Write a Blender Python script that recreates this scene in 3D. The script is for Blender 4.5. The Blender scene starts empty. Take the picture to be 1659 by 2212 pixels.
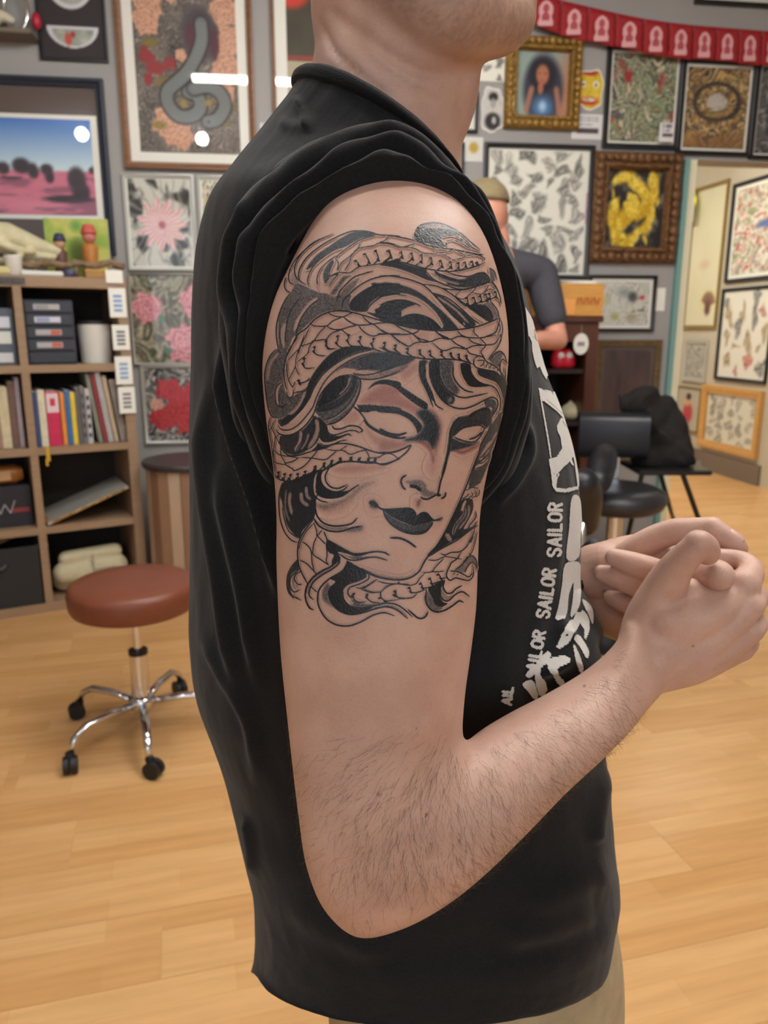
import bpy, bmesh, math, random
import numpy as np
from mathutils import Vector, Matrix

random.seed(7)
RNG = np.random.default_rng(11)
SC = bpy.context.scene
COL = SC.collection

# ---------------------------------------------------------------- camera
W, H, FPX = 1659.0, 2212.0, 1662.0
PITCH = math.radians(13.3)
CP, SP = math.cos(PITCH), math.sin(PITCH)
CAM = np.array([0.0, 0.0, 1.25])
cd = bpy.data.cameras.new('camera')
cam = bpy.data.objects.new('camera', cd)
COL.objects.link(cam)
cam.location = CAM
cam.rotation_euler = (math.pi / 2 - PITCH, 0, 0)
cd.sensor_fit = 'VERTICAL'
cd.sensor_height = 24.0
cd.lens = 24.0 * FPX / H
cd.clip_start = 0.02
cd.dof.use_dof = True
cd.dof.focus_distance = 0.42
cd.dof.aperture_fstop = 8.5
SC.camera = cam

# ---------------------------------------------------------------- view + world
SC.view_settings.view_transform = 'Standard'
SC.view_settings.look = 'None'
SC.view_settings.gamma = 1.0
SC.view_settings.exposure = 0.18
SC.view_settings.use_curve_mapping = False
world = bpy.data.worlds.new('world')
SC.world = world
world.use_nodes = True
world.node_tree.nodes['Background'].inputs[0].default_value = (0.95, 0.975, 1.0, 1)
world.node_tree.nodes['Background'].inputs[1].default_value = 0.48


def area_light(name, loc, size, sizey, power, rot=(0, 0, 0), col=(1, 1, 1)):
    ld = bpy.data.lights.new(name, 'AREA')
    ld.shape = 'RECTANGLE'
    ld.size = size
    ld.size_y = sizey
    ld.energy = power
    ld.color = col
    o = bpy.data.objects.new(name, ld)
    o.location = loc
    o.rotation_euler = rot
    COL.objects.link(o)
    return o


SC.cycles.max_bounces = 7
SC.cycles.diffuse_bounces = 4
SC.cycles.glossy_bounces = 3
SC.cycles.transmission_bounces = 4
SC.cycles.transparent_max_bounces = 8
SC.cycles.caustics_reflective = False
SC.cycles.caustics_refractive = False
SC.cycles.use_adaptive_sampling = True
SC.cycles.adaptive_threshold = 0.03
CEIL = 2.95
# daylight from the shop window behind the photographer
area_light('shop_window_daylight', (0.5, -2.9, 1.85), 3.4, 1.7, 30, (math.radians(86), 0, math.radians(4)), (0.84, 0.92, 1.0))

# ---------------------------------------------------------------- helpers
def ray(px, py):
    u = (px - W / 2) / FPX
    v = -(py - H / 2) / FPX
    return np.array([u, CP + v * SP, -SP + v * CP])


def at(px, py, Y):
    d = ray(px, py)
    return CAM + d * (Y / d[1])


def floor_at(px, py, z=0.0):
    d = ray(px, py)
    return CAM + d * ((z - CAM[2]) / d[2])


def proj(P):
    P = np.asarray(P, float) - CAM
    dep = P[..., 1] * CP - P[..., 2] * SP
    u = P[..., 0] / dep
    v = (P[..., 1] * SP + P[..., 2] * CP) / dep
    return np.stack([u * FPX + W / 2, H / 2 - v * FPX], -1)


def lin(c):
    c = np.asarray(c, float)
    return np.where(c <= 0.04045, c / 12.92, ((c + 0.055) / 1.055) ** 2.4)


def rgb(*a):
    return tuple(float(x) for x in lin(np.array(a, float) / 255.0))


MATS = {}


def mat(name, col, rough=0.5, metal=0.0, spec=0.5, var=0.0, scale=30.0, bump=0.0, bscale=None, emit=0.0, coat=0.0,
        stretch=None, sheen=0.0, sss=0.0):
    if name in MATS:
        return MATS[name]
    m = bpy.data.materials.new(name)
    m.use_nodes = True
    nt = m.node_tree
    b = nt.nodes['Principled BSDF']
    b.inputs['Base Color'].default_value = (*col, 1)
    b.inputs['Roughness'].default_value = rough
    b.inputs['Metallic'].default_value = metal
    b.inputs['Specular IOR Level'].default_value = spec
    b.inputs['Coat Weight'].default_value = coat
    if sheen:
        b.inputs['Sheen Weight'].default_value = sheen
        b.inputs['Sheen Roughness'].default_value = 0.5
    if sss:
        b.inputs['Subsurface Weight'].default_value = sss
        b.inputs['Subsurface Radius'].default_value = (0.012, 0.004, 0.002)
        b.inputs['Subsurface Scale'].default_value = 1.0
    if emit:
        b.inputs['Emission Color'].default_value = (*col, 1)
        b.inputs['Emission Strength'].default_value = emit
    if var or bump:
        tc = nt.nodes.new('ShaderNodeTexCoord')
        mp = nt.nodes.new('ShaderNodeMapping')
        nt.links.new(tc.outputs['Object'], mp.inputs['Vector'])
        if stretch:
            mp.inputs['Scale'].default_value = stretch
        if var:
            n = nt.nodes.new('ShaderNodeTexNoise')
            n.inputs['Scale'].default_value = scale
            n.inputs['Detail'].default_value = 5
            nt.links.new(mp.outputs['Vector'], n.inputs['Vector'])
            r = nt.nodes.new('ShaderNodeValToRGB')
            r.color_ramp.elements[0].position = 0.3
            r.color_ramp.elements[1].position = 0.7
            r.color_ramp.elements[0].color = (*[c * (1 - var) for c in col], 1)
            r.color_ramp.elements[1].color = (*[min(1, c * (1 + var)) for c in col], 1)
            nt.links.new(n.outputs['Fac'], r.inputs['Fac'])
            nt.links.new(r.outputs['Color'], b.inputs['Base Color'])
        if bump:
            n2 = nt.nodes.new('ShaderNodeTexNoise')
            n2.inputs['Scale'].default_value = bscale or scale
            n2.inputs['Detail'].default_value = 4
            nt.links.new(mp.outputs['Vector'], n2.inputs['Vector'])
            bp = nt.nodes.new('ShaderNodeBump')
            bp.inputs['Strength'].default_value = bump
            bp.inputs['Distance'].default_value = 0.002
            nt.links.new(n2.outputs['Fac'], bp.inputs['Height'])
            nt.links.new(bp.outputs['Normal'], b.inputs['Normal'])
    MATS[name] = m
    return m


def attr_mat(name, rough=0.6, attr='Col', spec=0.4):
    if name in MATS:
        return MATS[name]
    m = bpy.data.materials.new(name)
    m.use_nodes = True
    nt = m.node_tree
    b = nt.nodes['Principled BSDF']
    b.inputs['Roughness'].default_value = rough
    b.inputs['Specular IOR Level'].default_value = spec
    a = nt.nodes.new('ShaderNodeAttribute')
    a.attribute_name = attr
    nt.links.new(a.outputs['Color'], b.inputs['Base Color'])
    MATS[name] = m
    return m


def glass_mat():
    if 'glass' in MATS:
        return MATS['glass']
    m = bpy.data.materials.new('picture glass')
    m.use_nodes = True
    nt = m.node_tree
    nt.nodes.clear()
    out = nt.nodes.new('ShaderNodeOutputMaterial')
    mix = nt.nodes.new('ShaderNodeMixShader')
    tr = nt.nodes.new('ShaderNodeBsdfTransparent')
    gl = nt.nodes.new('ShaderNodeBsdfGlossy')
    gl.inputs['Roughness'].default_value = 0.02
    lw = nt.nodes.new('ShaderNodeLayerWeight')
    lw.inputs['Blend'].default_value = .5
    pw = nt.nodes.new('ShaderNodeMath')
    pw.operation = 'POWER'
    pw.inputs[1].default_value = 5.0
    ml = nt.nodes.new('ShaderNodeMath')
    ml.operation = 'MULTIPLY_ADD'
    ml.inputs[1].default_value = .955
    ml.inputs[2].default_value = .045
    nt.links.new(lw.outputs['Facing'], pw.inputs[0])
    nt.links.new(pw.outputs[0], ml.inputs[0])
    nt.links.new(ml.outputs[0], mix.inputs[0])
    nt.links.new(tr.outputs[0], mix.inputs[1])
    nt.links.new(gl.outputs[0], mix.inputs[2])
    nt.links.new(mix.outputs[0], out.inputs['Surface'])
    MATS['glass'] = m
    return m


def link(o, parent=None):
    COL.objects.link(o)
    if parent is not None:
        o.parent = parent
    return o


def tag(o, label=None, cat=None, group=None, kind=None):
    if label:
        o['label'] = label
    if cat:
        o['category'] = cat
    if group:
        o['group'] = group
    if kind:
        o['kind'] = kind
    return o


def thing(name, label, cat, loc=(0, 0, 0), rz=0.0, group=None):
    o = bpy.data.objects.new(name, None)
    o.empty_display_size = 0.05
    link(o)
    o.location = [float(v) for v in loc]
    o.rotation_euler = (0, 0, rz)
    return tag(o, label, cat, group)


def pydata(name, verts, faces, m=None, parent=None, smooth=True):
    me = bpy.data.meshes.new(name)
    me.from_pydata([tuple(map(float, v)) for v in verts], [], faces)
    me.update()
    if smooth:
        me.polygons.foreach_set('use_smooth', [True] * len(me.polygons))
    if m:
        me.materials.append(m)
    o = bpy.data.objects.new(name, me)
    return link(o, parent)


def np_grid_mesh(name, P, closed_u=False, closed_v=False):
    """P: (nu, nv, 3) grid -> mesh datablock (fast)"""
    nu, nv = P.shape[:2]
    iu = np.arange(nu if closed_u else nu - 1)
    iv = np.arange(nv if closed_v else nv - 1)
    A, B = np.meshgrid(iu, iv, indexing='ij')
    A2, B2 = (A + 1) % nu, (B + 1) % nv
    F = np.stack([A * nv + B, A2 * nv + B, A2 * nv + B2, A * nv + B2], -1).reshape(-1, 4)
    return np_mesh(name, P.reshape(-1, 3), F)


def np_mesh(name, V, F):
    F = np.asarray(F)
    k = F.shape[1]
    me = bpy.data.meshes.new(name)
    me.vertices.add(len(V))
    me.vertices.foreach_set('co', np.asarray(V, np.float32).ravel())
    me.loops.add(F.size)
    me.loops.foreach_set('vertex_index', F.ravel().astype(np.int32))
    me.polygons.add(len(F))
    me.polygons.foreach_set('loop_start', np.arange(0, F.size, k, dtype=np.int32))
    me.polygons.foreach_set('loop_total', np.full(len(F), k, np.int32))
    me.polygons.foreach_set('use_smooth', np.ones(len(F), bool))
    me.update(calc_edges=True)
    me.validate()
    return me


def set_col(me, colors, attr='Col'):
    a = me.color_attributes.new(attr, 'FLOAT_COLOR', 'POINT')
    c = np.ones((len(me.vertices), 4), np.float32)
    c[:, :3] = colors
    a.data.foreach_set('color', c.ravel())


class MB:
    """collects simple shapes and builds them as one mesh object"""
    def __init__(s):
        s.v, s.f = [], []

    def add(s, vs, fs):
        n = len(s.v)
        s.v += [tuple(map(float, v)) for v in vs]
        s.f += [[i + n for i in f] for f in fs]
        return s

    def box(s, x0, x1, y0, y1, z0, z1, bev=0.0):
        if bev > 0:
            bm = bmesh.new()
            bmesh.ops.create_cube(bm, size=1)
            for v in bm.verts:
                v.co = ((x0 + x1) / 2 + v.co.x * (x1 - x0), (y0 + y1) / 2 + v.co.y * (y1 - y0), (z0 + z1) / 2 + v.co.z * (z1 - z0))
            bmesh.ops.bevel(bm, geom=bm.edges[:], offset=bev, segments=2, affect='EDGES')
            bm.verts.index_update()
            s.add([v.co[:] for v in bm.verts], [[v.index for v in f.verts] for f in bm.faces])
            bm.free()
            return s
        v = [(x, y, z) for z in (z0, z1) for y in (y0, y1) for x in (x0, x1)]
        return s.add(v, [(0, 2, 3, 1), (4, 5, 7, 6), (0, 1, 5, 4), (2, 6, 7, 3), (0, 4, 6, 2), (1, 3, 7, 5)])

    def tube(s, pts, r, n=10, cap=True, flat=1.0):
        pts = [np.array(p, float) for p in pts]
        rs = r if hasattr(r, '__len__') else [r] * len(pts)
        rings = []
        prevN = None
        for i, p in enumerate(pts):
            t = pts[min(i + 1, len(pts) - 1)] - pts[max(i - 1, 0)]
            t = t / (np.linalg.norm(t) + 1e-12)
            if prevN is None:
                a = np.array([0, 0, 1.0]) if abs(t[2]) < 0.9 else np.array([1.0, 0, 0])
                N = np.cross(t, a)
            else:
                N = prevN - t * np.dot(prevN, t)
            N /= np.linalg.norm(N) + 1e-12
            prevN = N
            B = np.cross(t, N)
            rings.append([p + rs[i] * (math.cos(2 * math.pi * k / n) * N + flat * math.sin(2 * math.pi * k / n) * B) for k in range(n)])
        vs = [v for rg in rings for v in rg]
        fs = []
        for i in range(len(pts) - 1):
            for k in range(n):
                fs.append((i * n + k, i * n + (k + 1) % n, (i + 1) * n + (k + 1) % n, (i + 1) * n + k))
        if cap:
            fs.append(tuple(range(n - 1, -1, -1)))
            fs.append(tuple((len(pts) - 1) * n + k for k in range(n)))
        return s.add(vs, fs)

    def lathe(s, prof, n=24, c=(0, 0, 0)):
        """profile of (r, z)"""
        vs, fs = [], []
        for r, z in prof:
            for k in range(n):
                a = 2 * math.pi * k / n
                vs.append((c[0] + r * math.cos(a), c[1] + r * math.sin(a), c[2] + z))
        for i in range(len(prof) - 1):
            for k in range(n):
                fs.append((i * n + k, i * n + (k + 1) % n, (i + 1) * n + (k + 1) % n, (i + 1) * n + k))
        fs.append(tuple(range(n - 1, -1, -1)))
        fs.append(tuple((len(prof) - 1) * n + k for k in range(n)))
        return s.add(vs, fs)

    def sphere(s, c, r, nu=16, nv=10, sc=(1, 1, 1)):
        vs, fs = [], []
        for i in range(nv + 1):
            th = math.pi * i / nv
            for k in range(nu):
                a = 2 * math.pi * k / nu
                vs.append((c[0] + r * sc[0] * math.sin(th) * math.cos(a), c[1] + r * sc[1] * math.sin(th) * math.sin(a), c[2] + r * sc[2] * math.cos(th)))
        for i in range(nv):
            for k in range(nu):
                fs.append((i * nu + k, (i + 1) * nu + k, (i + 1) * nu + (k + 1) % nu, i * nu + (k + 1) % nu))
        return s.add(vs, fs)

    def prism(s, poly, y0, y1):
        """poly of (x,z) extruded along y"""
        n = len(poly)
        vs = [(x, y0, z) for x, z in poly] + [(x, y1, z) for x, z in poly]
        fs = [tuple(range(n)), tuple(range(2 * n - 1, n - 1, -1))]
        for i in range(n):
            fs.append((i, n + i, n + (i + 1) % n, (i + 1) % n))
        return s.add(vs, fs)

    def build(s, name, m, parent=None, smooth=False, loc=None, rz=None, autosmooth=None):
        o = pydata(name, s.v, s.f, m, parent, smooth)
        if autosmooth:
            o.data.polygons.foreach_set('use_smooth', [True] * len(o.data.polygons))
            bm = bmesh.new()
            bm.from_mesh(o.data)
            bmesh.ops.recalc_face_normals(bm, faces=bm.faces[:])
            for e in bm.edges:
                if len(e.link_faces) == 2 and e.calc_face_angle(0) > math.radians(autosmooth):
                    e.smooth = False
            bm.to_mesh(o.data)
            bm.free()
        if loc is not None:
            o.location = [float(v) for v in loc]
        if rz is not None:
            o.rotation_euler = (0, 0, rz)
        return o


def catmull(pts, n=8, closed=False):
    pts = np.asarray(pts, float)
    if len(pts) < 3 and not closed:
        t = np.linspace(0, 1, n + 1)[:, None]
        return pts[0] * (1 - t) + pts[-1] * t
    if closed:
        P = np.vstack([pts[-1], pts, pts[0], pts[1]])
    else:
        P = np.vstack([2 * pts[0] - pts[1], pts, 2 * pts[-1] - pts[-2]])
    out = []
    t = np.linspace(0, 1, n, endpoint=False)[:, None]
    for i in range(1, len(P) - 2):
        p0, p1, p2, p3 = P[i - 1], P[i], P[i + 1], P[i + 2]
        out.append(0.5 * ((2 * p1) + (-p0 + p2) * t + (2 * p0 - 5 * p1 + 4 * p2 - p3) * t ** 2 + (-p0 + 3 * p1 - 3 * p2 + p3) * t ** 3))
    out = np.vstack(out)
    if not closed:
        out = np.vstack([out, pts[-1]])
    return out


def spl(xs, ys, x):
    """smooth interpolation through (xs, ys) rows (Catmull-Rom on uneven keys, monotone param)"""
    xs = np.asarray(xs, float)
    ys = np.asarray(ys, float)
    if ys.ndim == 1:
        ys = ys[:, None]
    m = np.zeros_like(ys)
    m[1:-1] = (ys[2:] - ys[:-2]) / (xs[2:] - xs[:-2])[:, None]
    m[0] = (ys[1] - ys[0]) / (xs[1] - xs[0])
    m[-1] = (ys[-1] - ys[-2]) / (xs[-1] - xs[-2])
    x = np.atleast_1d(x)
    i = np.clip(np.searchsorted(xs, x) - 1, 0, len(xs) - 2)
    h = (xs[i + 1] - xs[i])[:, None]
    t = ((x - xs[i])[:, None]) / h
    return (2 * t ** 3 - 3 * t ** 2 + 1) * ys[i] + (t ** 3 - 2 * t ** 2 + t) * h * m[i] + (-2 * t ** 3 + 3 * t ** 2) * ys[i + 1] + (t ** 3 - t ** 2) * h * m[i + 1]


def vnoise(x, y, scale, seed=0):
    """smooth value noise in 0..1"""
    r = np.random.default_rng(seed)
    N = 64
    g = r.random((N, N))
    X, Y = np.asarray(x) * scale, np.asarray(y) * scale
    xi, yi = np.floor(X).astype(int), np.floor(Y).astype(int)
    fx, fy = X - xi, Y - yi
    fx, fy = fx * fx * (3 - 2 * fx), fy * fy * (3 - 2 * fy)
    a, b = g[xi % N, yi % N], g[(xi + 1) % N, yi % N]
    c, d = g[xi % N, (yi + 1) % N], g[(xi + 1) % N, (yi + 1) % N]
    return (a * (1 - fx) + b * fx) * (1 - fy) + (c * (1 - fx) + d * fx) * fy


def fbm(x, y, scale, seed=0, o=3):
    s, a, t = 0, 1.0, 0
    for k in range(o):
        s = s + a * vnoise(x, y, scale * 2 ** k, seed + k)
        t += a
        a *= 0.5
    return s / t


def remesh(meshes, voxel, smooth=4, factor=0.5):
    """union of (verts, faces) lists by voxel remesh; returns (V, F) arrays"""
    mb = MB()
    for v, f in meshes:
        mb.add(v, f)
    o = pydata('tmp_remesh', mb.v, mb.f)
    md = o.modifiers.new('r', 'REMESH')
    md.mode = 'VOXEL'
    md.voxel_size = voxel
    md.use_smooth_shade = True
    if smooth:
        ms = o.modifiers.new('s', 'SMOOTH')
        ms.iterations = smooth
        ms.factor = factor
    dg = bpy.context.evaluated_depsgraph_get()
    dg.update()
    ev = o.evaluated_get(dg)
    me = ev.to_mesh()
    V = np.zeros(len(me.vertices) * 3, np.float32)
    me.vertices.foreach_get('co', V)
    V = V.reshape(-1, 3).copy()
    F = np.zeros(len(me.loops), np.int32)
    me.loops.foreach_get('vertex_index', F)
    lt = np.zeros(len(me.polygons), np.int32)
    me.polygons.foreach_get('loop_total', lt)
    ls = np.zeros(len(me.polygons), np.int32)
    me.polygons.foreach_get('loop_start', ls)
    q = ls[lt == 4]
    Q = np.stack([F[q], F[q + 1], F[q + 2], F[q + 3]], -1)
    tr = ls[lt == 3]
    if len(tr):
        Q = np.vstack([Q, np.stack([F[tr], F[tr + 1], F[tr + 2], F[tr + 2]], -1)]) if False else Q
    ev.to_mesh_clear()
    me0 = o.data
    bpy.data.objects.remove(o)
    bpy.data.meshes.remove(me0)
    return V, Q


def blob(pts, n=20):
    """rounded tapered chain: pts rows (x, y, z, r) -> (verts, faces) closed mesh"""
    P = np.asarray(pts, float)
    C = catmull(P, 6) if len(P) > 2 else catmull(P, 6)
    rings, rr = [], []
    t0 = C[1, :3] - C[0, :3]
    t0 = t0 / np.linalg.norm(t0)
    t1 = C[-1, :3] - C[-2, :3]
    t1 = t1 / np.linalg.norm(t1)
    cen, rad = [], []
    for a in (80, 60, 40, 20):
        a = math.radians(a)
        cen.append(C[0, :3] - t0 * C[0, 3] * math.sin(a))
        rad.append(C[0, 3] * math.cos(a))
    for c in C:
        cen.append(c[:3])
        rad.append(c[3])
    for a in (20, 40, 60, 80):
        a = math.radians(a)
        cen.append(C[-1, :3] + t1 * C[-1, 3] * math.sin(a))
        rad.append(C[-1, 3] * math.cos(a))
    mb = MB()
    mb.tube(cen, rad, n)
    return mb.v, mb.f


def ellipsoid(c, r, rot=None, nu=28, nv=18):
    mb = MB()
    mb.sphere((0, 0, 0), 1, nu, nv)
    V = np.array(mb.v) * np.array(r)
    if rot is not None:
        V = V @ np.array(Matrix.Rotation(rot[0], 3, rot[1])).T
    return [tuple(v) for v in V + np.array(c)], mb.f
# ---------------------------------------------------------------- the room
ANG = math.radians(8)


class Plane:
    """a vertical surface: x runs along it, y goes into it"""
    def __init__(s, p, ang):
        s.p, s.ang = np.array(p, float), ang
        s.ex = np.array([math.cos(ang), math.sin(ang), 0])
        s.ey = np.array([-math.sin(ang), math.cos(ang), 0])

    def uv(s, px, py, y=0.0):
        d = ray(px, py)
        t = ((s.p + s.ey * y - CAM) @ s.ey) / (d @ s.ey)
        q = CAM + d * t - s.p
        return q @ s.ex, q[2]

    def pos(s, u, z, y=0.0):
        return s.p + s.ex * u + s.ey * y + np.array([0, 0, z])


WB = Plane((-1.36, 3.88, 0), ANG)                       # back wall of the shop
WR = Plane((2.95, 7.03, 0), math.atan2(-.987, .16))     # side wall of the room beyond
SHELF_R = floor_at(322, 1288)
SH = Plane((SHELF_R[0], SHELF_R[1], 0), math.radians(29))  # front of the cube shelf


def struct(o):
    o['kind'] = 'structure'
    return o


WALLC = mat('grey wall paint', rgb(160, 158, 156), .75, var=.03, scale=3)
struct(MB().box(-9, 11, -6, 13, -.05, -.0015).build('floor', None, rz=math.radians(15)))
u_end = WB.uv(1452, 700)[0]
zt = WB.uv(1560, 348)[1]
wl = MB()
wl.box(-3.2, u_end, 0, .14, 0, CEIL).box(u_end, 4.6, 0, .14, zt, CEIL)
struct(wl.build('wall_back', WALLC, loc=WB.p, rz=ANG))
struct(MB().box(-5.5, .14, 0, .12, 0, CEIL).build('wall_left', WALLC, loc=WB.pos(-2.6, 0), rz=ANG + math.pi / 2))
struct(MB().box(-6, 7, -4, 12, CEIL, CEIL + .06).build('ceiling', mat('ceiling white', rgb(225, 224, 220), .8)))
struct(MB().box(-7.5, .14, 0, .12, 0, CEIL).build('wall_side', WALLC, loc=WB.pos(4.6, 0), rz=ANG + math.pi / 2))
WALLF = mat('beige wall paint', rgb(186, 178, 160), .75, var=.03, scale=3)
struct(MB().box(-3.0, 1.5, 0, .12, 0, CEIL).build('wall_right', WALLF, loc=WR.p, rz=WR.ang))
struct(MB().box(-1.5, 4.0, 0, .12, 0, CEIL).build('wall_far', WALLF, loc=WR.pos(-2.2, 0), rz=ANG))
# skirting of the room beyond
zb = WR.uv(1560, 985)[1]
struct(MB().box(-3.0, WR.uv(1641, 1037)[0], -.02, 0, 0, .17).build('baseboard_right', mat('taupe skirting', rgb(112, 100, 88), .6), loc=WR.p, rz=WR.ang))
# teal edge and cream casing at the end of the back wall
ua, ub = WB.uv(1446, 700)[0], WB.uv(1456, 700)[0]
uc = WB.uv(1474, 700)[0]
struct(MB().box(ua, ub, -.03, .16, 0, zt).build('trim_1', mat('teal trim', rgb(120, 165, 160), .5), loc=WB.p, rz=ANG))
struct(MB().box(ub, uc, -.012, .15, 0, zt).build('trim_2', mat('cream trim', rgb(232, 228, 200), .5), loc=WB.p, rz=ANG))
p0 = floor_at(1640, 1047)
struct(MB().box(0, .5, 0, .10, 0, CEIL).build('trim_3', mat('cream door casing', rgb(228, 222, 200), .5), loc=(p0[0], p0[1], 0), rz=math.radians(-20)))

# laminate boards
PL = math.radians(15)
exP = np.array([math.cos(PL), math.sin(PL)])
eyP = np.array([-math.sin(PL), math.cos(PL)])


def plank_mat(i):
    nm = 'laminate %d' % i
    m = bpy.data.materials.new(nm)
    m.use_nodes = True
    nt = m.node_tree
    b = nt.nodes['Principled BSDF']
    tc = nt.nodes.new('ShaderNodeTexCoord')
    mp = nt.nodes.new('ShaderNodeMapping')
    mp.inputs['Location'].default_value = (i * 3.17, i * 1.3, 0)
    nt.links.new(tc.outputs['Object'], mp.inputs['Vector'])
    br = nt.nodes.new('ShaderNodeTexBrick')
    br.offset = .37
    br.inputs['Scale'].default_value = 1.0
    br.inputs['Brick Width'].default_value = .42
    br.inputs['Row Height'].default_value = .065
    br.inputs['Mortar Size'].default_value = .0008
    br.inputs['Mortar Smooth'].default_value = .5
    br.inputs['Bias'].default_value = 0
    br.inputs['Color1'].default_value = (*rgb(206, 158, 102), 1)
    br.inputs['Color2'].default_value = (*rgb(222, 178, 124), 1)
    br.inputs['Mortar'].default_value = (*rgb(206, 160, 106), 1)
    nt.links.new(mp.outputs['Vector'], br.inputs['Vector'])
    n = nt.nodes.new('ShaderNodeTexNoise')
    mp2 = nt.nodes.new('ShaderNodeMapping')
    mp2.inputs['Scale'].default_value = (2.2, 26, 1)
    mp2.inputs['Location'].default_value = (i * 5.1, i * 2.3, 0)
    nt.links.new(tc.outputs['Object'], mp2.inputs['Vector'])
    nt.links.new(mp2.outputs['Vector'], n.inputs['Vector'])
    n.inputs['Scale'].default_value = 1.6
    n.inputs['Detail'].default_value = 6
    r = nt.nodes.new('ShaderNodeValToRGB')
    r.color_ramp.elements[0].position = .3
    r.color_ramp.elements[1].position = .72
    r.color_ramp.elements[0].color = (.88, .83, .77, 1)
    r.color_ramp.elements[1].color = (1.06, 1.05, 1.03, 1)
    nt.links.new(n.outputs['Fac'], r.inputs['Fac'])
    x = nt.nodes.new('ShaderNodeMix')
    x.data_type = 'RGBA'
    x.blend_type = 'MULTIPLY'
    x.inputs['Factor'].default_value = 1
    nt.links.new(br.outputs['Color'], [s for s in x.inputs if s.name == 'A' and s.type == 'RGBA'][0])
    nt.links.new(r.outputs['Color'], [s for s in x.inputs if s.name == 'B' and s.type == 'RGBA'][0])
    nt.links.new([o for o in x.outputs if o.type == 'RGBA'][0], b.inputs['Base Color'])
    b.inputs['Roughness'].default_value = .30
    b.inputs['Specular IOR Level'].default_value = .45
    return m


floor_o = bpy.data.objects['floor']
floor_o.data.materials.append(plank_mat(7))
PW, PLEN = .195, 1.22
pm = []
for i in range(6):
    me = bpy.data.meshes.new('plank')
    mb = MB().box(.0002, PLEN - .0002, .0002, PW - .0002, -.012, 0, .0004)
    me.from_pydata(mb.v, [], mb.f)
    me.materials.append(plank_mat(i))
    pm.append(me)
np_ = 0
for j in range(-6, 60):
    for k in range(-9, 9):
        x0 = k * PLEN + (j * .41 % 1.0) * PLEN
        y0 = j * PW - 1.0
        c = exP * (x0 + PLEN / 2) + eyP * (y0 + PW / 2)
        if c[1] < .25 or c[1] > 8.2 or abs(c[0]) > .75 * c[1] + .8 or (c[1] > 4.6 and c[0] < 1.2) or c[0] < -2.4:
            continue
        o = bpy.data.objects.new('plank', pm[(j * 7 + k * 3) % 6])
        q = exP * x0 + eyP * y0
        o.location = (x0, y0, 0)
        link(o, floor_o)
        np_ += 1
print('planks', np_)

# ---------------------------------------------------------------- ceiling lights
EMW = None


def emit_mat(name, col, s):
    if name in MATS:
        return MATS[name]
    m = bpy.data.materials.new(name)
    m.use_nodes = True
    nt = m.node_tree
    nt.nodes.clear()
    out = nt.nodes.new('ShaderNodeOutputMaterial')
    e = nt.nodes.new('ShaderNodeEmission')
    e.inputs['Color'].default_value = (*col, 1)
    e.inputs['Strength'].default_value = s
    nt.links.new(e.outputs[0], out.inputs['Surface'])
    MATS[name] = m
    return m


TUBE = emit_mat('tube light', (1.0, .98, .94), 66.0)
GLOBE = emit_mat('globe light', (.92, .97, 1.0), 110.0)


def mirror(px, py, h):
    """where a lamp at height h hangs whose image in the back-wall glass falls at this point"""
    u, z = WB.uv(px, py)
    P = WB.pos(u, z)
    d = P - CAM
    n = -WB.ey
    r_ = d - 2 * (d @ n) * n
    return P + r_ * ((h - z) / r_[2])


TUBE2 = emit_mat('warm tube light', (1.0, .95, .80), 130.0)


def strip_light(loc, label, tm):
    t = thing('ceiling_light', label, 'ceiling light', loc, ANG, 'fluorescent ceiling fittings')
    MB().box(-.62, .62, -.075, .075, 0, .05, .006).build('housing', mat('white enamel', (.8, .8, .78), .4), t)
    for y in (-.035, .035):
        MB().tube([(-.58, y, -.016), (.58, y, -.016)], .016, 12).build('tube', tm, t, True)
    return t


places = [(*mirror(606, 180, CEIL - .07)[:2], 0), (*mirror(840, 262, CEIL - .07)[:2], 0), (*mirror(820, 312, CEIL - .07)[:2], 0), (1.75, 5.4, 1), (1.2, 6.9, 1)]
names = ['fluorescent ceiling fitting mirrored in the large snake picture glass', 'fluorescent ceiling fitting above the tattooed person', 'fluorescent ceiling fitting behind the photographer',
         'fluorescent ceiling fitting in the room beyond, nearer one', 'fluorescent ceiling fitting in the room beyond, farther one']
for (x, y, far), nm in zip(places, names):
    strip_light((x, y, CEIL - .05), nm, TUBE2 if far else TUBE)
for (px, py), nm in (((178, 291), 'round globe ceiling lamp mirrored in the desert painting'), ((437, 301), 'round globe ceiling lamp mirrored in the snake picture')):
    g = mirror(px, py, CEIL - .12)
    t = thing('globe_lamp', nm, 'ceiling lamp', (g[0], g[1], CEIL), 0, 'globe ceiling lamps')
    MB().lathe([(.05, 0), (.05, -.02), (.02, -.03), (.02, -.05)], 16).build('mount', mat('white enamel', (.8, .8, .78), .4), t, True)
    MB().sphere((0, 0, -.12), .052, 20, 14).build('globe', GLOBE, t, True)
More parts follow.
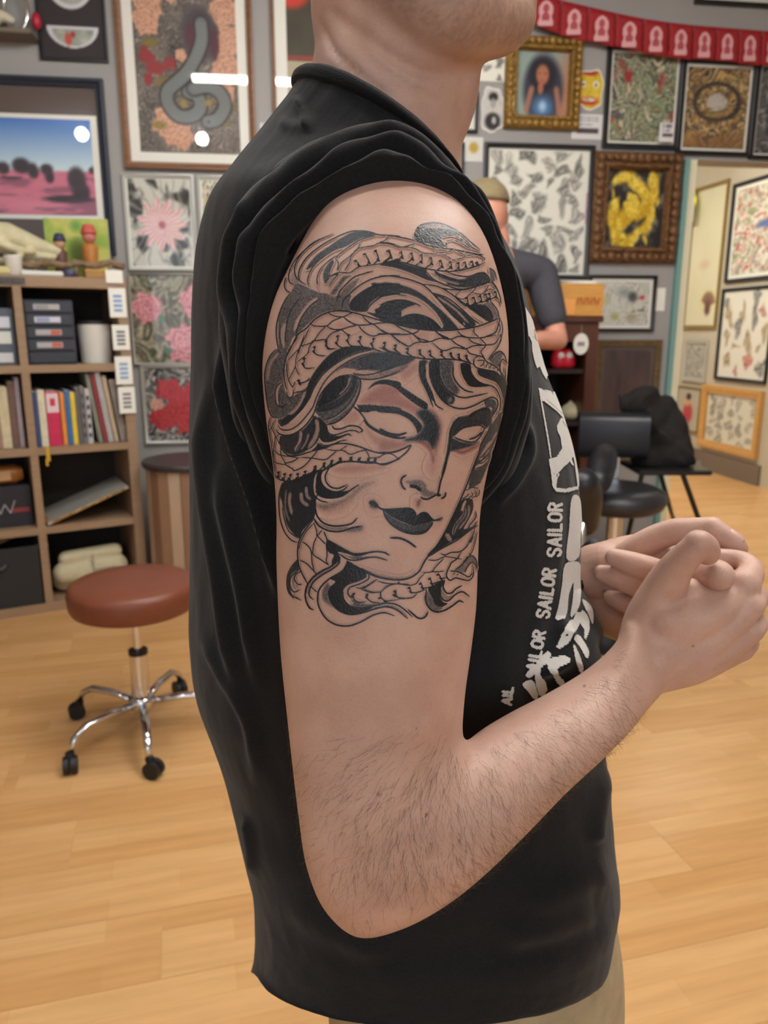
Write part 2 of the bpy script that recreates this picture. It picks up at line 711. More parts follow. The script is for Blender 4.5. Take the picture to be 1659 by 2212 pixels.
# ---------------------------------------------------------------- flat print: a small ink painter
class Ink:
    """paints coverage layers in picture-plane millimetre-like units; sampled onto a surface afterwards"""
    def __init__(s, x0, y0, x1, y1, scale=1.0):
        s.x0, s.y0, s.k = x0, y0, scale
        s.w, s.h = int((x1 - x0) * scale), int((y1 - y0) * scale)
        s.ink = np.zeros((s.h, s.w), np.float32)
        s.red = np.zeros((s.h, s.w), np.float32)

    def _box(s, P, m):
        a = np.floor((P.min(0) - m - (s.x0, s.y0)) * s.k).astype(int)
        b = np.ceil((P.max(0) + m - (s.x0, s.y0)) * s.k).astype(int)
        a = np.maximum(a, 0)
        b = np.minimum(b, (s.w, s.h))
        if (b <= a).any():
            return None
        xs = (np.arange(a[0], b[0]) + 0.5) / s.k + s.x0
        ys = (np.arange(a[1], b[1]) + 0.5) / s.k + s.y0
        X, Y = np.meshgrid(xs, ys)
        return (slice(a[1], b[1]), slice(a[0], b[0])), X, Y

    @staticmethod
    def _segd(X, Y, A, B):
        d = B - A
        L = (d ** 2).sum() + 1e-9
        t = np.clip(((X - A[0]) * d[0] + (Y - A[1]) * d[1]) / L, 0, 1)
        return np.hypot(X - A[0] - t * d[0], Y - A[1] - t * d[1]), t

    def line(s, P, w=3.0, v=0.93, soft=1.0, taper=True, red=0.0, smooth=True):
        P = np.asarray(P, float)
        C = catmull(P, 6) if smooth and len(P) > 2 else P
        bx = s._box(C, w + soft + 1)
        if bx is None:
            return
        sl, X, Y = bx
        cov = np.zeros_like(X)
        n = len(C) - 1
        for i in range(n):
            A, B = C[i], C[i + 1]
            sub = (X[0] > min(A[0], B[0]) - w - soft - 1) & (X[0] < max(A[0], B[0]) + w + soft + 1)
            suby = (Y[:, 0] > min(A[1], B[1]) - w - soft - 1) & (Y[:, 0] < max(A[1], B[1]) + w + soft + 1)
            if not sub.any() or not suby.any():
                continue
            ix = np.ix_(suby, sub)
            d, t = s._segd(X[ix], Y[ix], A, B)
            f = (i + t) / n
            hw = w / 2 * (np.clip(np.minimum(f, 1 - f) * 6 + 0.45, 0, 1) if taper else 1)
            c = np.clip((hw - d) / soft + 0.5, 0, 1)
            cov[ix] = np.maximum(cov[ix], c)
        s._put(sl, cov, v, red)

    def _put(s, sl, cov, v, red=0.0):
        s.ink[sl] = s.ink[sl] * (1 - cov) + np.maximum(v, 0) * cov if v <= 0.5 and red == 0 and s._erase else np.maximum(s.ink[sl], v * cov)
        if red:
            s.red[sl] = np.maximum(s.red[sl], red * cov)

    _erase = False

    def erase(s, P, w, v=0.15, soft=2.0):
        s._erase = True
        s.line(P, w, v, soft)
        s._erase = False

    def poly(s, P, v=0.9, soft=1.2, smooth=True, red=0.0, erase=False):
        P = np.asarray(P, float)
        C = catmull(P, 4, closed=True) if smooth else P
        bx = s._box(C, soft + 2)
        if bx is None:
            return
        sl, X, Y = bx
        inside = np.zeros(X.shape, bool)
        dm = np.full(X.shape, 1e9)
        n = len(C)
        for i in range(n):
            A, B = C[i], C[(i + 1) % n]
            d, _ = s._segd(X, Y, A, B)
            dm = np.minimum(dm, d)
            if A[1] != B[1]:
                c = ((A[1] > Y) != (B[1] > Y)) & (X < (B[0] - A[0]) * (Y - A[1]) / (B[1] - A[1]) + A[0])
                inside ^= c
        sd = np.where(inside, -dm, dm)
        cov = np.clip(0.5 - sd / soft, 0, 1)
        if soft > 3:
            cov = cov * cov * (3 - 2 * cov)
        if erase:
            s._erase = True
        if red and v == 0:
            s.red[sl] = np.maximum(s.red[sl], red * cov)
        else:
            s._put(sl, cov, v, red)
        s._erase = False

    def sample(s, layer, pts):
        x = np.clip((pts[..., 0] - s.x0) * s.k - 0.5, 0, s.w - 1.001)
        y = np.clip((pts[..., 1] - s.y0) * s.k - 0.5, 0, s.h - 1.001)
        xi, yi = x.astype(int), y.astype(int)
        fx, fy = x - xi, y - yi
        L = layer
        return (L[yi, xi] * (1 - fx) + L[yi, xi + 1] * fx) * (1 - fy) + (L[yi + 1, xi] * (1 - fx) + L[yi + 1, xi + 1] * fx) * fy


TILE = {1: (560, 460), 2: (820, 460), 3: (560, 720), 4: (820, 720), 5: (580, 980), 6: (780, 980)}


def tp(n, s):
    a = np.array(s.split(), float).reshape(-1, 2) / 5.53
    return a + np.array(TILE[n], float)


# fills: tile ; darkness ; soft ; points      (drawn first)
FILLS = '''
1;.78;5;1210 212 1100 235 960 310 830 400 700 490 600 600 560 680 640 640 760 540 900 450 1040 400 1200 310 1330 280 1390 262 1300 228
1;.72;3;870 560 800 640 760 740 790 850 850 760 830 720 890 600
1;.30;8;430 700 370 760 370 830 430 860 490 860 470 800
1;.56;3;370 960 330 1020 270 1130 230 1240 205 1380 210 1500 230 1620 330 1650 400 1500 450 1450 560 1350 700 1230 820 1180 900 1165 1090 1175 1080 1060 1100 980 1000 1000 960 960 900 1000 800 960 720 950 600 900 500 850 430 850
1;.62;9;900 980 960 900 1030 800 1100 750 1000 760 920 860 850 960
1;.5;8;960 960 1060 850 1200 770 1130 900 1060 990 1010 1130 920 1100
1;.82;5;1680 845 1480 850 1320 890 1190 970 1110 1040 1075 1110 1110 1170 1280 1180 1310 1100 1400 1020 1520 980 1680 960
1;.86;3;1680 1045 1530 1075 1440 1140 1390 1195 1280 1185 1400 1250 1500 1290 1680 1330
1;.80;3;1480 605 1560 575 1680 545 1680 640 1560 625
2;.82;3;0 620 200 590 420 640 560 670 560 720 640 800 700 830 560 800 400 730 200 660
2;.82;6;-100 845 0 838 100 830 300 870 480 950 620 1060 780 1200 940 1380 860 1395 740 1395 760 1340 680 1200 560 1080 400 990 250 960 0 1000
2;.86;4;-60 1160 0 1130 120 1070 280 1045 430 1090 330 1130 230 1200 190 1290 100 1300 0 1260
2;.95;1.5;200 1320 260 1250 380 1210 500 1220 620 1270 700 1340 740 1390 600 1395 400 1375
2;.8;3;640 960 760 1000 900 1100 1050 1220 1150 1330 1050 1375 940 1300 800 1160
2;.86;2;1040 1110 1180 1090 1240 1100 1330 1180 1350 1280 1280 1290 1150 1200
2;.78;3;760 840 950 890 1150 875 1320 820 1270 730 1200 715 1080 755 980 790 860 770 720 720 650 700 700 780
2;.82;3;430 330 425 240 480 165 600 180 740 190 860 215 960 270 740 290 790 400 680 390 560 360
2;.42;3;480 160 640 120 800 150 930 230 760 190 600 190
2;.6;4;1310 660 1370 720 1380 810 1330 800
2;.5;4;1240 1090 1330 1070 1400 1180 1420 1250 1360 1270 1330 1170
3;.58;3;230 170 130 290 80 450 80 650 100 830 150 970 210 1020 300 1000 420 900 540 760 640 600 420 740 360 770 320 720 290 560 300 400 330 250 320 180
3;.86;3;1380 190 1200 150 1000 170 870 230 780 310 680 430 600 560 560 680 540 760 450 870 380 950 300 1000 240 1090 330 1090 420 1000 520 900 600 770 650 650 750 490 900 370 1050 280 1200 225
3;.62;6;1400 230 1680 220 1680 380 1450 450 1150 430 1000 420 900 480 1000 380 1150 300
3;.35;8;1130 460 1350 500 1680 400 1680 460 1350 550 1150 520
3;.9;2;840 600 950 520 1080 500 1100 560 1060 660 960 760 800 850 690 870 740 720
3;.58;3;1100 500 1200 570 1190 720 1110 880 1000 1000 860 1080 780 1060 700 980 670 920 800 870 1000 750 1090 600
3;.8;3;1100 510 1170 540 1160 640 1080 780 960 880 820 930 690 940 690 880 820 840 980 750 1080 640
3;.5;6;110 840 160 900 250 900 330 940 240 1000 190 1010 140 960
3;.8;3;250 1230 380 1210 520 1150 620 1040 660 980 720 1050 720 1180 690 1290 600 1380 460 1450 350 1440 280 1380
3;.7;3;220 1040 300 1010 420 960 340 1070 270 1120
3;.9;2;700 1000 780 1060 810 1110 810 1170 850 1215 950 1225 1090 1195 1000 1240 880 1290 780 1290 720 1240 730 1120
3;.88;2;700 1310 760 1345 860 1345 940 1315 800 1375 700 1400 620 1410 680 1350
4;.74;9;-260 260 -100 225 100 225 260 265 430 290 330 370 180 420 60 455 -120 440 -240 400
4;.45;6;0 460 180 430 380 330 300 430 150 510 0 520
4;.88;1.5;480 330 575 335 550 480 565 600 620 690 665 820 620 790 560 680 500 560 475 420
4;.9;2;600 330 720 330 710 480 740 600 820 700 900 770 860 850 740 790 650 640 600 480
4;.62;10;720 330 880 330 870 450 885 560 960 680 900 740 800 660 730 540
4;.95;1.5;970 360 1080 370 1100 460 1160 560 1230 600 1310 632 1100 640 1030 580 980 480
4;.88;1.5;1180 430 1350 450 1420 480 1510 570 1515 700 1500 850 1460 960 1480 800 1460 680 1400 590 1300 550 1210 510
4;.66;3;1250 810 1340 780 1395 830 1385 920 1345 1010 1330 950 1340 890 1270 880
4;.55;3;1310 320 1380 240 1440 215 1480 250 1440 330 1440 400 1380 385
4;.68;3;1345 1080 1450 940 1450 1100 1400 1250 1300 1500 1210 1680 1095 1680 1180 1450 1220 1320
4;.95;1.2;-20 575 80 552 150 568 300 660 450 760 560 830 578 880 550 912 450 860 300 750 180 650 80 612 -20 605
3;.95;1.2;1290 678 1370 590 1470 553 1560 556 1680 585 1680 640 1560 608 1450 605 1370 625
3;.82;1.5;1180 862 1300 855 1450 865 1680 890 1680 962 1450 930 1300 935 1220 935
4;.9;1.5;-20 868 150 890 300 930 420 1000 505 1100 490 1160 450 1195 430 1130 350 1030 200 962 -20 940
4;.86;16;540 900 640 960 700 1060 715 1180 690 1290 640 1380 600 1340 560 1290 450 1290 320 1290 300 1260 420 1230 490 1160 520 1080 440 960
4;.8;8;880 1080 950 1000 1080 970 1250 880 1330 950 1335 1080 1250 1150 1240 1100 1100 1115 980 1150 900 1220 850 1250
4;.95;3;1060 985 1150 920 1280 880 1330 930 1345 1010 1310 940 1200 935 1100 1005
4;.76;9;850 1245 960 1285 1100 1310 1190 1290 1100 1350 950 1390 840 1410 845 1330
4;.7;5;900 1010 870 1130 875 1240 850 1400 800 1560 760 1680 735 1680 785 1480 815 1300 835 1150
5;.88;2.5;165 350 320 300 480 230 610 190 565 250 540 350 550 480 570 600 560 700 540 780 470 850 400 930 370 1010 300 960 220 850 190 700 150 560 135 480
5;.92;2;600 200 570 280 555 400 590 480 680 525 800 525 880 500 970 440 840 455 740 430 660 380 625 300 640 200
5;.4;16;570 600 700 585 900 530 1080 390 1200 340 1270 345 1130 420 990 540 800 640 640 670
5;.45;3;540 760 620 830 760 880 960 870 860 915 720 905 600 845
5;.5;10;1000 880 1110 860 1140 890 1090 930 980 940 900 930
5;.92;2;700 1030 760 1050 900 1130 1050 1195 1210 1185 1060 1230 950 1200 830 1175 860 1260 770 1335 755 1280 780 1210 720 1180 685 1100
5;.6;4;860 1190 1000 1230 1200 1225 1100 1265 1000 1255
5;.4;2;785 1230 850 1250 830 1310 750 1385 630 1455 540 1520 490 1600 470 1680 450 1640 480 1550 560 1450 660 1390 750 1340
5;.94;2;950 1285 1190 1430 1150 1505 960 1565 890 1640 900 1740 980 1820 1100 1850 1250 1830 1100 1910 960 1920 830 1860 750 1770 720 1680 740 1590 800 1530 740 1490 870 1420 930 1320
5;.55;10;740 1590 720 1680 760 1790 830 1860 740 1820 650 1750 640 1640 700 1540
5;.6;8;1000 1740 1140 1790 1300 1790 1400 1770 1280 1820 1100 1840 990 1810
5;.38;2;1290 1850 1420 1800 1540 1830 1650 1920 1650 1960 1540 1880 1420 1835
5;.8;3;350 1260 290 1350 235 1440 225 1580 250 1680 310 1740 270 1650 255 1560 270 1450 330 1400 365 1390
5;.45;4;300 1420 280 1500 290 1580 340 1640 310 1560 310 1470 350 1410
6;.6;16;0 1370 150 1430 350 1475 540 1475 640 1420 500 1500 300 1495 100 1440
6;.95;1.5;260 660 400 665 580 653 640 700 660 748 730 708 790 718 862 792 760 822 620 850 500 805 380 752
6;.66;3;262 685 300 770 380 860 500 930 640 960 760 940 840 855 855 810 760 830 610 855 480 808 370 756
6;.9;6;330 800 400 870 520 935 640 958 760 938 830 860 760 900 640 920 520 900 420 850
6;.75;10;110 580 150 555 190 600 200 640 150 650 110 630
6;.6;6;900 780 975 755 960 800 900 810
6;.5;10;530 330 700 310 780 370 800 430 900 470 840 520 740 510 680 430 580 370
6;.4;6;690 540 715 550 700 610 680 640 665 600
6;.92;2;1190 560 1325 545 1325 680 1270 800 1220 900 1330 870 1390 850 1300 930 1100 1045 795 1215 900 1090 1000 940 1100 750
6;.78;3;1400 0 1550 0 1490 200 1425 340 1340 392 1285 370 1350 150
6;.93;2;800 1620 880 1560 1000 1505 960 1600 945 1700 980 1770 1035 1790 960 1832 880 1800 850 1720
6;.55;4;780 1640 860 1720 900 1810 980 1840 900 1885 820 1840 778 1760
6;.4;3;960 1600 990 1570 1000 1660 1050 1700 1120 1640 1060 1740 990 1740 955 1690
6;.5;2;1120 1395 1200 1335 1270 1240 1330 1220 1375 1280 1390 1370 1360 1320 1320 1300 1270 1350 1235 1420
6;.38;2;0 1890 200 1810 350 1810 460 1860 560 1950 520 1950 420 1880 330 1845 200 1850 0 1920
'''
# lighter strands left free of ink: tile ; width(px) ; darkness ; soft ; points
ERASE = '''
1;7;.14;3;690 1020 600 1090 520 1190 460 1290 420 1400
1;9;.22;4;310 1330 280 1430 290 1600
1;3;.25;2;225 1300 220 1450 230 1580
1;4;.3;3;720 950 690 880 690 800
2;6;.08;2;1030 1150 1150 1230 1270 1300
2;6;.1;3;570 690 680 790 800 845
2;5;.35;3;620 720 760 800 950 850
2;5;.3;3;700 1010 900 1150 1060 1310
2;5;.1;2;640 1000 800 1160 930 1310 1010 1370
2;4;.45;3;500 200 620 160 760 170
2;9;.15;5;1010 1330 1000 1330
3;6;.3;3;230 240 150 330 110 450 100 560
3;7;.12;2;270 575 215 660 205 780 240 865
3;12;.13;3;1380 208 1200 250 1050 310 920 400 800 520 710 660 640 800 560 930 450 1060 350 1120 270 1130
3;10;.14;3;1000 450 860 530 760 650 700 770 640 900 560 1010 450 1110 350 1180 250 1180
3;5;.25;3;560 660 500 820 430 920 370 970
3;8;.35;4;1085 530 1060 640 960 745
3;8;.28;3;500 1180 490 1290 430 1400
3;9;.32;3;680 1040 700 1130 665 1250 590 1365
3;4;.35;3;590 1200 560 1300 500 1390
3;6;.4;3;1195 640 1130 790 1030 910 900 1000 780 1050
4;5;.12;2;565 350 560 500 610 640 650 740
4;7;.2;3;1330 1290 1240 1430 1200 1510
4;7;.1;2;1290 1500 1150 1620
4;5;.25;3;1400 1180 1330 1330 1270 1450
4;16;.42;12;830 790 850 800
5;4;.4;3;210 440 200 600 220 730 250 800
5;7;.3;3;260 470 250 580 280 720
5;7;.38;3;450 400 460 500 500 545
5;8;.36;3;390 470 400 560 470 620
5;7;.1;2;150 560 150 720 190 860 260 970 340 1030
5;6;.12;2;660 210 640 300 680 390 780 435 880 430
5;6;.12;2;555 300 545 420 580 500 660 550
5;6;.14;2;1180 1440 1180 1490 1070 1545 950 1590 915 1660 945 1740 1010 1790
6;8;.36;4;1220 600 1235 720 1140 850 1095 960
6;5;.36;3;1290 620 1275 760 1170 900
6;10;.36;3;1020 960 1070 1040
6;7;.1;2;1520 40 1440 120 1370 175
6;5;.15;2;1250 560 1200 680
'''
# soft colour shading: tile ; red amount ; soft ; points
REDS = '''
4;.5;22;0 620 100 620 300 760 500 880 560 950 400 960 250 900 0 860
3;.5;24;1200 820 1330 690 1480 610 1680 630 1680 870 1450 850 1280 850
3;.42;28;1280 1120 1400 1230 1680 1270 1680 1400 1500 1390 1350 1290
4;.5;24;0 1260 200 1270 350 1330 200 1400 0 1420
3;.3;24;950 1030 1100 920 1180 950 1180 1030 1050 1090
4;.95;14;430 1290 560 1300 660 1480 630 1560 600 1420 520 1340
4;.6;18;620 900 740 1050 730 1250 660 1500 640 1300 660 1100
4;.75;12;870 1380 1000 1395 1190 1310 1160 1370 980 1450
4;.25;26;660 1400 720 1480 650 1700 560 1600
5;.35;30;560 620 800 620 1000 560 900 680 700 720
5;.4;26;760 180 1000 130 1400 150 1200 210 900 230
6;.4;22;640 540 740 560 700 660 640 640
6;.3;24;80 540 200 560 220 680 120 690
4;.35;20;250 450 420 350 460 420 300 560
1;.22;26;1000 1300 1200 1320 1100 1400 900 1350
2;.2;26;430 1420 600 1420 560 1520 440 1500
'''
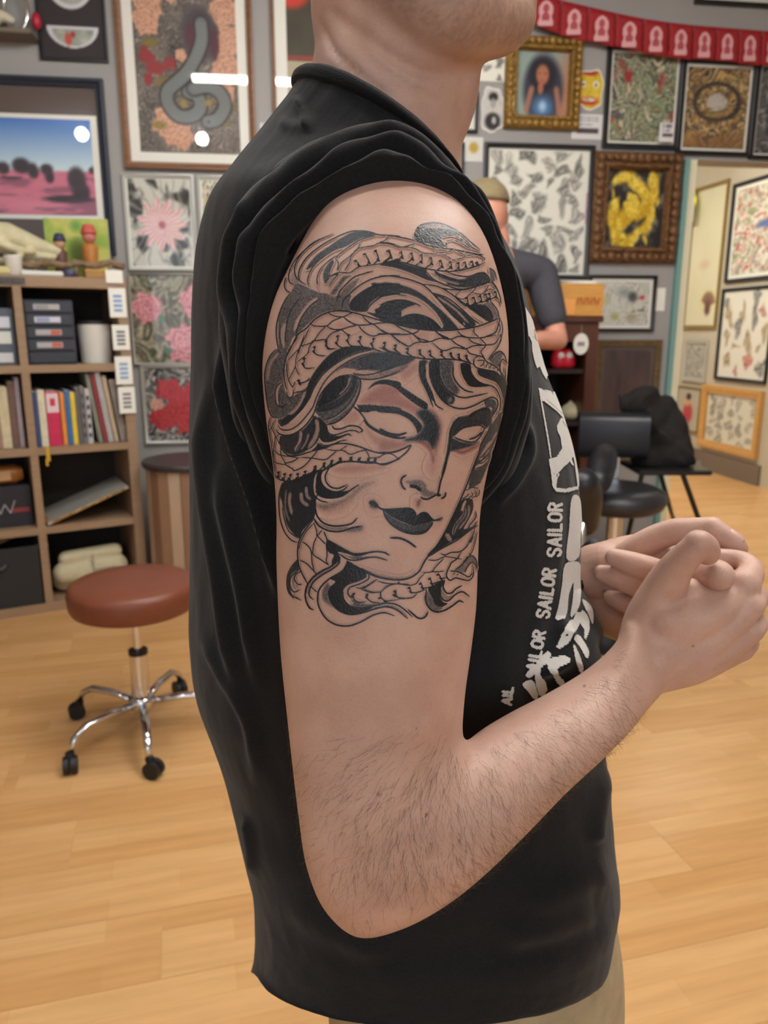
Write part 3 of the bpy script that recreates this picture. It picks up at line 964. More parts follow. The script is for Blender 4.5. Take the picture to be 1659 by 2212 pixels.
# lines: tile ; width(px) ; points
LINES = '''
1;2.4;880 248 700 330 560 430 440 550 375 660 350 760 365 830 420 860
1;2.6;720 310 600 390 480 520 425 640 430 740 470 810
1;3;1210 210 1080 225 900 300 740 390 600 500 520 600 475 700 480 800 560 860
1;3;1210 210 1330 230 1420 260 1540 268 1680 278
1;2.6;830 480 700 580 620 680 580 790 590 880
1;2.6;920 510 800 600 720 690 690 790 700 860
1;2.6;320 770 300 850 320 920 370 955
1;2.6;910 545 960 490 1080 400 1210 320 1390 270
1;2.4;850 750 960 710 1080 715 1180 650 1280 630 1480 600 1659 545
1;2.4;1090 530 1160 440 1250 410 1370 390 1430 360 1560 360 1680 400
1;2.2;1540 285 1500 330 1430 360
1;2.2;910 545 945 600 930 690
1;2.2;1090 510 1085 580 1020 690
1;2.2;1210 335 1180 420 1080 520 980 600 940 690
1;2.2;880 580 850 660 840 720 850 760
1;2.6;370 955 300 1060 240 1200 205 1350 205 1480 225 1620
1;2.2;500 1000 400 1130 340 1270 315 1430 310 1560
1;2.4;720 1020 600 1120 500 1260 450 1400 435 1470
1;2;250 1330 245 1480 270 1600
1;2.8;1360 695 1250 725 1130 770 1040 850 960 940 920 1060
1;3;1680 748 1500 755 1330 795 1180 880 1080 970 1010 1040 985 1140
1;2.6;1680 850 1480 850 1320 890 1190 970 1110 1040 1080 1110
1;3;1680 965 1500 985 1400 1040 1320 1110 1290 1160
1;3;1680 1040 1520 1070 1440 1130 1390 1190
1;2.4;850 760 940 730 880 800 830 880
1;3.2;340 1700 450 1470 560 1380 680 1260 820 1190 950 1170 1120 1190 1300 1240 1500 1300 1680 1335
1;2.6;820 1195 900 1230 1000 1240 1080 1205 1130 1190
1;2.6;1000 1240 880 1290 800 1350 660 1350 620 1330
1;2.8;1000 1240 1080 1300 1180 1340 1330 1330 1500 1310 1680 1335
1;2.8;1230 1230 1300 1300 1380 1340 1480 1420 1570 1450 1680 1440
1;2.6;800 1350 880 1390 980 1390 1080 1360 1180 1340
1;2.8;1180 1340 1250 1420 1350 1470 1450 1450 1570 1445
1;2.4;980 1390 1040 1440 1090 1460
1;2.6;980 1400 880 1430 810 1500 800 1570 840 1620 930 1620
1;2.4;800 1350 720 1430 660 1520 600 1600 590 1680
1;2.4;600 1370 540 1500 490 1600 470 1680
1;2.2;490 1590 600 1560 650 1520
1;2.2;650 1530 740 1520 800 1510
1;2.6;1570 1450 1680 1550
2;3;0 262 150 275 420 330 600 395 900 440 1150 490 1260 545
2;2.8;0 610 250 590 420 630 560 665 720 690 850 700 1000 680 1150 640 1260 590
2;2.2;0 365 120 370 230 410 380 380 430 345
2;2.2;230 405 400 420 530 480 690 480 620 400
2;2.2;690 475 780 470 890 445
2;2.2;720 490 800 510 870 560 980 540 1020 510 910 450
2;2;1020 510 1150 500 1230 520
2;2;110 285 60 330 0 350
2;2;1260 545 1240 570
2;3.2;0 750 150 755 330 790 480 840 560 890 680 1010 850 1200 960 1300 1030 1370
2;2.4;0 990 150 968 330 990
2;3;0 1100 120 1055 280 1040 420 1080 490 1112
2;2.6;200 1320 260 1250 380 1210 500 1220 620 1270 700 1340 740 1390
2;3;530 850 700 880 830 950 980 1060 1150 1170 1280 1290
2;2.8;640 960 800 1010 950 1120 1100 1260 1200 1330
2;2.6;660 690 760 760 900 800 1050 830
2;3;550 690 640 790 760 850 950 910 1130 885 1310 820 1270 730 1200 715 1050 760 900 740 800 705
2;2.6;720 890 850 915 1000 918 1130 890 1310 830 1380 880 1430 970
2;2.6;890 1000 1030 1110 1150 1080 1280 1050 1380 1010 1430 1040
2;2;980 920 910 990 1000 1030 1100 950 1160 890
2;2;1100 950 1230 965 1310 850
2;2;1230 965 1310 910 1370 925
2;2.8;1330 800 1400 900 1440 1010 1450 1090
2;3;430 330 420 250 470 160 560 125 660 118 780 140 950 230 1080 340 1200 440
2;2.4;700 190 860 212 980 280 1100 400
2;2.6;760 290 860 268 970 310 1080 400 1200 460
2;3;800 412 800 350 870 323 970 360 1090 430
2;3;430 330 600 390 830 430 1100 480 1240 500
2;2.4;1240 1090 1330 1180 1355 1275
2;2.4;1320 1050 1400 1150 1430 1250
2;2.4;1310 660 1370 700 1400 800
2;3.4;0 1270 200 1330 420 1380 700 1405 950 1392 1150 1360 1300 1310 1440 1255
2;3;0 1390 150 1450 400 1440 480 1390
2;3;160 1320 260 1380 400 1450 500 1540 600 1540
2;2.4;1130 1370 1130 1430 1180 1480
2;2.8;650 1400 720 1450 830 1500
2;2.6;930 1410 980 1460 1060 1490
2;2.6;0 1455 130 1450 230 1530 340 1590
2;3;1440 1255 1420 1330 1380 1430 1260 1480
2;2;1400 1380 1430 1330 1440 1400 1405 1440
2;2.2;1450 1280 1470 1400 1430 1560 1380 1640
3;2.6;470 40 400 130 350 210 320 300 300 400 295 500 310 600 330 680
3;2.4;330 330 330 450 350 560 400 650
3;2.4;330 690 335 745 370 768 402 740 410 660
3;2.4;410 720 460 700 540 690 580 640
3;2;540 0 510 100 470 200 440 300 430 400 380 500 350 560
3;2;660 80 600 160 570 250 440 350
3;2;480 180 400 260 340 330
3;2;490 160 600 120 660 90 800 70
3;2;430 400 460 470 480 495
3;2;430 580 400 650
3;2.8;200 190 130 270 85 380 65 500 70 620 85 760 110 900 150 990 200 1010
3;2.4;280 570 210 640 190 740 210 850 270 890
3;2.2;240 720 235 820 260 880 330 850
3;2.6;1390 215 1180 280 1040 350 900 450 780 580 690 750 640 880 560 990 470 1090 370 1150 270 1150 220 1100
3;2.6;1380 195 1200 228 1050 285 900 375 760 495 660 645 600 775 520 895 420 1000 330 1080
3;3;1090 490 950 520 840 600 740 720 690 840 650 960 560 1090 450 1180 340 1220 240 1200 200 1150
3;2.6;1600 260 1480 350 1330 410 1150 440
3;2.8;1680 365 1500 440 1330 490 1180 495 1120 480
3;3;1680 455 1500 520 1350 550 1200 540 1090 490
3;3.4;1090 495 1180 530 1212 590 1190 720 1120 870 1020 990 900 1070 800 1092
3;2.6;1100 550 1060 650 960 750 800 830 690 870
3;2.6;1150 560 1100 690 1000 810 850 900 690 930
3;2.6;1190 600 1130 750 1040 880 900 990 760 1040
3;3;250 1230 250 1320 290 1410 360 1460 460 1460 560 1430 660 1400
3;2.4;640 990 650 1130 600 1270 520 1390 440 1430
3;2.4;720 1050 722 1180 690 1290 600 1385
3;2.2;520 1170 510 1280 440 1400
3;3;810 1110 820 1180 880 1215 960 1200 1060 1165 1150 1165 1195 1190
3;3.4;870 1100 900 1140 980 1140 1080 1105 1180 1115 1232 1160 1200 1182
3;3.4;1100 1222 1050 1205 960 1240 860 1285 770 1290 720 1240
3;2.6;1050 1275 960 1290 870 1330 780 1340 720 1310
3;3.4;730 1370 900 1322 1030 1317 1180 1350 1320 1400 1440 1430 1560 1428 1680 1405
4;3.6;-20 1425 150 1420 280 1380 375 1332
4;3.4;380 1340 310 1430 200 1510 80 1555 -20 1562
3;3;1680 1500 1500 1570 1400 1550 1280 1550 1100 1530 960 1540 850 1590 740 1660
3;2.2;130 1000 110 1120 140 1300 160 1450 190 1680
3;2;180 1040 150 1130 190 1230 170 1400 170 1500
3;2;110 1170 150 1120
3;2;190 1230 250 1330
3;2;190 1250 240 1200
3;2.2;170 1390 240 1450 350 1470 480 1490
3;2.2;260 1300 260 1450 310 1560 210 1550 170 1520
3;2.6;480 1480 400 1530 310 1560 400 1620 420 1640 530 1590 640 1470 710 1380
3;2.6;490 1480 620 1490 780 1510 860 1460 930 1400
3;2.4;780 1380 900 1400 1000 1400 1090 1445 1200 1410 1270 1400 1310 1470 1300 1520
3;2;1050 1340 960 1400
3;2;1310 1490 1420 1480 1500 1440
4;2.2;-20 1490 70 1440 150 1445 230 1500
4;2.8;-20 5 130 5 250 5
4;2.8;150 15 230 90 340 155 440 110 600 100 720 60 850 70 950 35 1050 50 1200 55 1280 40 1400 20
4;2.8;390 0 470 60 600 100
4;2.8;690 0 760 45 850 70
4;2.8;630 110 720 190 790 205 900 170 1030 185 1120 150 1270 140 1380 120 1440 20
4;2.8;850 70 920 130 1030 185 1080 240 1180 265
4;2.6;1060 60 1120 110 1270 150
4;2.4;1200 60 1270 130
4;2.6;1270 150 1210 220 1250 290
4;3.6;0 170 100 210 250 260 400 285 600 310 850 310 1000 330 1120 372
4;2.4;1440 0 1450 80 1400 180 1350 240 1290 320
4;3;1130 300 1180 270 1240 290 1280 340 1400 410 1500 530
4;3;1130 300 1125 360 1160 410 1290 440 1380 460 1460 530 1500 550
4;2.6;1160 325 1240 325 1240 370 1200 392
4;2;1290 350 1270 410
4;2;1335 370 1320 420
4;2;1385 390 1370 430
4;2;1420 420 1405 455
4;2.8;1310 320 1380 240 1440 215 1490 260 1525 370
4;2.8;1500 410 1500 545 1450 480 1438 380 1470 308 1520 360
4;3.2;480 330 475 450 500 560 560 680 610 800 640 880
4;3;545 380 550 540 620 700 670 850 760 910
4;3.4;590 340 600 500 650 650 740 790 850 870 980 902 1110 870 1250 800 1340 765 1400 790 1412 850 1385 930 1340 990
4;3.4;710 400 720 520 780 640 880 730 1000 768 1130 750 1290 715
4;3.4;880 370 880 500 930 600 1020 680 1120 704
4;3;1080 370 1090 460 1150 550 1230 600 1340 630 1400 680 1440 780 1440 880 1420 950
4;3;1170 420 1190 490 1270 530 1380 570 1450 660 1480 780
4;2.6;1500 540 1520 640 1535 740
4;2.6;1500 560 1510 680 1500 850 1440 1000
4;3;1420 950 1440 1060 1400 1250
4;5;0 1140 100 1190 220 1213 320 1190
4;4.6;0 1160 120 1230 240 1252 310 1240
3;3.4;1130 880 1190 930 1240 990 1300 1080 1400 1150 1540 1200 1680 1230
3;5.5;1250 1040 1330 1120 1450 1190 1560 1230 1680 1250
3;4;1130 878 1200 925 1320 935
3;2.4;1170 850 1220 920
3;2;1250 850 1300 925
3;2;1310 845 1370 925
3;2;1380 850 1430 925
3;2;1450 855 1490 925
3;2;1520 865 1560 930
3;2;1590 870 1620 935
4;3;890 1222 980 1140 1080 1110 1200 1100 1255 1135
4;3;880 1200 980 1080 1100 1040 1220 1060 1262 1115
4;2;1100 1050 1090 1110
4;2;1150 1045 1150 1100
4;2;1200 1055 1200 1100
4;3;890 1238 960 1270 1080 1300 1160 1280 1230 1190 1252 1130
4;4;1070 1268 1150 1240 1220 1180
4;4;950 1000 890 1080 850 1180 840 1300 820 1420 790 1540 755 1680
4;3;1340 1080 1280 1200 1210 1330 1180 1450 1105 1680
4;2.4;1420 1190 1340 1330 1250 1440 1200 1490
4;2.4;1310 1470 1240 1540 1180 1560
5;2.8;1600 30 1500 90 1350 130 1250 100 1000 95 850 110 700 180 560 220 450 280 330 325 200 330 100 290 75 250
5;2.8;165 350 130 480 125 620 140 780 190 930 270 1030 350 1060
5;2.4;165 640 190 780 240 920 350 1010
5;3;570 190 540 280 530 400 550 500 620 560 710 582
5;3.4;690 160 630 230 625 330 680 410 780 455 880 440 950 385
5;3.4;730 160 680 260 690 340 750 400 840 412 940 370
5;3.6;560 450 630 510 740 530 880 505 980 435 1080 370
5;3;590 470 560 560 560 640
5;3.8;560 640 580 740 660 830 800 865 980 840 1060 770
5;3.8;530 760 600 860 720 920 860 928 1000 885 1120 868
5;3.2;530 800 430 920 370 1030 350 1130 350 1250 370 1360 420 1470 470 1560
5;2.4;540 830 450 930 390 1040 365 1140
5;2.6;540 820 575 920 580 980 640 910
5;2.6;580 980 540 1080 530 1180 550 1220 630 1270 715 1332
5;2.6;580 980 680 1080
5;2.6;400 1050 470 1100 510 1170 520 1300 550 1410
5;2.6;370 1270 450 1310 530 1390 580 1445
5;2.6;690 1080 700 1200 690 1280 720 1335
5;3;660 930 690 1000 705 1050
5;4;710 1030 860 1120 1000 1190 1120 1192 1280 1170 1380 1180 1445 1215
5;3.4;830 1190 950 1262 1060 1272 1200 1240 1300 1240 1420 1275
5;4;780 1230 790 1300 740 1350 640 1400 540 1470 470 1560 440 1660 450 1760 490 1840 535 1865
5;3.4;850 1240 840 1310 760 1380 640 1450 540 1530 490 1630 490 1700 535 1742
5;3.6;940 1290 880 1400 720 1500 620 1600 588 1700 600 1820 680 1960 800 2040 950 2058 1100 2010 1250 1930 1380 1900 1500 1935
5;3.4;740 1580 718 1680 760 1790 850 1880 980 1922 1130 1900 1290 1850 1420 1830 1540 1870 1660 1970
5;3.4;890 1640 900 1740 980 1820 1120 1842 1280 1810 1400 1785 1520 1800 1620 1860 1720 1950
5;3;1200 1440 1190 1500 1080 1560 970 1600 948 1670 995 1735
5;3;350 1260 270 1360 228 1460 222 1580 250 1670 320 1715 390 1750
5;2.8;360 1390 270 1470 258 1570 300 1650 370 1630
5;2.6;400 1400 330 1440 310 1500 350 1560 400 1560
5;2.6;510 1590 550 1630 580 1650
5;2.4;1040 1600 1130 1610 1200 1570 1300 1500
5;2.4;1130 1610 1230 1650 1340 1650 1420 1580 1540 1550 1560 1520
5;2.4;1300 1520 1420 1550 1540 1555 1680 1560
5;2.6;1340 1650 1340 1720
6;3.6;-100 1330 60 1400 200 1470 350 1502 480 1506 590 1480 690 1410 740 1320 790 1240 890 1120 990 960 1100 740 1200 520 1280 330 1350 130 1400 0
5;3.6;940 1280 1080 1370 1190 1430 1350 1490
6;4;1040 0 1000 180 950 330 920 470 880 500 800 542 740 537 712 515
6;4.5;540 255 490 290 478 340 500 400 532 428
6;8;590 385 620 390 660 400 715 440
6;6;905 495 950 495
6;4;1012 465 1000 510 958 538
6;4;130 585 180 620 260 665 400 662 580 655 640 700 660 748 730 708 790 718 862 794 960 772
6;3.6;262 680 300 770 380 860 500 930 640 960 760 940 840 855 855 805
6;3;262 672 380 752 500 805 620 850 760 824 862 796
6;9;110 585 150 590 190 630
6;5;350 1005 460 1010 560 1050 655 1118
6;3;1330 540 1330 660 1280 780 1220 890 1262 922 1300 850 1370 760 1370 690
6;2.6;1390 810 1330 880 1260 930
6;2.6;1240 620 1225 740 1130 860 1100 960
6;2.6;1400 100 1470 60 1530 0
6;2.6;1370 180 1450 150 1510 100
6;2.4;1280 400 1400 412
6;2.2;1210 540 1260 510 1290 480
6;2.2;1280 530 1330 500 1330 465
6;2.2;1320 530 1370 500 1375 450
6;2.2;1370 520 1410 480 1412 430
6;2.2;1250 440 1340 395 1440 330
6;3.2;790 1240 950 1140 1150 1030 1300 915 1395 858
6;2.8;950 1190 1000 1210 1080 1180 1180 1170 1260 1110 1300 1030 1340 960 1360 890
6;6;1300 1060 1335 985
6;2.2;1390 930 1362 1060 1320 1180 1240 1290 1190 1330
6;2.4;800 1270 900 1272 1000 1230 1080 1240 1200 1260
6;3.2;1200 1170 1150 1250 1080 1300 1060 1340 1030 1400 1020 1460 1060 1512 1130 1485 1200 1500 1290 1512 1340 1450 1342 1350
6;3;1060 1400 1150 1410 1220 1440 1290 1472 1330 1420
6;3;1120 1390 1200 1330 1270 1240 1330 1220 1372 1270 1392 1365
6;3;1240 1420 1270 1350 1320 1300 1360 1320 1390 1380
6;2;1120 1420 1100 1450
6;2;1160 1430 1150 1455
6;2;1290 1190 1310 1205
6;2;1250 1230 1275 1245
6;2;1220 1275 1240 1290
6;2.4;990 1250 900 1340 840 1410 730 1422
6;2.4;840 1410 920 1412 990 1400
6;2.4;760 1430 700 1490 660 1550 580 1572 440 1555 300 1550 200 1520
6;2.4;470 1540 330 1580 240 1650 238 1710 300 1758 460 1740
6;2.4;0 1620 120 1660 240 1650
6;2.4;190 1500 60 1580 0 1600
6;4;780 1620 770 1750 820 1850 900 1890 1000 1870 1100 1810 1170 1760 1225 1775
6;3.6;950 1600 948 1690 990 1752 1050 1752 1130 1680 1210 1650 1295 1705
6;3.6;1000 1520 980 1590 1020 1662 1080 1662 1140 1610 1205 1578
6;4;560 1862 680 1962 760 1952 800 1890
'''
# scale hooks: tile ; top point ; knuckle ; tail(s)
HOOKS = '''
1;1260 490 1310 590 1280 630
1;1390 450 1420 560 1350 625
1;1550 450 1570 530 1480 605
1;1150 570 1190 625 1180 655
2;100 450 130 520 30 600
2;255 465 265 530 170 588
2;380 480 390 550 310 605
2;500 500 495 585 420 632
2;610 535 620 605 540 662
2;725 570 745 640 680 688
2;845 585 850 650 770 698
2;940 595 940 660 880 700
2;1015 590 1030 645 960 690
2;1100 580 1115 630 1060 670
2;1160 590 1172 620 1130 650
2;1040 1010 1050 1085 1020 1105
2;1120 1010 1140 1075 1100 1095
2;1200 990 1212 1055 1170 1080
2;1265 970 1280 1045 1240 1065
2;1310 960 1312 1025 1290 1045
2;1380 940 1390 1000 1360 1015
3;660 160 650 220 700 260 800 270
3;540 300 520 370 560 418 660 410
3;470 560 480 600 570 570 600 530
3;800 90 800 150 830 190 910 180
3;940 30 920 120 980 170 1080 160
3;1070 20 1050 90 1100 150 1200 152
3;1210 40 1190 100 1250 170 1350 190
3;1370 60 1340 130 1380 190 1480 222
3;1500 110 1490 170 1540 220 1640 232
3;1630 140 1620 190 1680 240
4;60 110 50 170 120 215
4;190 140 180 190 260 260
4;335 180 330 235 410 288
4;480 200 480 245 560 305
4;600 210 605 262 680 312
4;740 215 740 262 800 312
4;850 235 855 272 910 315
4;945 250 945 292 1000 330
4;1035 265 1040 305 1090 350
3;970 1490 970 1520 900 1560
3;1100 1480 1095 1510 1040 1535
3;1200 1490 1190 1520 1130 1540
3;1310 1490 1300 1525 1240 1550
3;1390 1500 1380 1530 1330 1555
3;870 1520 860 1560 800 1600
3;780 1550 770 1590 720 1630
3;670 1590 660 1630 620 1670
5;560 150 555 200 500 235
5;440 210 425 260 380 295
5;350 240 340 295 290 320
5;265 250 245 300 210 325
5;195 240 175 300 140 320
5;120 220 115 270 95 285
5;1020 1670 1000 1705 1060 1770 1160 1772
5;1180 1680 1170 1720 1240 1775 1330 1780
5;1330 1720 1390 1762 1500 1752
5;1510 1640 1520 1692 1580 1732 1680 1720
6;410 1640 390 1692 460 1722 600 1722 670 1670
6;575 1600 590 1650 650 1662 780 1620
6;710 1550 730 1602 800 1600 880 1572
6;820 1490 840 1552 900 1540 975 1510
6;920 1440 950 1490 1020 1482
'''


def draw_tattoo():
    K = Ink(545, 470, 1135, 1375, 1.0)
    for ln in FILLS.strip().split('\n'):
        n, v, sft, s = ln.split(';')
        K.poly(tp(int(n), s), float(v), float(sft))
    for ln in ERASE.strip().split('\n'):
        n, w, v, sft, s = ln.split(';')
        K.erase(tp(int(n), s), float(w), float(v), float(sft))
    for ln in REDS.strip().split('\n'):
        n, v, sft, s = ln.split(';')
        K.poly(tp(int(n), s), 0, float(sft), red=min(1, float(v) * 1.35))
    for ln in LINES.strip().split('\n'):
        n, w, s = ln.split(';')
        K.line(tp(int(n), s), float(w))
    for ln in HOOKS.strip().split('\n'):
        n, s = ln.split(';')
        P = tp(int(n), s)
        K.line(np.vstack([P[0] + (-2, 2), P[0], P[0] * 0.4 + P[1] * 0.6 + (1.5, 0), P[1:]]), 2.8)
        K.line(np.vstack([P[0] + (-2, 1.5), P[0] + (1, 0)]), 4.2, taper=False)
        K.line(np.vstack([P[1] - (1, 1), P[1] + (2, 2)]), 4.4, taper=False)
    # grain of the whip shading
    yy, xx = np.mgrid[0:K.h, 0:K.w]
    g = np.random.default_rng(3).random((K.h, K.w)).astype(np.float32)
    g = (g + np.roll(g, 1, 0) + np.roll(g, 1, 1) + np.roll(np.roll(g, 1, 0), 1, 1)) / 4
    mid = np.clip(K.ink * (1 - K.ink) * 4, 0, 1)
    K.ink = np.clip(K.ink + (g - 0.5) * 0.42 * mid, 0, 0.97)
    K.red = np.clip(K.red + (g - 0.5) * 0.3 * (K.red > 0.05), 0, 1)
    return K
# ---------------------------------------------------------------- the tattooed person
def pb(rows):
    """rows (px, py, Y, r_px) -> rows (x, y, z, r)"""
    out = []
    for px, py, Y, r in rows:
        p = at(px, py, Y)
        dep = (p[1] - CAM[1]) * CP - (p[2] - CAM[2]) * SP
        out.append((*p, r * dep / FPX))
    return out


class Loft:
    """stations: (xin, yin, xout, yout, Y, half thickness, exponent) in picture px / metres -> smooth tube surface"""
    def __init__(s, st, iters=5, ydir=False):
        s.st = np.array(st, float)
        s.keys = np.arange(len(st), dtype=float)
        s.ydir = ydir
        s.adj = np.zeros((len(st), 2))
        th = np.linspace(0, 2 * np.pi, 73)[:-1]
        for _ in range(iters):
            for i, row in enumerate(s.st):
                ring = s._ring(i, th)
                pp = proj(ring)
                a, b = row[0:2], row[2:4]
                d = b - a
                L = np.linalg.norm(d)
                d = d / L
                q = (pp - a) @ d
                s.adj[i, 0] -= q.min()
                s.adj[i, 1] -= q.max() - L
        s.A, s.B = [], []
        for i in range(len(s.st)):
            a, b = s._ends(i)
            s.A.append(a)
            s.B.append(b)
        s.A, s.B = np.array(s.A), np.array(s.B)

    def _ends(s, i):
        row = s.st[i]
        a, b = row[0:2], row[2:4]
        d = (b - a) / np.linalg.norm(b - a)
        a2, b2 = a + d * s.adj[i, 0], b + d * s.adj[i, 1]
        return at(a2[0], a2[1], row[4]), at(b2[0], b2[1], row[4])

    def _frame(s, A, B):
        C = (A + B) / 2
        ax = (B - A) / 2
        if s.ydir:
            T = np.tile(np.array([0, -1.0, 0]), (len(np.atleast_2d(C)), 1))
        else:
            T = CAM - np.atleast_2d(C)
        T = np.atleast_2d(T)
        axn = np.atleast_2d(ax) / np.linalg.norm(np.atleast_2d(ax), axis=1)[:, None]
        T = T - (T * axn).sum(1)[:, None] * axn
        T = T / np.linalg.norm(T, axis=1)[:, None]
        return np.atleast_2d(C), np.atleast_2d(ax), T

    def _ring(s, i, th):
        A, B = s._ends(i)
        C, ax, T = s._frame(A[None], B[None])
        e = s.st[i, 6]
        c, sn = np.cos(th), np.sin(th)
        c = np.sign(c) * np.abs(c) ** (2 / e)
        sn = np.sign(sn) * np.abs(sn) ** (2 / e)
        return C + ax * (-c)[:, None] + T * (sn * s.st[i, 5])[:, None]

    def surf(s, u, th):
        """u array of station coordinates (n,), th array (m,) or (n,m) -> (n, m, 3); th=0 at 'in', pi/2 faces the camera"""
        u = np.asarray(u, float)
        A, B = spl(s.keys, s.A, u), spl(s.keys, s.B, u)
        h = spl(s.keys, s.st[:, 5], u)[:, 0]
        e = spl(s.keys, s.st[:, 6], u)
        C, ax, T = s._frame(A, B)
        th = np.broadcast_to(np.atleast_2d(th), (len(u), np.atleast_2d(th).shape[1]))
        c, sn = np.cos(th), np.sin(th)
        c = np.sign(c) * np.abs(c) ** (2 / e)
        sn = np.sign(sn) * np.abs(sn) ** (2 / e)
        return C[:, None] - ax[:, None] * c[..., None] + T[:, None] * (sn * h[:, None])[..., None]

    def closed(s, nu, nt):
        u = np.linspace(0, s.keys[-1], nu)
        th = np.linspace(0, 2 * np.pi, nt, endpoint=False)
        P = s.surf(u, th)
        V = P.reshape(-1, 3)
        F = []
        for i in range(nu - 1):
            for k in range(nt):
                F.append((i * nt + k, i * nt + (k + 1) % nt, (i + 1) * nt + (k + 1) % nt, (i + 1) * nt + k))
        n = len(V)
        V = np.vstack([V, P[0].mean(0), P[-1].mean(0)])
        for k in range(nt):
            F.append((n, (k + 1) % nt, k))
            F.append((n + 1, (nu - 1) * nt + k, (nu - 1) * nt + (k + 1) % nt))
        return [tuple(v) for v in V], F


def ridge(pp, pts, amp, wd):
    """fold running along a polyline"""
    C = catmull(np.array(pts, float), 6)
    d = np.full(pp.shape[:-1], 1e9)
    tt = np.zeros(pp.shape[:-1])
    n = len(C) - 1
    for i in range(n):
        a, b = C[i], C[i + 1]
        ab = b - a
        t = np.clip(((pp - a) @ ab) / (ab @ ab + 1e-9), 0, 1)
        q = np.linalg.norm(pp - a - t[..., None] * ab, axis=-1)
        m = q < d
        d = np.where(m, q, d)
        tt = np.where(m, (i + t) / n, tt)
    fade = np.clip(np.minimum(tt, 1 - tt) * 5, 0, 1)
    return amp * np.exp(-(d / wd) ** 2) * fade


RIDGE = ridge


# right arm, shoulder -> elbow -> wrist (back contour, front contour)
ARM = Loft([
    (735, 385, 930, 372, .475, .030, 2.0),
    (690, 452, 1000, 440, .457, .046, 2.0),
    (632, 560, 1052, 520, .447, .056, 2.0),
    (588, 660, 1088, 640, .443, .061, 2.0),
    (567, 780, 1099, 760, .440, .063, 2.0),
    (574, 900, 1085, 890, .436, .061, 2.0),
    (590, 1010, 1056, 1005, .430, .058, 2.0),
    (597, 1110, 1038, 1105, .424, .056, 2.0),
    (597, 1210, 1033, 1205, .419, .055, 2.0),
    (601, 1320, 1029, 1310, .413, .054, 2.0),
    (607, 1420, 1018, 1405, .408, .053, 2.0),
    (618, 1530, 1006, 1490, .403, .052, 2.0),
    (631, 1650, 1000, 1556, .398, .051, 2.05),
    (645, 1765, 1000, 1582, .395, .050, 2.1),
    (664, 1880, 1001, 1593, .393, .049, 2.1),
    (705, 1972, 1004, 1598, .393, .048, 2.1),
    (775, 2026, 1008, 1599, .394, .047, 2.1),
    (868, 2008, 1014, 1596, .397, .046, 2.1),
    (962, 1958, 1026, 1587, .403, .046, 2.1),
    (1050, 1888, 1056, 1566, .411, .045, 2.1),
    (1140, 1800, 1110, 1535, .424, .043, 2.1),
    (1225, 1712, 1178, 1500, .440, .040, 2.1),
    (1305, 1638, 1250, 1458, .457, .036, 2.1),
    (1362, 1580, 1305, 1415, .472, .031, 2.1),
    (1402, 1530, 1338, 1375, .483, .027, 2.1),
    (1436, 1493, 1352, 1338, .493, .024, 2.1),
    (1468, 1470, 1385, 1310, .500, .016, 2.1),
])

arm_parts = [ARM.closed(160, 72)]
hy = .505
# right hand: back of the hand towards the camera
rh = [
    # metacarpals fan from the wrist to the knuckles
    [(1395, 1425, .492, 66), (1470, 1370, .500, 62), (1545, 1310, .503, 52), (1612, 1262, .500, 32)],
    [(1400, 1435, .492, 62), (1480, 1400, .498, 60), (1560, 1345, .498, 50), (1622, 1308, .494, 30)],
    [(1405, 1445, .493, 56), (1490, 1422, .498, 54), (1570, 1385, .498, 44), (1622, 1362, .496, 28)],
    [(1410, 1450, .494, 48), (1490, 1436, .500, 44), (1560, 1412, .502, 36), (1604, 1403, .503, 25)],
    [(1440, 1300, .500, 40), (1500, 1290, .506, 40), (1560, 1270, .507, 36)],
    # thumb: thenar mass, proximal, tip bent over
    [(1392, 1405, .497, 56), (1402, 1345, .500, 54), (1428, 1285, .498, 47), (1452, 1240, .493, 40)],
    [(1440, 1262, .495, 44), (1462, 1226, .488, 37), (1490, 1194, .481, 32), (1512, 1174, .479, 30)],
    [(1508, 1174, .479, 31), (1522, 1182, .484, 30), (1528, 1194, .490, 28)],
    [(1440, 1340, .494, 56), (1490, 1320, .497, 52), (1545, 1300, .498, 44)],
    [(1470, 1285, .502, 40), (1520, 1285, .504, 34), (1575, 1280, .503, 30)],
    [(1395, 1390, .497, 60), (1462, 1350, .4965, 60), (1530, 1318, .4965, 52), (1580, 1295, .499, 40)],
    # index finger curled over the other hand
    [(1606, 1262, .500, 34), (1622, 1238, .510, 28), (1612, 1218, .520, 24), (1585, 1208, .528, 22), (1545, 1204, .532, 20)],
    # middle, ring, little fingers wrapping away
    [(1624, 1306, .496, 28), (1634, 1290, .515, 25), (1620, 1275, .540, 22), (1580, 1265, .555, 20)],
    [(1624, 1360, .497, 27), (1634, 1345, .516, 24), (1618, 1330, .540, 21), (1580, 1320, .555, 19)],
    [(1606, 1402, .504, 23), (1618, 1388, .522, 21), (1600, 1374, .542, 18), (1565, 1365, .555, 17)],
]
arm_parts += [blob(pb(b)) for b in rh]
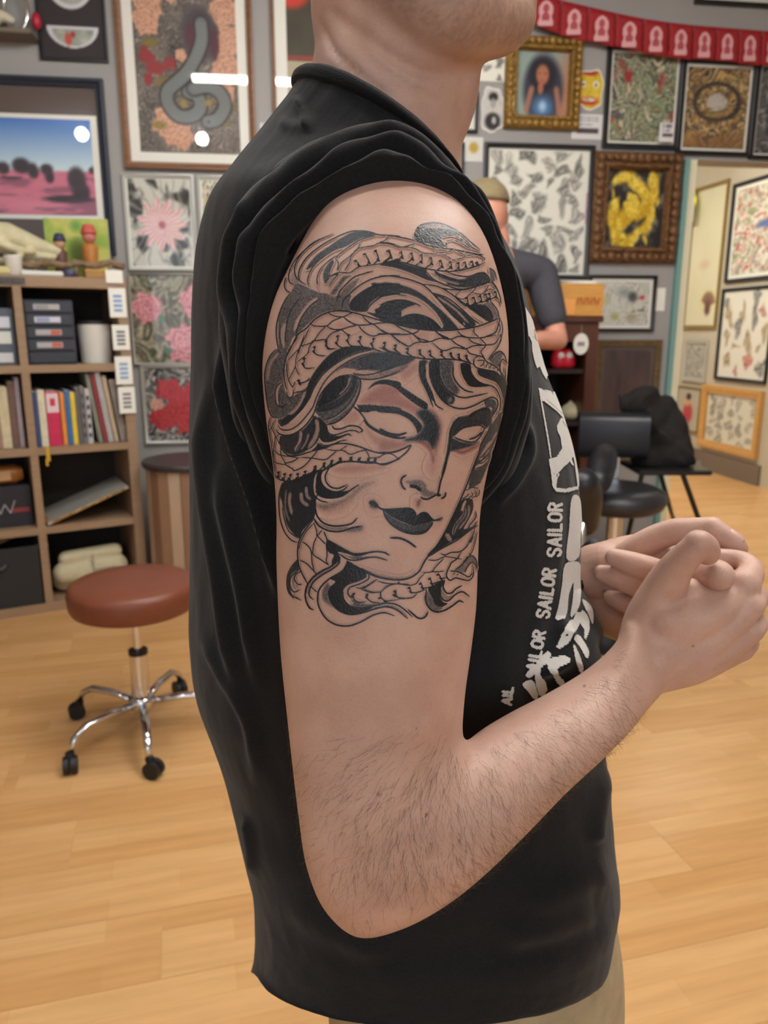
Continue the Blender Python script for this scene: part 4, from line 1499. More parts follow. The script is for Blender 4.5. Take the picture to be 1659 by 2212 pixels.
# left hand: palm this way, closed, thumb laid along the top
lh = [
    # forearm and wrist
    [(1080, 1330, .72, 60), (1180, 1290, .66, 62), (1262, 1245, .605, 58), (1310, 1225, .590, 56)],
    [(1250, 1290, .610, 46), (1320, 1330, .590, 46), (1400, 1370, .575, 40)],
    # palm mass
    [(1290, 1235, .598, 62), (1390, 1230, .590, 78), (1480, 1250, .582, 76), (1545, 1270, .572, 60)],
    # thumb on top
    [(1325, 1225, .585, 34), (1385, 1180, .575, 31), (1450, 1150, .566, 29), (1510, 1143, .558, 26), (1540, 1140, .553, 24)],
    [(1536, 1140, .553, 25), (1560, 1157, .548, 25), (1588, 1177, .542, 23), (1597, 1184, .541, 19)],
    # index fingertip showing through the ring of the right thumb and index
    [(1490, 1230, .540, 34), (1522, 1240, .520, 36), (1546, 1243, .500, 36), (1554, 1244, .4925, 33)],
    # middle, ring, little fingers: tips towards the wrist
    [(1500, 1268, .545, 28), (1420, 1235, .545, 28), (1360, 1216, .548, 26), (1326, 1204, .552, 20)],
    [(1480, 1310, .550, 27), (1400, 1275, .550, 27), (1340, 1250, .555, 25), (1300, 1238, .560, 19)],
    [(1460, 1350, .555, 25), (1390, 1320, .556, 25), (1345, 1300, .562, 22), (1318, 1290, .568, 17)],
]
left_parts = [blob(pb(b)) for b in lh]

# neck, head, trunk
def hd(px, py, Y=.61):
    return at(px, py, Y)


head_parts = [
    blob(pb([(800, 470, .62, 200), (815, 330, .615, 185), (838, 210, .61, 174), (856, 110, .608, 176), (850, 0, .607, 180), (868, -120, .607, 185)])),
    blob(pb([(885, 350, .61, 80), (938, 230, .605, 88), (962, 120, .605, 82)])),
    # jaw and chin
    blob(pb([(860, -40, .575, 120), (960, 20, .565, 105), (1060, 42, .59, 78), (1092, 36, .61, 68)])),
    blob(pb([(860, -40, .645, 120), (960, 20, .655, 105), (1060, 42, .63, 78), (1092, 36, .61, 68)])),
    blob(pb([(1085, 25, .61, 72), (1098, -20, .61, 66), (1100, -90, .61, 70)])),
    # shoulders and trunk (under the shirt)
    blob([(-.005, .50, 1.265, .045), (-.02, .56, 1.305, .055), (-.03, .62, 1.315, .06), (-.02, .72, 1.315, .06), (-.03, .80, 1.275, .05)]),
    blob([(-.035, .62, 1.29, .075), (-.03, .62, 1.15, .10), (-.01, .62, .95, .105), (0.01, .62, .75, .115)]),
]
hc = hd(930, -300)
head_parts.append(ellipsoid(hc, (.098, .076, .098)))
fx = hd(1085, -150)
head_parts.append(blob([(fx[0] - .01, .61, fx[2] - .02, .022), (fx[0] + .012, .61, fx[2] - .012, .014), (fx[0] + .004, .61, fx[2] + .03, .012)]))
for sg in (-1, 1):
    er = hd(835, -170)
    head_parts.append(ellipsoid((er[0], .61 + sg * .079, er[2]), (.018, .008, .032)))
    br = hd(1060, -250)
    head_parts.append(ellipsoid((br[0], .61 + sg * .03, br[2] + .012), (.016, .022, .010)))
    head_parts.append(ellipsoid((br[0] - .002, .61 + sg * .03, br[2] - .008), (.012, .014, .010)))
lp = hd(1098, -72)
head_parts.append(ellipsoid((lp[0] + .010, .61, lp[2]), (.014, .022, .006)))
head_parts.append(ellipsoid((lp[0] + .009, .61, lp[2] - .012), (.013, .020, .006)))

person = thing('person', 'person in black shirt seen from the side, rolled sleeve baring a tattooed upper arm', 'person', (0, .62, 0))
V1, F1 = remesh(arm_parts, .0012, 14, .5)
V2, F2 = remesh(left_parts, .0014, 6, .5)
V3, F3 = remesh(head_parts, .003, 8, .5)
for pts_, a_, w_ in (([(690, 40), (722, 110), (790, 172), (862, 222)], -.0026, 7), ([(745, 55), (800, 128), (880, 186), (960, 228)], -.0024, 7),
                     ([(682, 130), (745, 168), (810, 208), (858, 250)], -.0018, 6), ([(830, 225), (890, 290), (935, 345)], .004, 22), ([(700, 10), (800, 90), (900, 150), (1010, 165)], -.003, 14)):
    cc_ = np.array([at(850, 200, .61)[0], .61])
    rd_ = V3[:, :2] - cc_
    rd_ /= np.linalg.norm(rd_, axis=1)[:, None]
    amt_ = RIDGE(proj(V3), pts_, a_, w_) * (V3[:, 1] < .60)
    V3[:, :2] += rd_ * amt_[:, None]
V = np.vstack([V1, V2, V3])
F = np.vstack([F1, F2 + len(V1), F3 + len(V1) + len(V2)])
off = np.array([0, .62, 0])


def skin_mat(tattoo=False):
    nm = 'tattooed skin' if tattoo else 'skin'
    m = bpy.data.materials.new(nm)
    m.use_nodes = True
    nt = m.node_tree
    b = nt.nodes['Principled BSDF']
    tc = nt.nodes.new('ShaderNodeTexCoord')

    def noise(scale, det=4):
        n = nt.nodes.new('ShaderNodeTexNoise')
        n.inputs['Scale'].default_value = scale
        n.inputs['Detail'].default_value = det
        nt.links.new(tc.outputs['Object'], n.inputs['Vector'])
        return n

    def ramp(n, c0, c1, p0=.35, p1=.65):
        r = nt.nodes.new('ShaderNodeValToRGB')
        r.color_ramp.elements[0].position = p0
        r.color_ramp.elements[1].position = p1
        r.color_ramp.elements[0].color = (*c0, 1)
        r.color_ramp.elements[1].color = (*c1, 1)
        nt.links.new(n.outputs['Fac'], r.inputs['Fac'])
        return r

    def mix(f, a, c, mode='MIX'):
        x = nt.nodes.new('ShaderNodeMix')
        x.data_type = 'RGBA'
        x.blend_type = mode
        if isinstance(f, float):
            x.inputs['Factor'].default_value = f
        else:
            nt.links.new(f, x.inputs['Factor'])
        for k, s in (('A', a), ('B', c)):
            sock = [i for i in x.inputs if i.name == k and i.type == 'RGBA'][0]
            if isinstance(s, tuple):
                sock.default_value = (*s, 1)
            else:
                nt.links.new(s, sock)
        return [o for o in x.outputs if o.type == 'RGBA'][0]
    r1 = ramp(noise(28), SKIN_A, SKIN_B)
    r2 = ramp(noise(650, 2), (1, 1, 1), (.955, .92, .90), .50, .75)
    col = mix(1.0, r1.outputs['Color'], r2.outputs['Color'], 'MULTIPLY')
    a = nt.nodes.new('ShaderNodeAttribute')
    a.attribute_name = 'Ink'
    sep = nt.nodes.new('ShaderNodeSeparateColor')
    nt.links.new(a.outputs['Color'], sep.inputs[0])
    col = mix(sep.outputs[1], col, (.21, .045, .05))
    col = mix(sep.outputs[2], col, (.16, .10, .065))
    def rng(lo, hi):
        x = nt.nodes.new('ShaderNodeMapRange')
        x.inputs['From Min'].default_value = lo
        x.inputs['From Max'].default_value = hi
        nt.links.new(sep.outputs[0], x.inputs['Value'])
        return x.outputs['Result']
    col = mix(rng(0, .72), col, (.052, .058, .068))
    col = mix(rng(.68, .97), col, (.009, .011, .015))
    nt.links.new(col, b.inputs['Base Color'])
    b.inputs['Roughness'].default_value = .47
    b.inputs['Specular IOR Level'].default_value = .42
    n3 = noise(900, 3)
    n4 = noise(160, 2)
    add = nt.nodes.new('ShaderNodeMath')
    nt.links.new(n3.outputs['Fac'], add.inputs[0])
    nt.links.new(n4.outputs['Fac'], add.inputs[1])
    bp = nt.nodes.new('ShaderNodeBump')
    bp.inputs['Strength'].default_value = .30
    bp.inputs['Distance'].default_value = .0006
    nt.links.new(add.outputs[0], bp.inputs['Height'])
    nt.links.new(bp.outputs['Normal'], b.inputs['Normal'])
    if tattoo:      # packed black is still shiny and finely pitted
        rr_ = nt.nodes.new('ShaderNodeMapRange')
        rr_.inputs['To Min'].default_value = .47
        rr_.inputs['To Max'].default_value = .36
        nt.links.new(sep.outputs[0], rr_.inputs['Value'])
        nt.links.new(rr_.outputs['Result'], b.inputs['Roughness'])
        bs_ = nt.nodes.new('ShaderNodeMapRange')
        bs_.inputs['To Min'].default_value = .30
        bs_.inputs['To Max'].default_value = .75
        nt.links.new(sep.outputs[0], bs_.inputs['Value'])
        nt.links.new(bs_.outputs['Result'], bp.inputs['Strength'])
    return m


SKIN_A, SKIN_B = (.52, .318, .248), (.62, .400, .318)
SKIN = skin_mat()
body_me = np_mesh('body', V - off, F)
body_me.materials.append(SKIN)
# stubble / moles as natural colouring of the body: B channel
ppx = proj(V)
inkc = np.zeros((len(V), 3), np.float32)
n3 = len(V1) + len(V2)
hp = ppx[n3:]
stub = np.clip((hp[:, 0] - 760 - (hp[:, 1] - 20) * 1.9) / 120, 0, 1) * np.clip((118 - hp[:, 1]) / 30, 0, 1)
inkc[n3:, 2] = stub * (.22 + .30 * np.random.default_rng(5).random(len(hp)))
for mx, my, mr in ((818, 1716, 4.5), (921, 1760, 4), (763, 1410, 2.5), (1262, 1482, 3), (1497, 1395, 2.5), (900, 1574, 2)):
    d = np.hypot(ppx[:n3, 0] - mx, ppx[:n3, 1] - my)
    inkc[:n3, 2] = np.maximum(inkc[:n3, 2], np.clip(1.4 - d / mr, 0, .95) * (V[:n3, 1] < .52))
# pinkish knuckles, elbow and fingertips
for mx, my, mr, a in ((775, 2000, 70, .16), (1600, 1250, 60, .12), (1600, 1330, 60, .12), (1590, 1180, 60, .2), (1480, 1180, 160, .10), (1553, 1243, 34, .18), (1330, 1215, 40, .14), (1305, 1245, 40, .16)):
    d = np.hypot(ppx[:n3, 0] - mx, ppx[:n3, 1] - my)
    inkc[:n3, 1] = np.maximum(inkc[:n3, 1], a * np.clip(1 - d / mr, 0, 1))
set_col(body_me, inkc, 'Ink')
body = link(bpy.data.objects.new('body', body_me), person)

# thumbnail of the far hand
nc_, nd_ = at(1578, 1170, .5455), at(1600, 1172, .5435) - at(1566, 1148, .551)
nd_ /= np.linalg.norm(nd_)
nn_ = CAM - nc_
nn_ = nn_ / np.linalg.norm(nn_) * .55 + np.array([.25, 0, .8])
nn_ -= nd_ * (nn_ @ nd_)
nn_ /= np.linalg.norm(nn_)
ns_ = np.cross(nd_, nn_)
mb = MB()
mb.sphere((0, 0, 0), 1, 18, 10)
nv_ = np.array(mb.v)
nv_ = nc_ + nn_ * .0078 + np.outer(nv_[:, 0] * .0078, nd_) + np.outer(nv_[:, 1] * .0058, ns_) + np.outer(nv_[:, 2] * .0018 - nv_[:, 1] ** 2 * .0022, nn_)
mb.v = [tuple(v) for v in nv_ - off]
mb.build('thumbnail', mat('fingernail', (.62, .40, .33), .28), person, True)

# tattoo: dense skin patch that carries the ink
K = draw_tattoo()
us = np.linspace(1.3, 9.9, 760)
ths = np.arccos(np.linspace(.985, -.985, 430))
P = ARM.surf(us, ths)
Cc = ARM.surf(us, np.array([0, np.pi])).mean(1)
N = P - Cc[:, None]
N /= np.linalg.norm(N, axis=2)[..., None]
P = P + N * .00045
pp = proj(P)
ink = K.sample(K.ink, pp)
red = K.sample(K.red, pp)
inside = (pp[..., 0] > 548) & (pp[..., 0] < 1132) & (pp[..., 1] > 474) & (pp[..., 1] < 1372)
ink, red = ink * inside, red * inside
keepv = (ink > .02) | (red > .02)
nu, nv = P.shape[:2]
A_, B_ = np.meshgrid(np.arange(nu - 1), np.arange(nv - 1), indexing='ij')
kf = keepv[:-1, :-1] | keepv[1:, :-1] | keepv[:-1, 1:] | keepv[1:, 1:]
q = np.stack([A_ * nv + B_, A_ * nv + B_ + 1, (A_ + 1) * nv + B_ + 1, (A_ + 1) * nv + B_], -1)[kf]
used = np.unique(q)
mp_ = np.zeros(nu * nv, np.int64)
mp_[used] = np.arange(len(used))
tat_me = np_mesh('tattoo', P.reshape(-1, 3)[used] - off, mp_[q])
ic = np.zeros((len(used), 3), np.float32)
ic[:, 0] = 1 - (1 - ink.reshape(-1)[used]) ** 1.25
ic[:, 1] = np.clip(red.reshape(-1)[used] * .95, 0, 1)
set_col(tat_me, ic, 'Ink')
tat_me.materials.append(skin_mat(True))
tat = link(bpy.data.objects.new('tattoo', tat_me), person)
tat['label'] = 'black and grey tattoo of a woman with snakes for hair'

# arm hair
def hair_strands(name, roots, dirs, normals, length, col, seed, curl=.5):
    r = np.random.default_rng(seed)
    cu = bpy.data.curves.new(name, 'CURVE')
    cu.dimensions = '3D'
    cu.bevel_depth = 1.0
    cu.bevel_resolution = 0
    for p, d, n in zip(roots, dirs, normals):
        L = length * (.5 + r.random())
        side = np.cross(d, n)
        b = (r.random() - .5) * 2 * curl
        lift = .18 + .35 * r.random()
        sp = cu.splines.new('POLY')
        k = 5
        sp.points.add(k - 1)
        for i in range(k):
            t = i / (k - 1)
            q = p + d * L * t + side * b * L * t * t + n * L * lift * (t - .55 * t * t)
            sp.points[i].co = (*(q - off), 1)
            sp.points[i].radius = .000052 * (1 - .7 * t)
    cu.materials.append(mat('hair ' + name, col, .5))
    o = bpy.data.objects.new(name, cu)
    link(o, person)
    return o


r = np.random.default_rng(21)


def arm_roots(n, u0, u1, t0, t1, flow, keep=None):
    u = u0 + (u1 - u0) * r.random(n)
    t = t0 + (t1 - t0) * r.random(n)
    e = 1e-3
    P0 = np.array([ARM.surf([a], [b])[0, 0] for a, b in zip(u, t)])
    Pu = np.array([ARM.surf([a + e], [b])[0, 0] for a, b in zip(u, t)]) - P0
    Pt = np.array([ARM.surf([a], [b + e])[0, 0] for a, b in zip(u, t)]) - P0
    Au, At = Pu.copy(), Pt.copy()
    nrm = np.cross(Pu, Pt)
    nrm /= np.linalg.norm(nrm, axis=1)[:, None]
    cen = ARM.surf(u, np.array([0, np.pi])).mean(1)
    sgn = np.sign(((P0 - cen) * nrm).sum(1))
    nrm *= sgn[:, None]
    Pu /= np.linalg.norm(Pu, axis=1)[:, None]
    Pt /= np.linalg.norm(Pt, axis=1)[:, None]
    d = flow[0] * Pu + flow[1] * Pt + (r.random((n, 3)) - .5) * .9
    d -= (d * nrm).sum(1)[:, None] * nrm
    d /= np.linalg.norm(d, axis=1)[:, None]
    ar_ = np.linalg.norm(np.cross(Au, At), axis=1)
    pk_ = np.clip(ar_ / np.percentile(ar_, 75), 0, 1)
    if keep is None:
        k = r.random(n) < pk_
        return P0[k], d[k], nrm[k]
    if keep is not None:
        w = keep(proj(P0)) * pk_
        k = r.random(n) < w
        return P0[k], d[k], nrm[k]
    return P0, d, nrm


def hair_w(p):
    x, y = p[:, 0], p[:, 1]
    w = np.clip((y - 1560) / 120, 0, 1) * np.clip((1990 - y) / 100, 0.15, 1) * np.clip((x - 680) / 120, .2, 1)
    w = np.where(x > 1060, np.clip((1385 - x) / 60, 0, 1), w)
    return w


hs = hair_strands('arm_hair', *arm_roots(4600, 11.6, 24.0, .12, 2.95, (.35, -.9), hair_w), .0110, (.075, .045, .028), 4)
hs['kind'] = 'stuff'
hs2 = hair_strands('arm_hair_fringe', *arm_roots(900, 11.2, 24.0, -.3, .3, (.5, -.5)), .010, (.10, .06, .035), 6, .8)
hs2['kind'] = 'stuff'

# hair of the head
mb = MB()
mb.sphere((hc[0] - .012, .61, hc[2] + .012), 1, 28, 18, (.102, .082, .118))
vv = [v for v in mb.v]
hair_keep = [f for f in mb.f if all((v[2] > hc[2] - .02 or v[0] < hc[0] - .045) and v[2] > hc[2] - .05 for v in (vv[i] for i in f))]
mb.f = hair_keep
ho = mb.build('hair', mat('head hair', (.05, .03, .018), .6, var=.3, scale=300, bump=.6, bscale=400), person, True)
ho.location = -Vector(off)
md = ho.modifiers.new('sol', 'SOLIDIFY')
md.thickness = .006

# ---------------------------------------------------------------- shirt
BLACK = mat('black cotton', rgb(25, 26, 29), .9, spec=.2, var=.25, scale=500, bump=.3, bscale=1400, sheen=.16)
TORSO = Loft([
    # back silhouette, front silhouette (px), Y, half width, exponent
    (552, 2085, 1300, 2135, .60, .150, 2.5),
    (556, 2035, 1314, 2070, .60, .150, 2.5),
    (556, 1960, 1327, 1990, .60, .148, 2.5),
    (551, 1890, 1337, 1905, .60, .146, 2.5),
    (533, 1800, 1333, 1820, .605, .145, 2.5),
    (510, 1700, 1326, 1720, .605, .142, 2.5),
    (488, 1610, 1318, 1630, .61, .140, 2.5),
    (462, 1545, 1306, 1545, .61, .138, 2.5),
    (424, 1450, 1296, 1440, .61, .137, 2.5),
    (411, 1350, 1272, 1350, .61, .138, 2.5),
    (409, 1230, 1252, 1230, .612, .140, 2.5),
    (409, 1110, 1254, 1110, .614, .143, 2.5),
    (410, 1000, 1246, 1000, .616, .145, 2.5),
    (411, 880, 1217, 890, .618, .147, 2.4),
    (413, 760, 1172, 780, .62, .150, 2.4),
    (416, 640, 1138, 660, .62, .154, 2.3),
    (424, 545, 1106, 570, .62, .156, 2.2),
    (450, 450, 1062, 490, .62, .148, 2.1),
    (500, 375, 1030, 445, .62, .125, 2.0),
    (556, 300, 1008, 416, .618, .100, 2.0),
    (600, 240, 996, 400, .615, .086, 2.0),
    (632, 192, 988, 386, .613, .079, 2.0),
    (650, 163, 984, 374, .612, .076, 2.0),
], ydir=True)


FOLDS = [
    ([(455, 800), (440, 950), (455, 1100), (480, 1250), (500, 1400), (540, 1550)], .006, 16),
    ([(490, 700), (490, 830), (520, 960), (560, 1080), (590, 1200), (605, 1300)], .008, 13),
    ([(470, 1000), (500, 1150), (530, 1300), (560, 1500)], .005, 14),
    ([(430, 1360), (480, 1450), (540, 1560), (560, 1700)], .004, 14),
    ([(510, 860), (560, 940), (610, 1010)], .006, 10),
    ([(530, 1760), (545, 1830), (552, 1920)], .004, 8),
    ([(620, 1950), (720, 2050), (860, 2110)], .003, 46),
    ([(1290, 1990), (1180, 2040), (1060, 2060)], .0035, 46),
    ([(1330, 1900), (1240, 1930), (1120, 1990)], .0035, 44),
    ([(1310, 1660), (1290, 1760), (1285, 1830)], .004, 16),
    ([(1120, 880), (1140, 960), (1120, 1020), (1060, 1100)], .004, 12),
    ([(1262, 1270), (1270, 1340), (1240, 1400), (1180, 1470)], .009, 22),
    ([(1215, 1330), (1205, 1400), (1150, 1470)], .006, 14),
    ([(1280, 1390), (1230, 1440), (1190, 1500)], .006, 12),
    ([(600, 262), (640, 272), (690, 262)], .002, 14),
    ([(640, 205), (660, 250), (665, 290)], .003, 9),
]


# hem line: raise each point of the lowest ring until it meets the hem seen in front
HEM_T = np.linspace(0, np.pi, 61)
HX = [500, 548, 575, 620, 690, 760, 900, 1080, 1180, 1255, 1295, 1312, 1360]
HY = [2085, 2098, 2138, 2168, 2192, 2208, 2222, 2208, 2190, 2163, 2135, 2105, 2060]
HEM_L = np.zeros(61)
ring0 = TORSO.surf([0.0], HEM_T)[0]
for i_, p_ in enumerate(ring0):
    lo, hi = -.05, .25
    for _ in range(30):
        m_ = (lo + hi) / 2
        q_ = proj(p_ + np.array([0, 0, m_]))
        if q_[1] > np.interp(q_[0], HX, HY):
            lo = m_
        else:
            hi = m_
    HEM_L[i_] = (lo + hi) / 2
HEM_L = np.maximum(HEM_L, -.006)
HEM_L = np.convolve(np.pad(HEM_L, 3, 'edge'), np.ones(7) / 7, 'valid')


def shirt_surf(u, th):
    P = TORSO.surf(u, th)
    C = TORSO.surf(u, np.array([0, np.pi])).mean(1)[:, None]
    n = P - C
    n = n / np.linalg.norm(n, axis=2)[..., None]
    pp = proj(P)
    facing = np.clip(.2 - (n[..., 1]), 0, 1)
    d = np.zeros(P.shape[:2])
    for pts, a, w in FOLDS:
        d += ridge(pp, pts, a * 1.5, w)
    d *= np.clip(facing * 2, 0, 1)
    T = np.broadcast_to(th, P.shape[:2])
    Z = P[..., 2]
    d += .0022 * (fbm(T * 3 + 9, Z * 5, 2.0, 5) - .5) + .0012 * (fbm(T * 9, Z * 30, 1.0, 8) - .5)
    lift = np.clip(1 - np.asarray(u) / 6.0, 0, 1)[:, None] ** 1.6 * np.interp(T, HEM_T, HEM_L, period=2 * np.pi)
    P = P + n * d[..., None]
    P[..., 2] += lift
    return P, n


us = np.concatenate([np.linspace(0, 22, 420)])
ths = np.linspace(0, 2 * np.pi, 361)[:-1]
P, n_ = shirt_surf(us, ths)
nu, nv = P.shape[:2]
# hem turned under, collar band
inn0 = P[:1] - n_[:1] * .006 + np.array([0, 0, .004])
inn1 = P[:1] - n_[:1] * .006 + np.array([0, 0, .03])
top0 = P[-1:] - n_[-1:] * .004 + np.array([0, 0, .004])
top1 = P[-1:] - n_[-1:] * .010 - np.array([0, 0, .004])
G = np.vstack([inn1, inn0, P, top0, top1])
sv, sf = G.reshape(-1, 3), []
gu = len(G)
A_, B_ = np.meshgrid(np.arange(gu - 1), np.arange(nv), indexing='ij')
sf = np.stack([A_ * nv + B_, A_ * nv + (B_ + 1) % nv, (A_ + 1) * nv + (B_ + 1) % nv, (A_ + 1) * nv + B_], -1).reshape(-1, 4)

# rolled sleeve bunched round the shoulder: rings from the arm outwards
INN = [(590, 900, .452), (571, 845, .450), (566, 780, .447), (570, 705, .446), (583, 630, .446), (605, 565, .445), (645, 505, .443), (700, 455, .441), (765, 420, .440),
       (830, 402, .441), (893, 410, .443), (950, 440, .446), (1003, 482, .448), (1052, 535, .450), (1087, 602, .451), (1103, 680, .452), (1110, 760, .453), (1108, 840, .454),
       (1092, 920, .456), (1060, 1010, .462), (960, 1080, .475), (800, 1110, .480), (680, 1060, .475), (620, 975, .462)]
OUT = [(520, 940, .520), (497, 860, .515), (482, 760, .512), (478, 660, .510), (486, 560, .508), (505, 480, .506), (545, 405, .505), (610, 345, .506), (700, 300, .510),
       (795, 275, .516), (870, 285, .522), (930, 330, .530), (982, 394, .532), (1030, 474, .530), (1072, 560, .528), (1106, 645, .526), (1128, 735, .526), (1138, 830, .528),
       (1138, 930, .530), (1090, 1040, .535), (980, 1150, .540), (800, 1180, .545), (650, 1120, .540), (560, 1030, .530)]
PIN = np.array([at(*p) for p in INN])
POUT = np.array([at(*p) for p in OUT])
PIN, POUT = catmull(PIN, 14, True), catmull(POUT, 14, True)
na = len(PIN)
cen = PIN.mean(0)
rr = np.linspace(0, 1, 64)
ang = np.linspace(0, 2 * np.pi, na, endpoint=False)
rows = []
# tuck inside the sleeve first
for k, s_ in enumerate((-.10, -.05)):
    rows.append(PIN + (PIN - cen) * (-.02 - .04 * (1 - k)) + np.array([0, .03 - .014 * k, 0]))
wob = .5 * np.sin(3 * ang + .6) + .4 * np.sin(5 * ang + 2.0)
for t in rr:
    base = PIN * (1 - t) + POUT * t
    bulge = .020 * math.sin(math.pi * min(1, t * 1.02)) ** .7
    nz_ = fbm(np.cos(ang) * 1.3 + 4, np.sin(ang) * 1.3 + 4 + t * .8, 1.6, 77, 2)
    ph = t * 3.7 + .30 * np.sin(ang * 2 + 1.2) * t + .16 * wob + 1.5 * (nz_ - .5) * min(1, t * 3)
    fold = (np.abs(np.sin(np.pi * ph)) ** .7 - .45) * .0135 * np.clip(t * 8, .35, 1) * np.clip((1 - t) * 3, 0, 1)
    side = np.clip(np.cos(ang - 2.2) * .5 + .75, .35, 1) * np.clip(.45 + 1.3 * fbm(np.cos(ang) * 2 + 9, np.sin(ang) * 2 + t * 1.5, 1.5, 88, 2), .4, 1.5)
    radial = (base - cen)
    radial[:, 1] = 0
    radial /= np.linalg.norm(radial, axis=1)[:, None]
    rows.append(base + np.array([0, -1, 0]) * (bulge + fold * side)[:, None] + radial * (fold * .8 * side)[:, None])
R = np.array(rows)
nr = len(R)
A_, B_ = np.meshgrid(np.arange(nr - 1), np.arange(na), indexing='ij')
rf = np.stack([A_ * na + B_, A_ * na + (B_ + 1) % na, (A_ + 1) * na + (B_ + 1) % na, (A_ + 1) * na + B_], -1).reshape(-1, 4)
# rib collar
CL = TORSO.surf(np.linspace(21.0, 22.0, 12), ths)
Cc = TORSO.surf(np.linspace(21.0, 22.0, 12), np.array([0, np.pi])).mean(1)[:, None]
nn = CL - Cc
nn /= np.linalg.norm(nn, axis=2)[..., None]
prof = .0035 + .002 * np.sin(np.linspace(0, np.pi, 12))
prof[0] = 0
CL = CL + nn * prof[:, None, None]
A_, B_ = np.meshgrid(np.arange(11), np.arange(nv), indexing='ij')
cf = np.stack([A_ * nv + B_, A_ * nv + (B_ + 1) % nv, (A_ + 1) * nv + (B_ + 1) % nv, (A_ + 1) * nv + B_], -1).reshape(-1, 4)
# far sleeve: short tube round the other upper arm
fs = MB()
fs.tube([(-.03, .76, 1.27), (-.03, .80, 1.22), (-.02, .83, 1.15), (-.01, .84, 1.08)], [.07, .075, .07, .072], 24, False)
SV = np.vstack([sv, R.reshape(-1, 3), np.array(fs.v)])
SF = np.vstack([sf, rf + len(sv), np.array(fs.f) + len(sv) + nr * na])
shirt_me = np_mesh('shirt', SV - off, SF)
shirt_me.materials.append(BLACK)
shirt = link(bpy.data.objects.new('shirt', shirt_me), person)
col_me = np_mesh('collar', CL.reshape(-1, 3) - off, cf)
col_me.materials.append(mat('ribbed black cotton', rgb(17, 18, 20), .9, spec=.2, bump=.5, bscale=900, sheen=.08))
link(bpy.data.objects.new('collar', col_me), shirt)

# far upper arm and forearm continue under / behind the shirt
fa = MB()
fa.tube([(-.02, .83, 1.20), (-.005, .84, 1.08), (.01, .84, .97), (.03, .82, .93)], [.05, .048, .045, .044], 20)
fp = [tuple(at(1085, 1330, .72)), tuple(np.array([.03, .82, .93]))]
fa.tube([(.03, .82, .93), tuple((np.array(fp[0]) + np.array(fp[1])) / 2), fp[0], tuple(at(1200, 1280, .65))], [.044, .038, .030, .027], 20)
fo = fa.build('far_arm', SKIN, person, True)
fo.location = -Vector(off)
wb = MB()
wrist = [np.array(at(1248, 1240, .612)) + .0285 * (math.cos(a) * np.array([.35, -.4, .85]) + math.sin(a) * np.array([.3, .9, .3])) for a in np.linspace(0, 2 * np.pi, 25)]
wb.tube(wrist, .0045, 8, False)
wo = wb.build('wristband', mat('black cord', (.01, .01, .011), .7), person, True)
wo.location = -Vector(off)

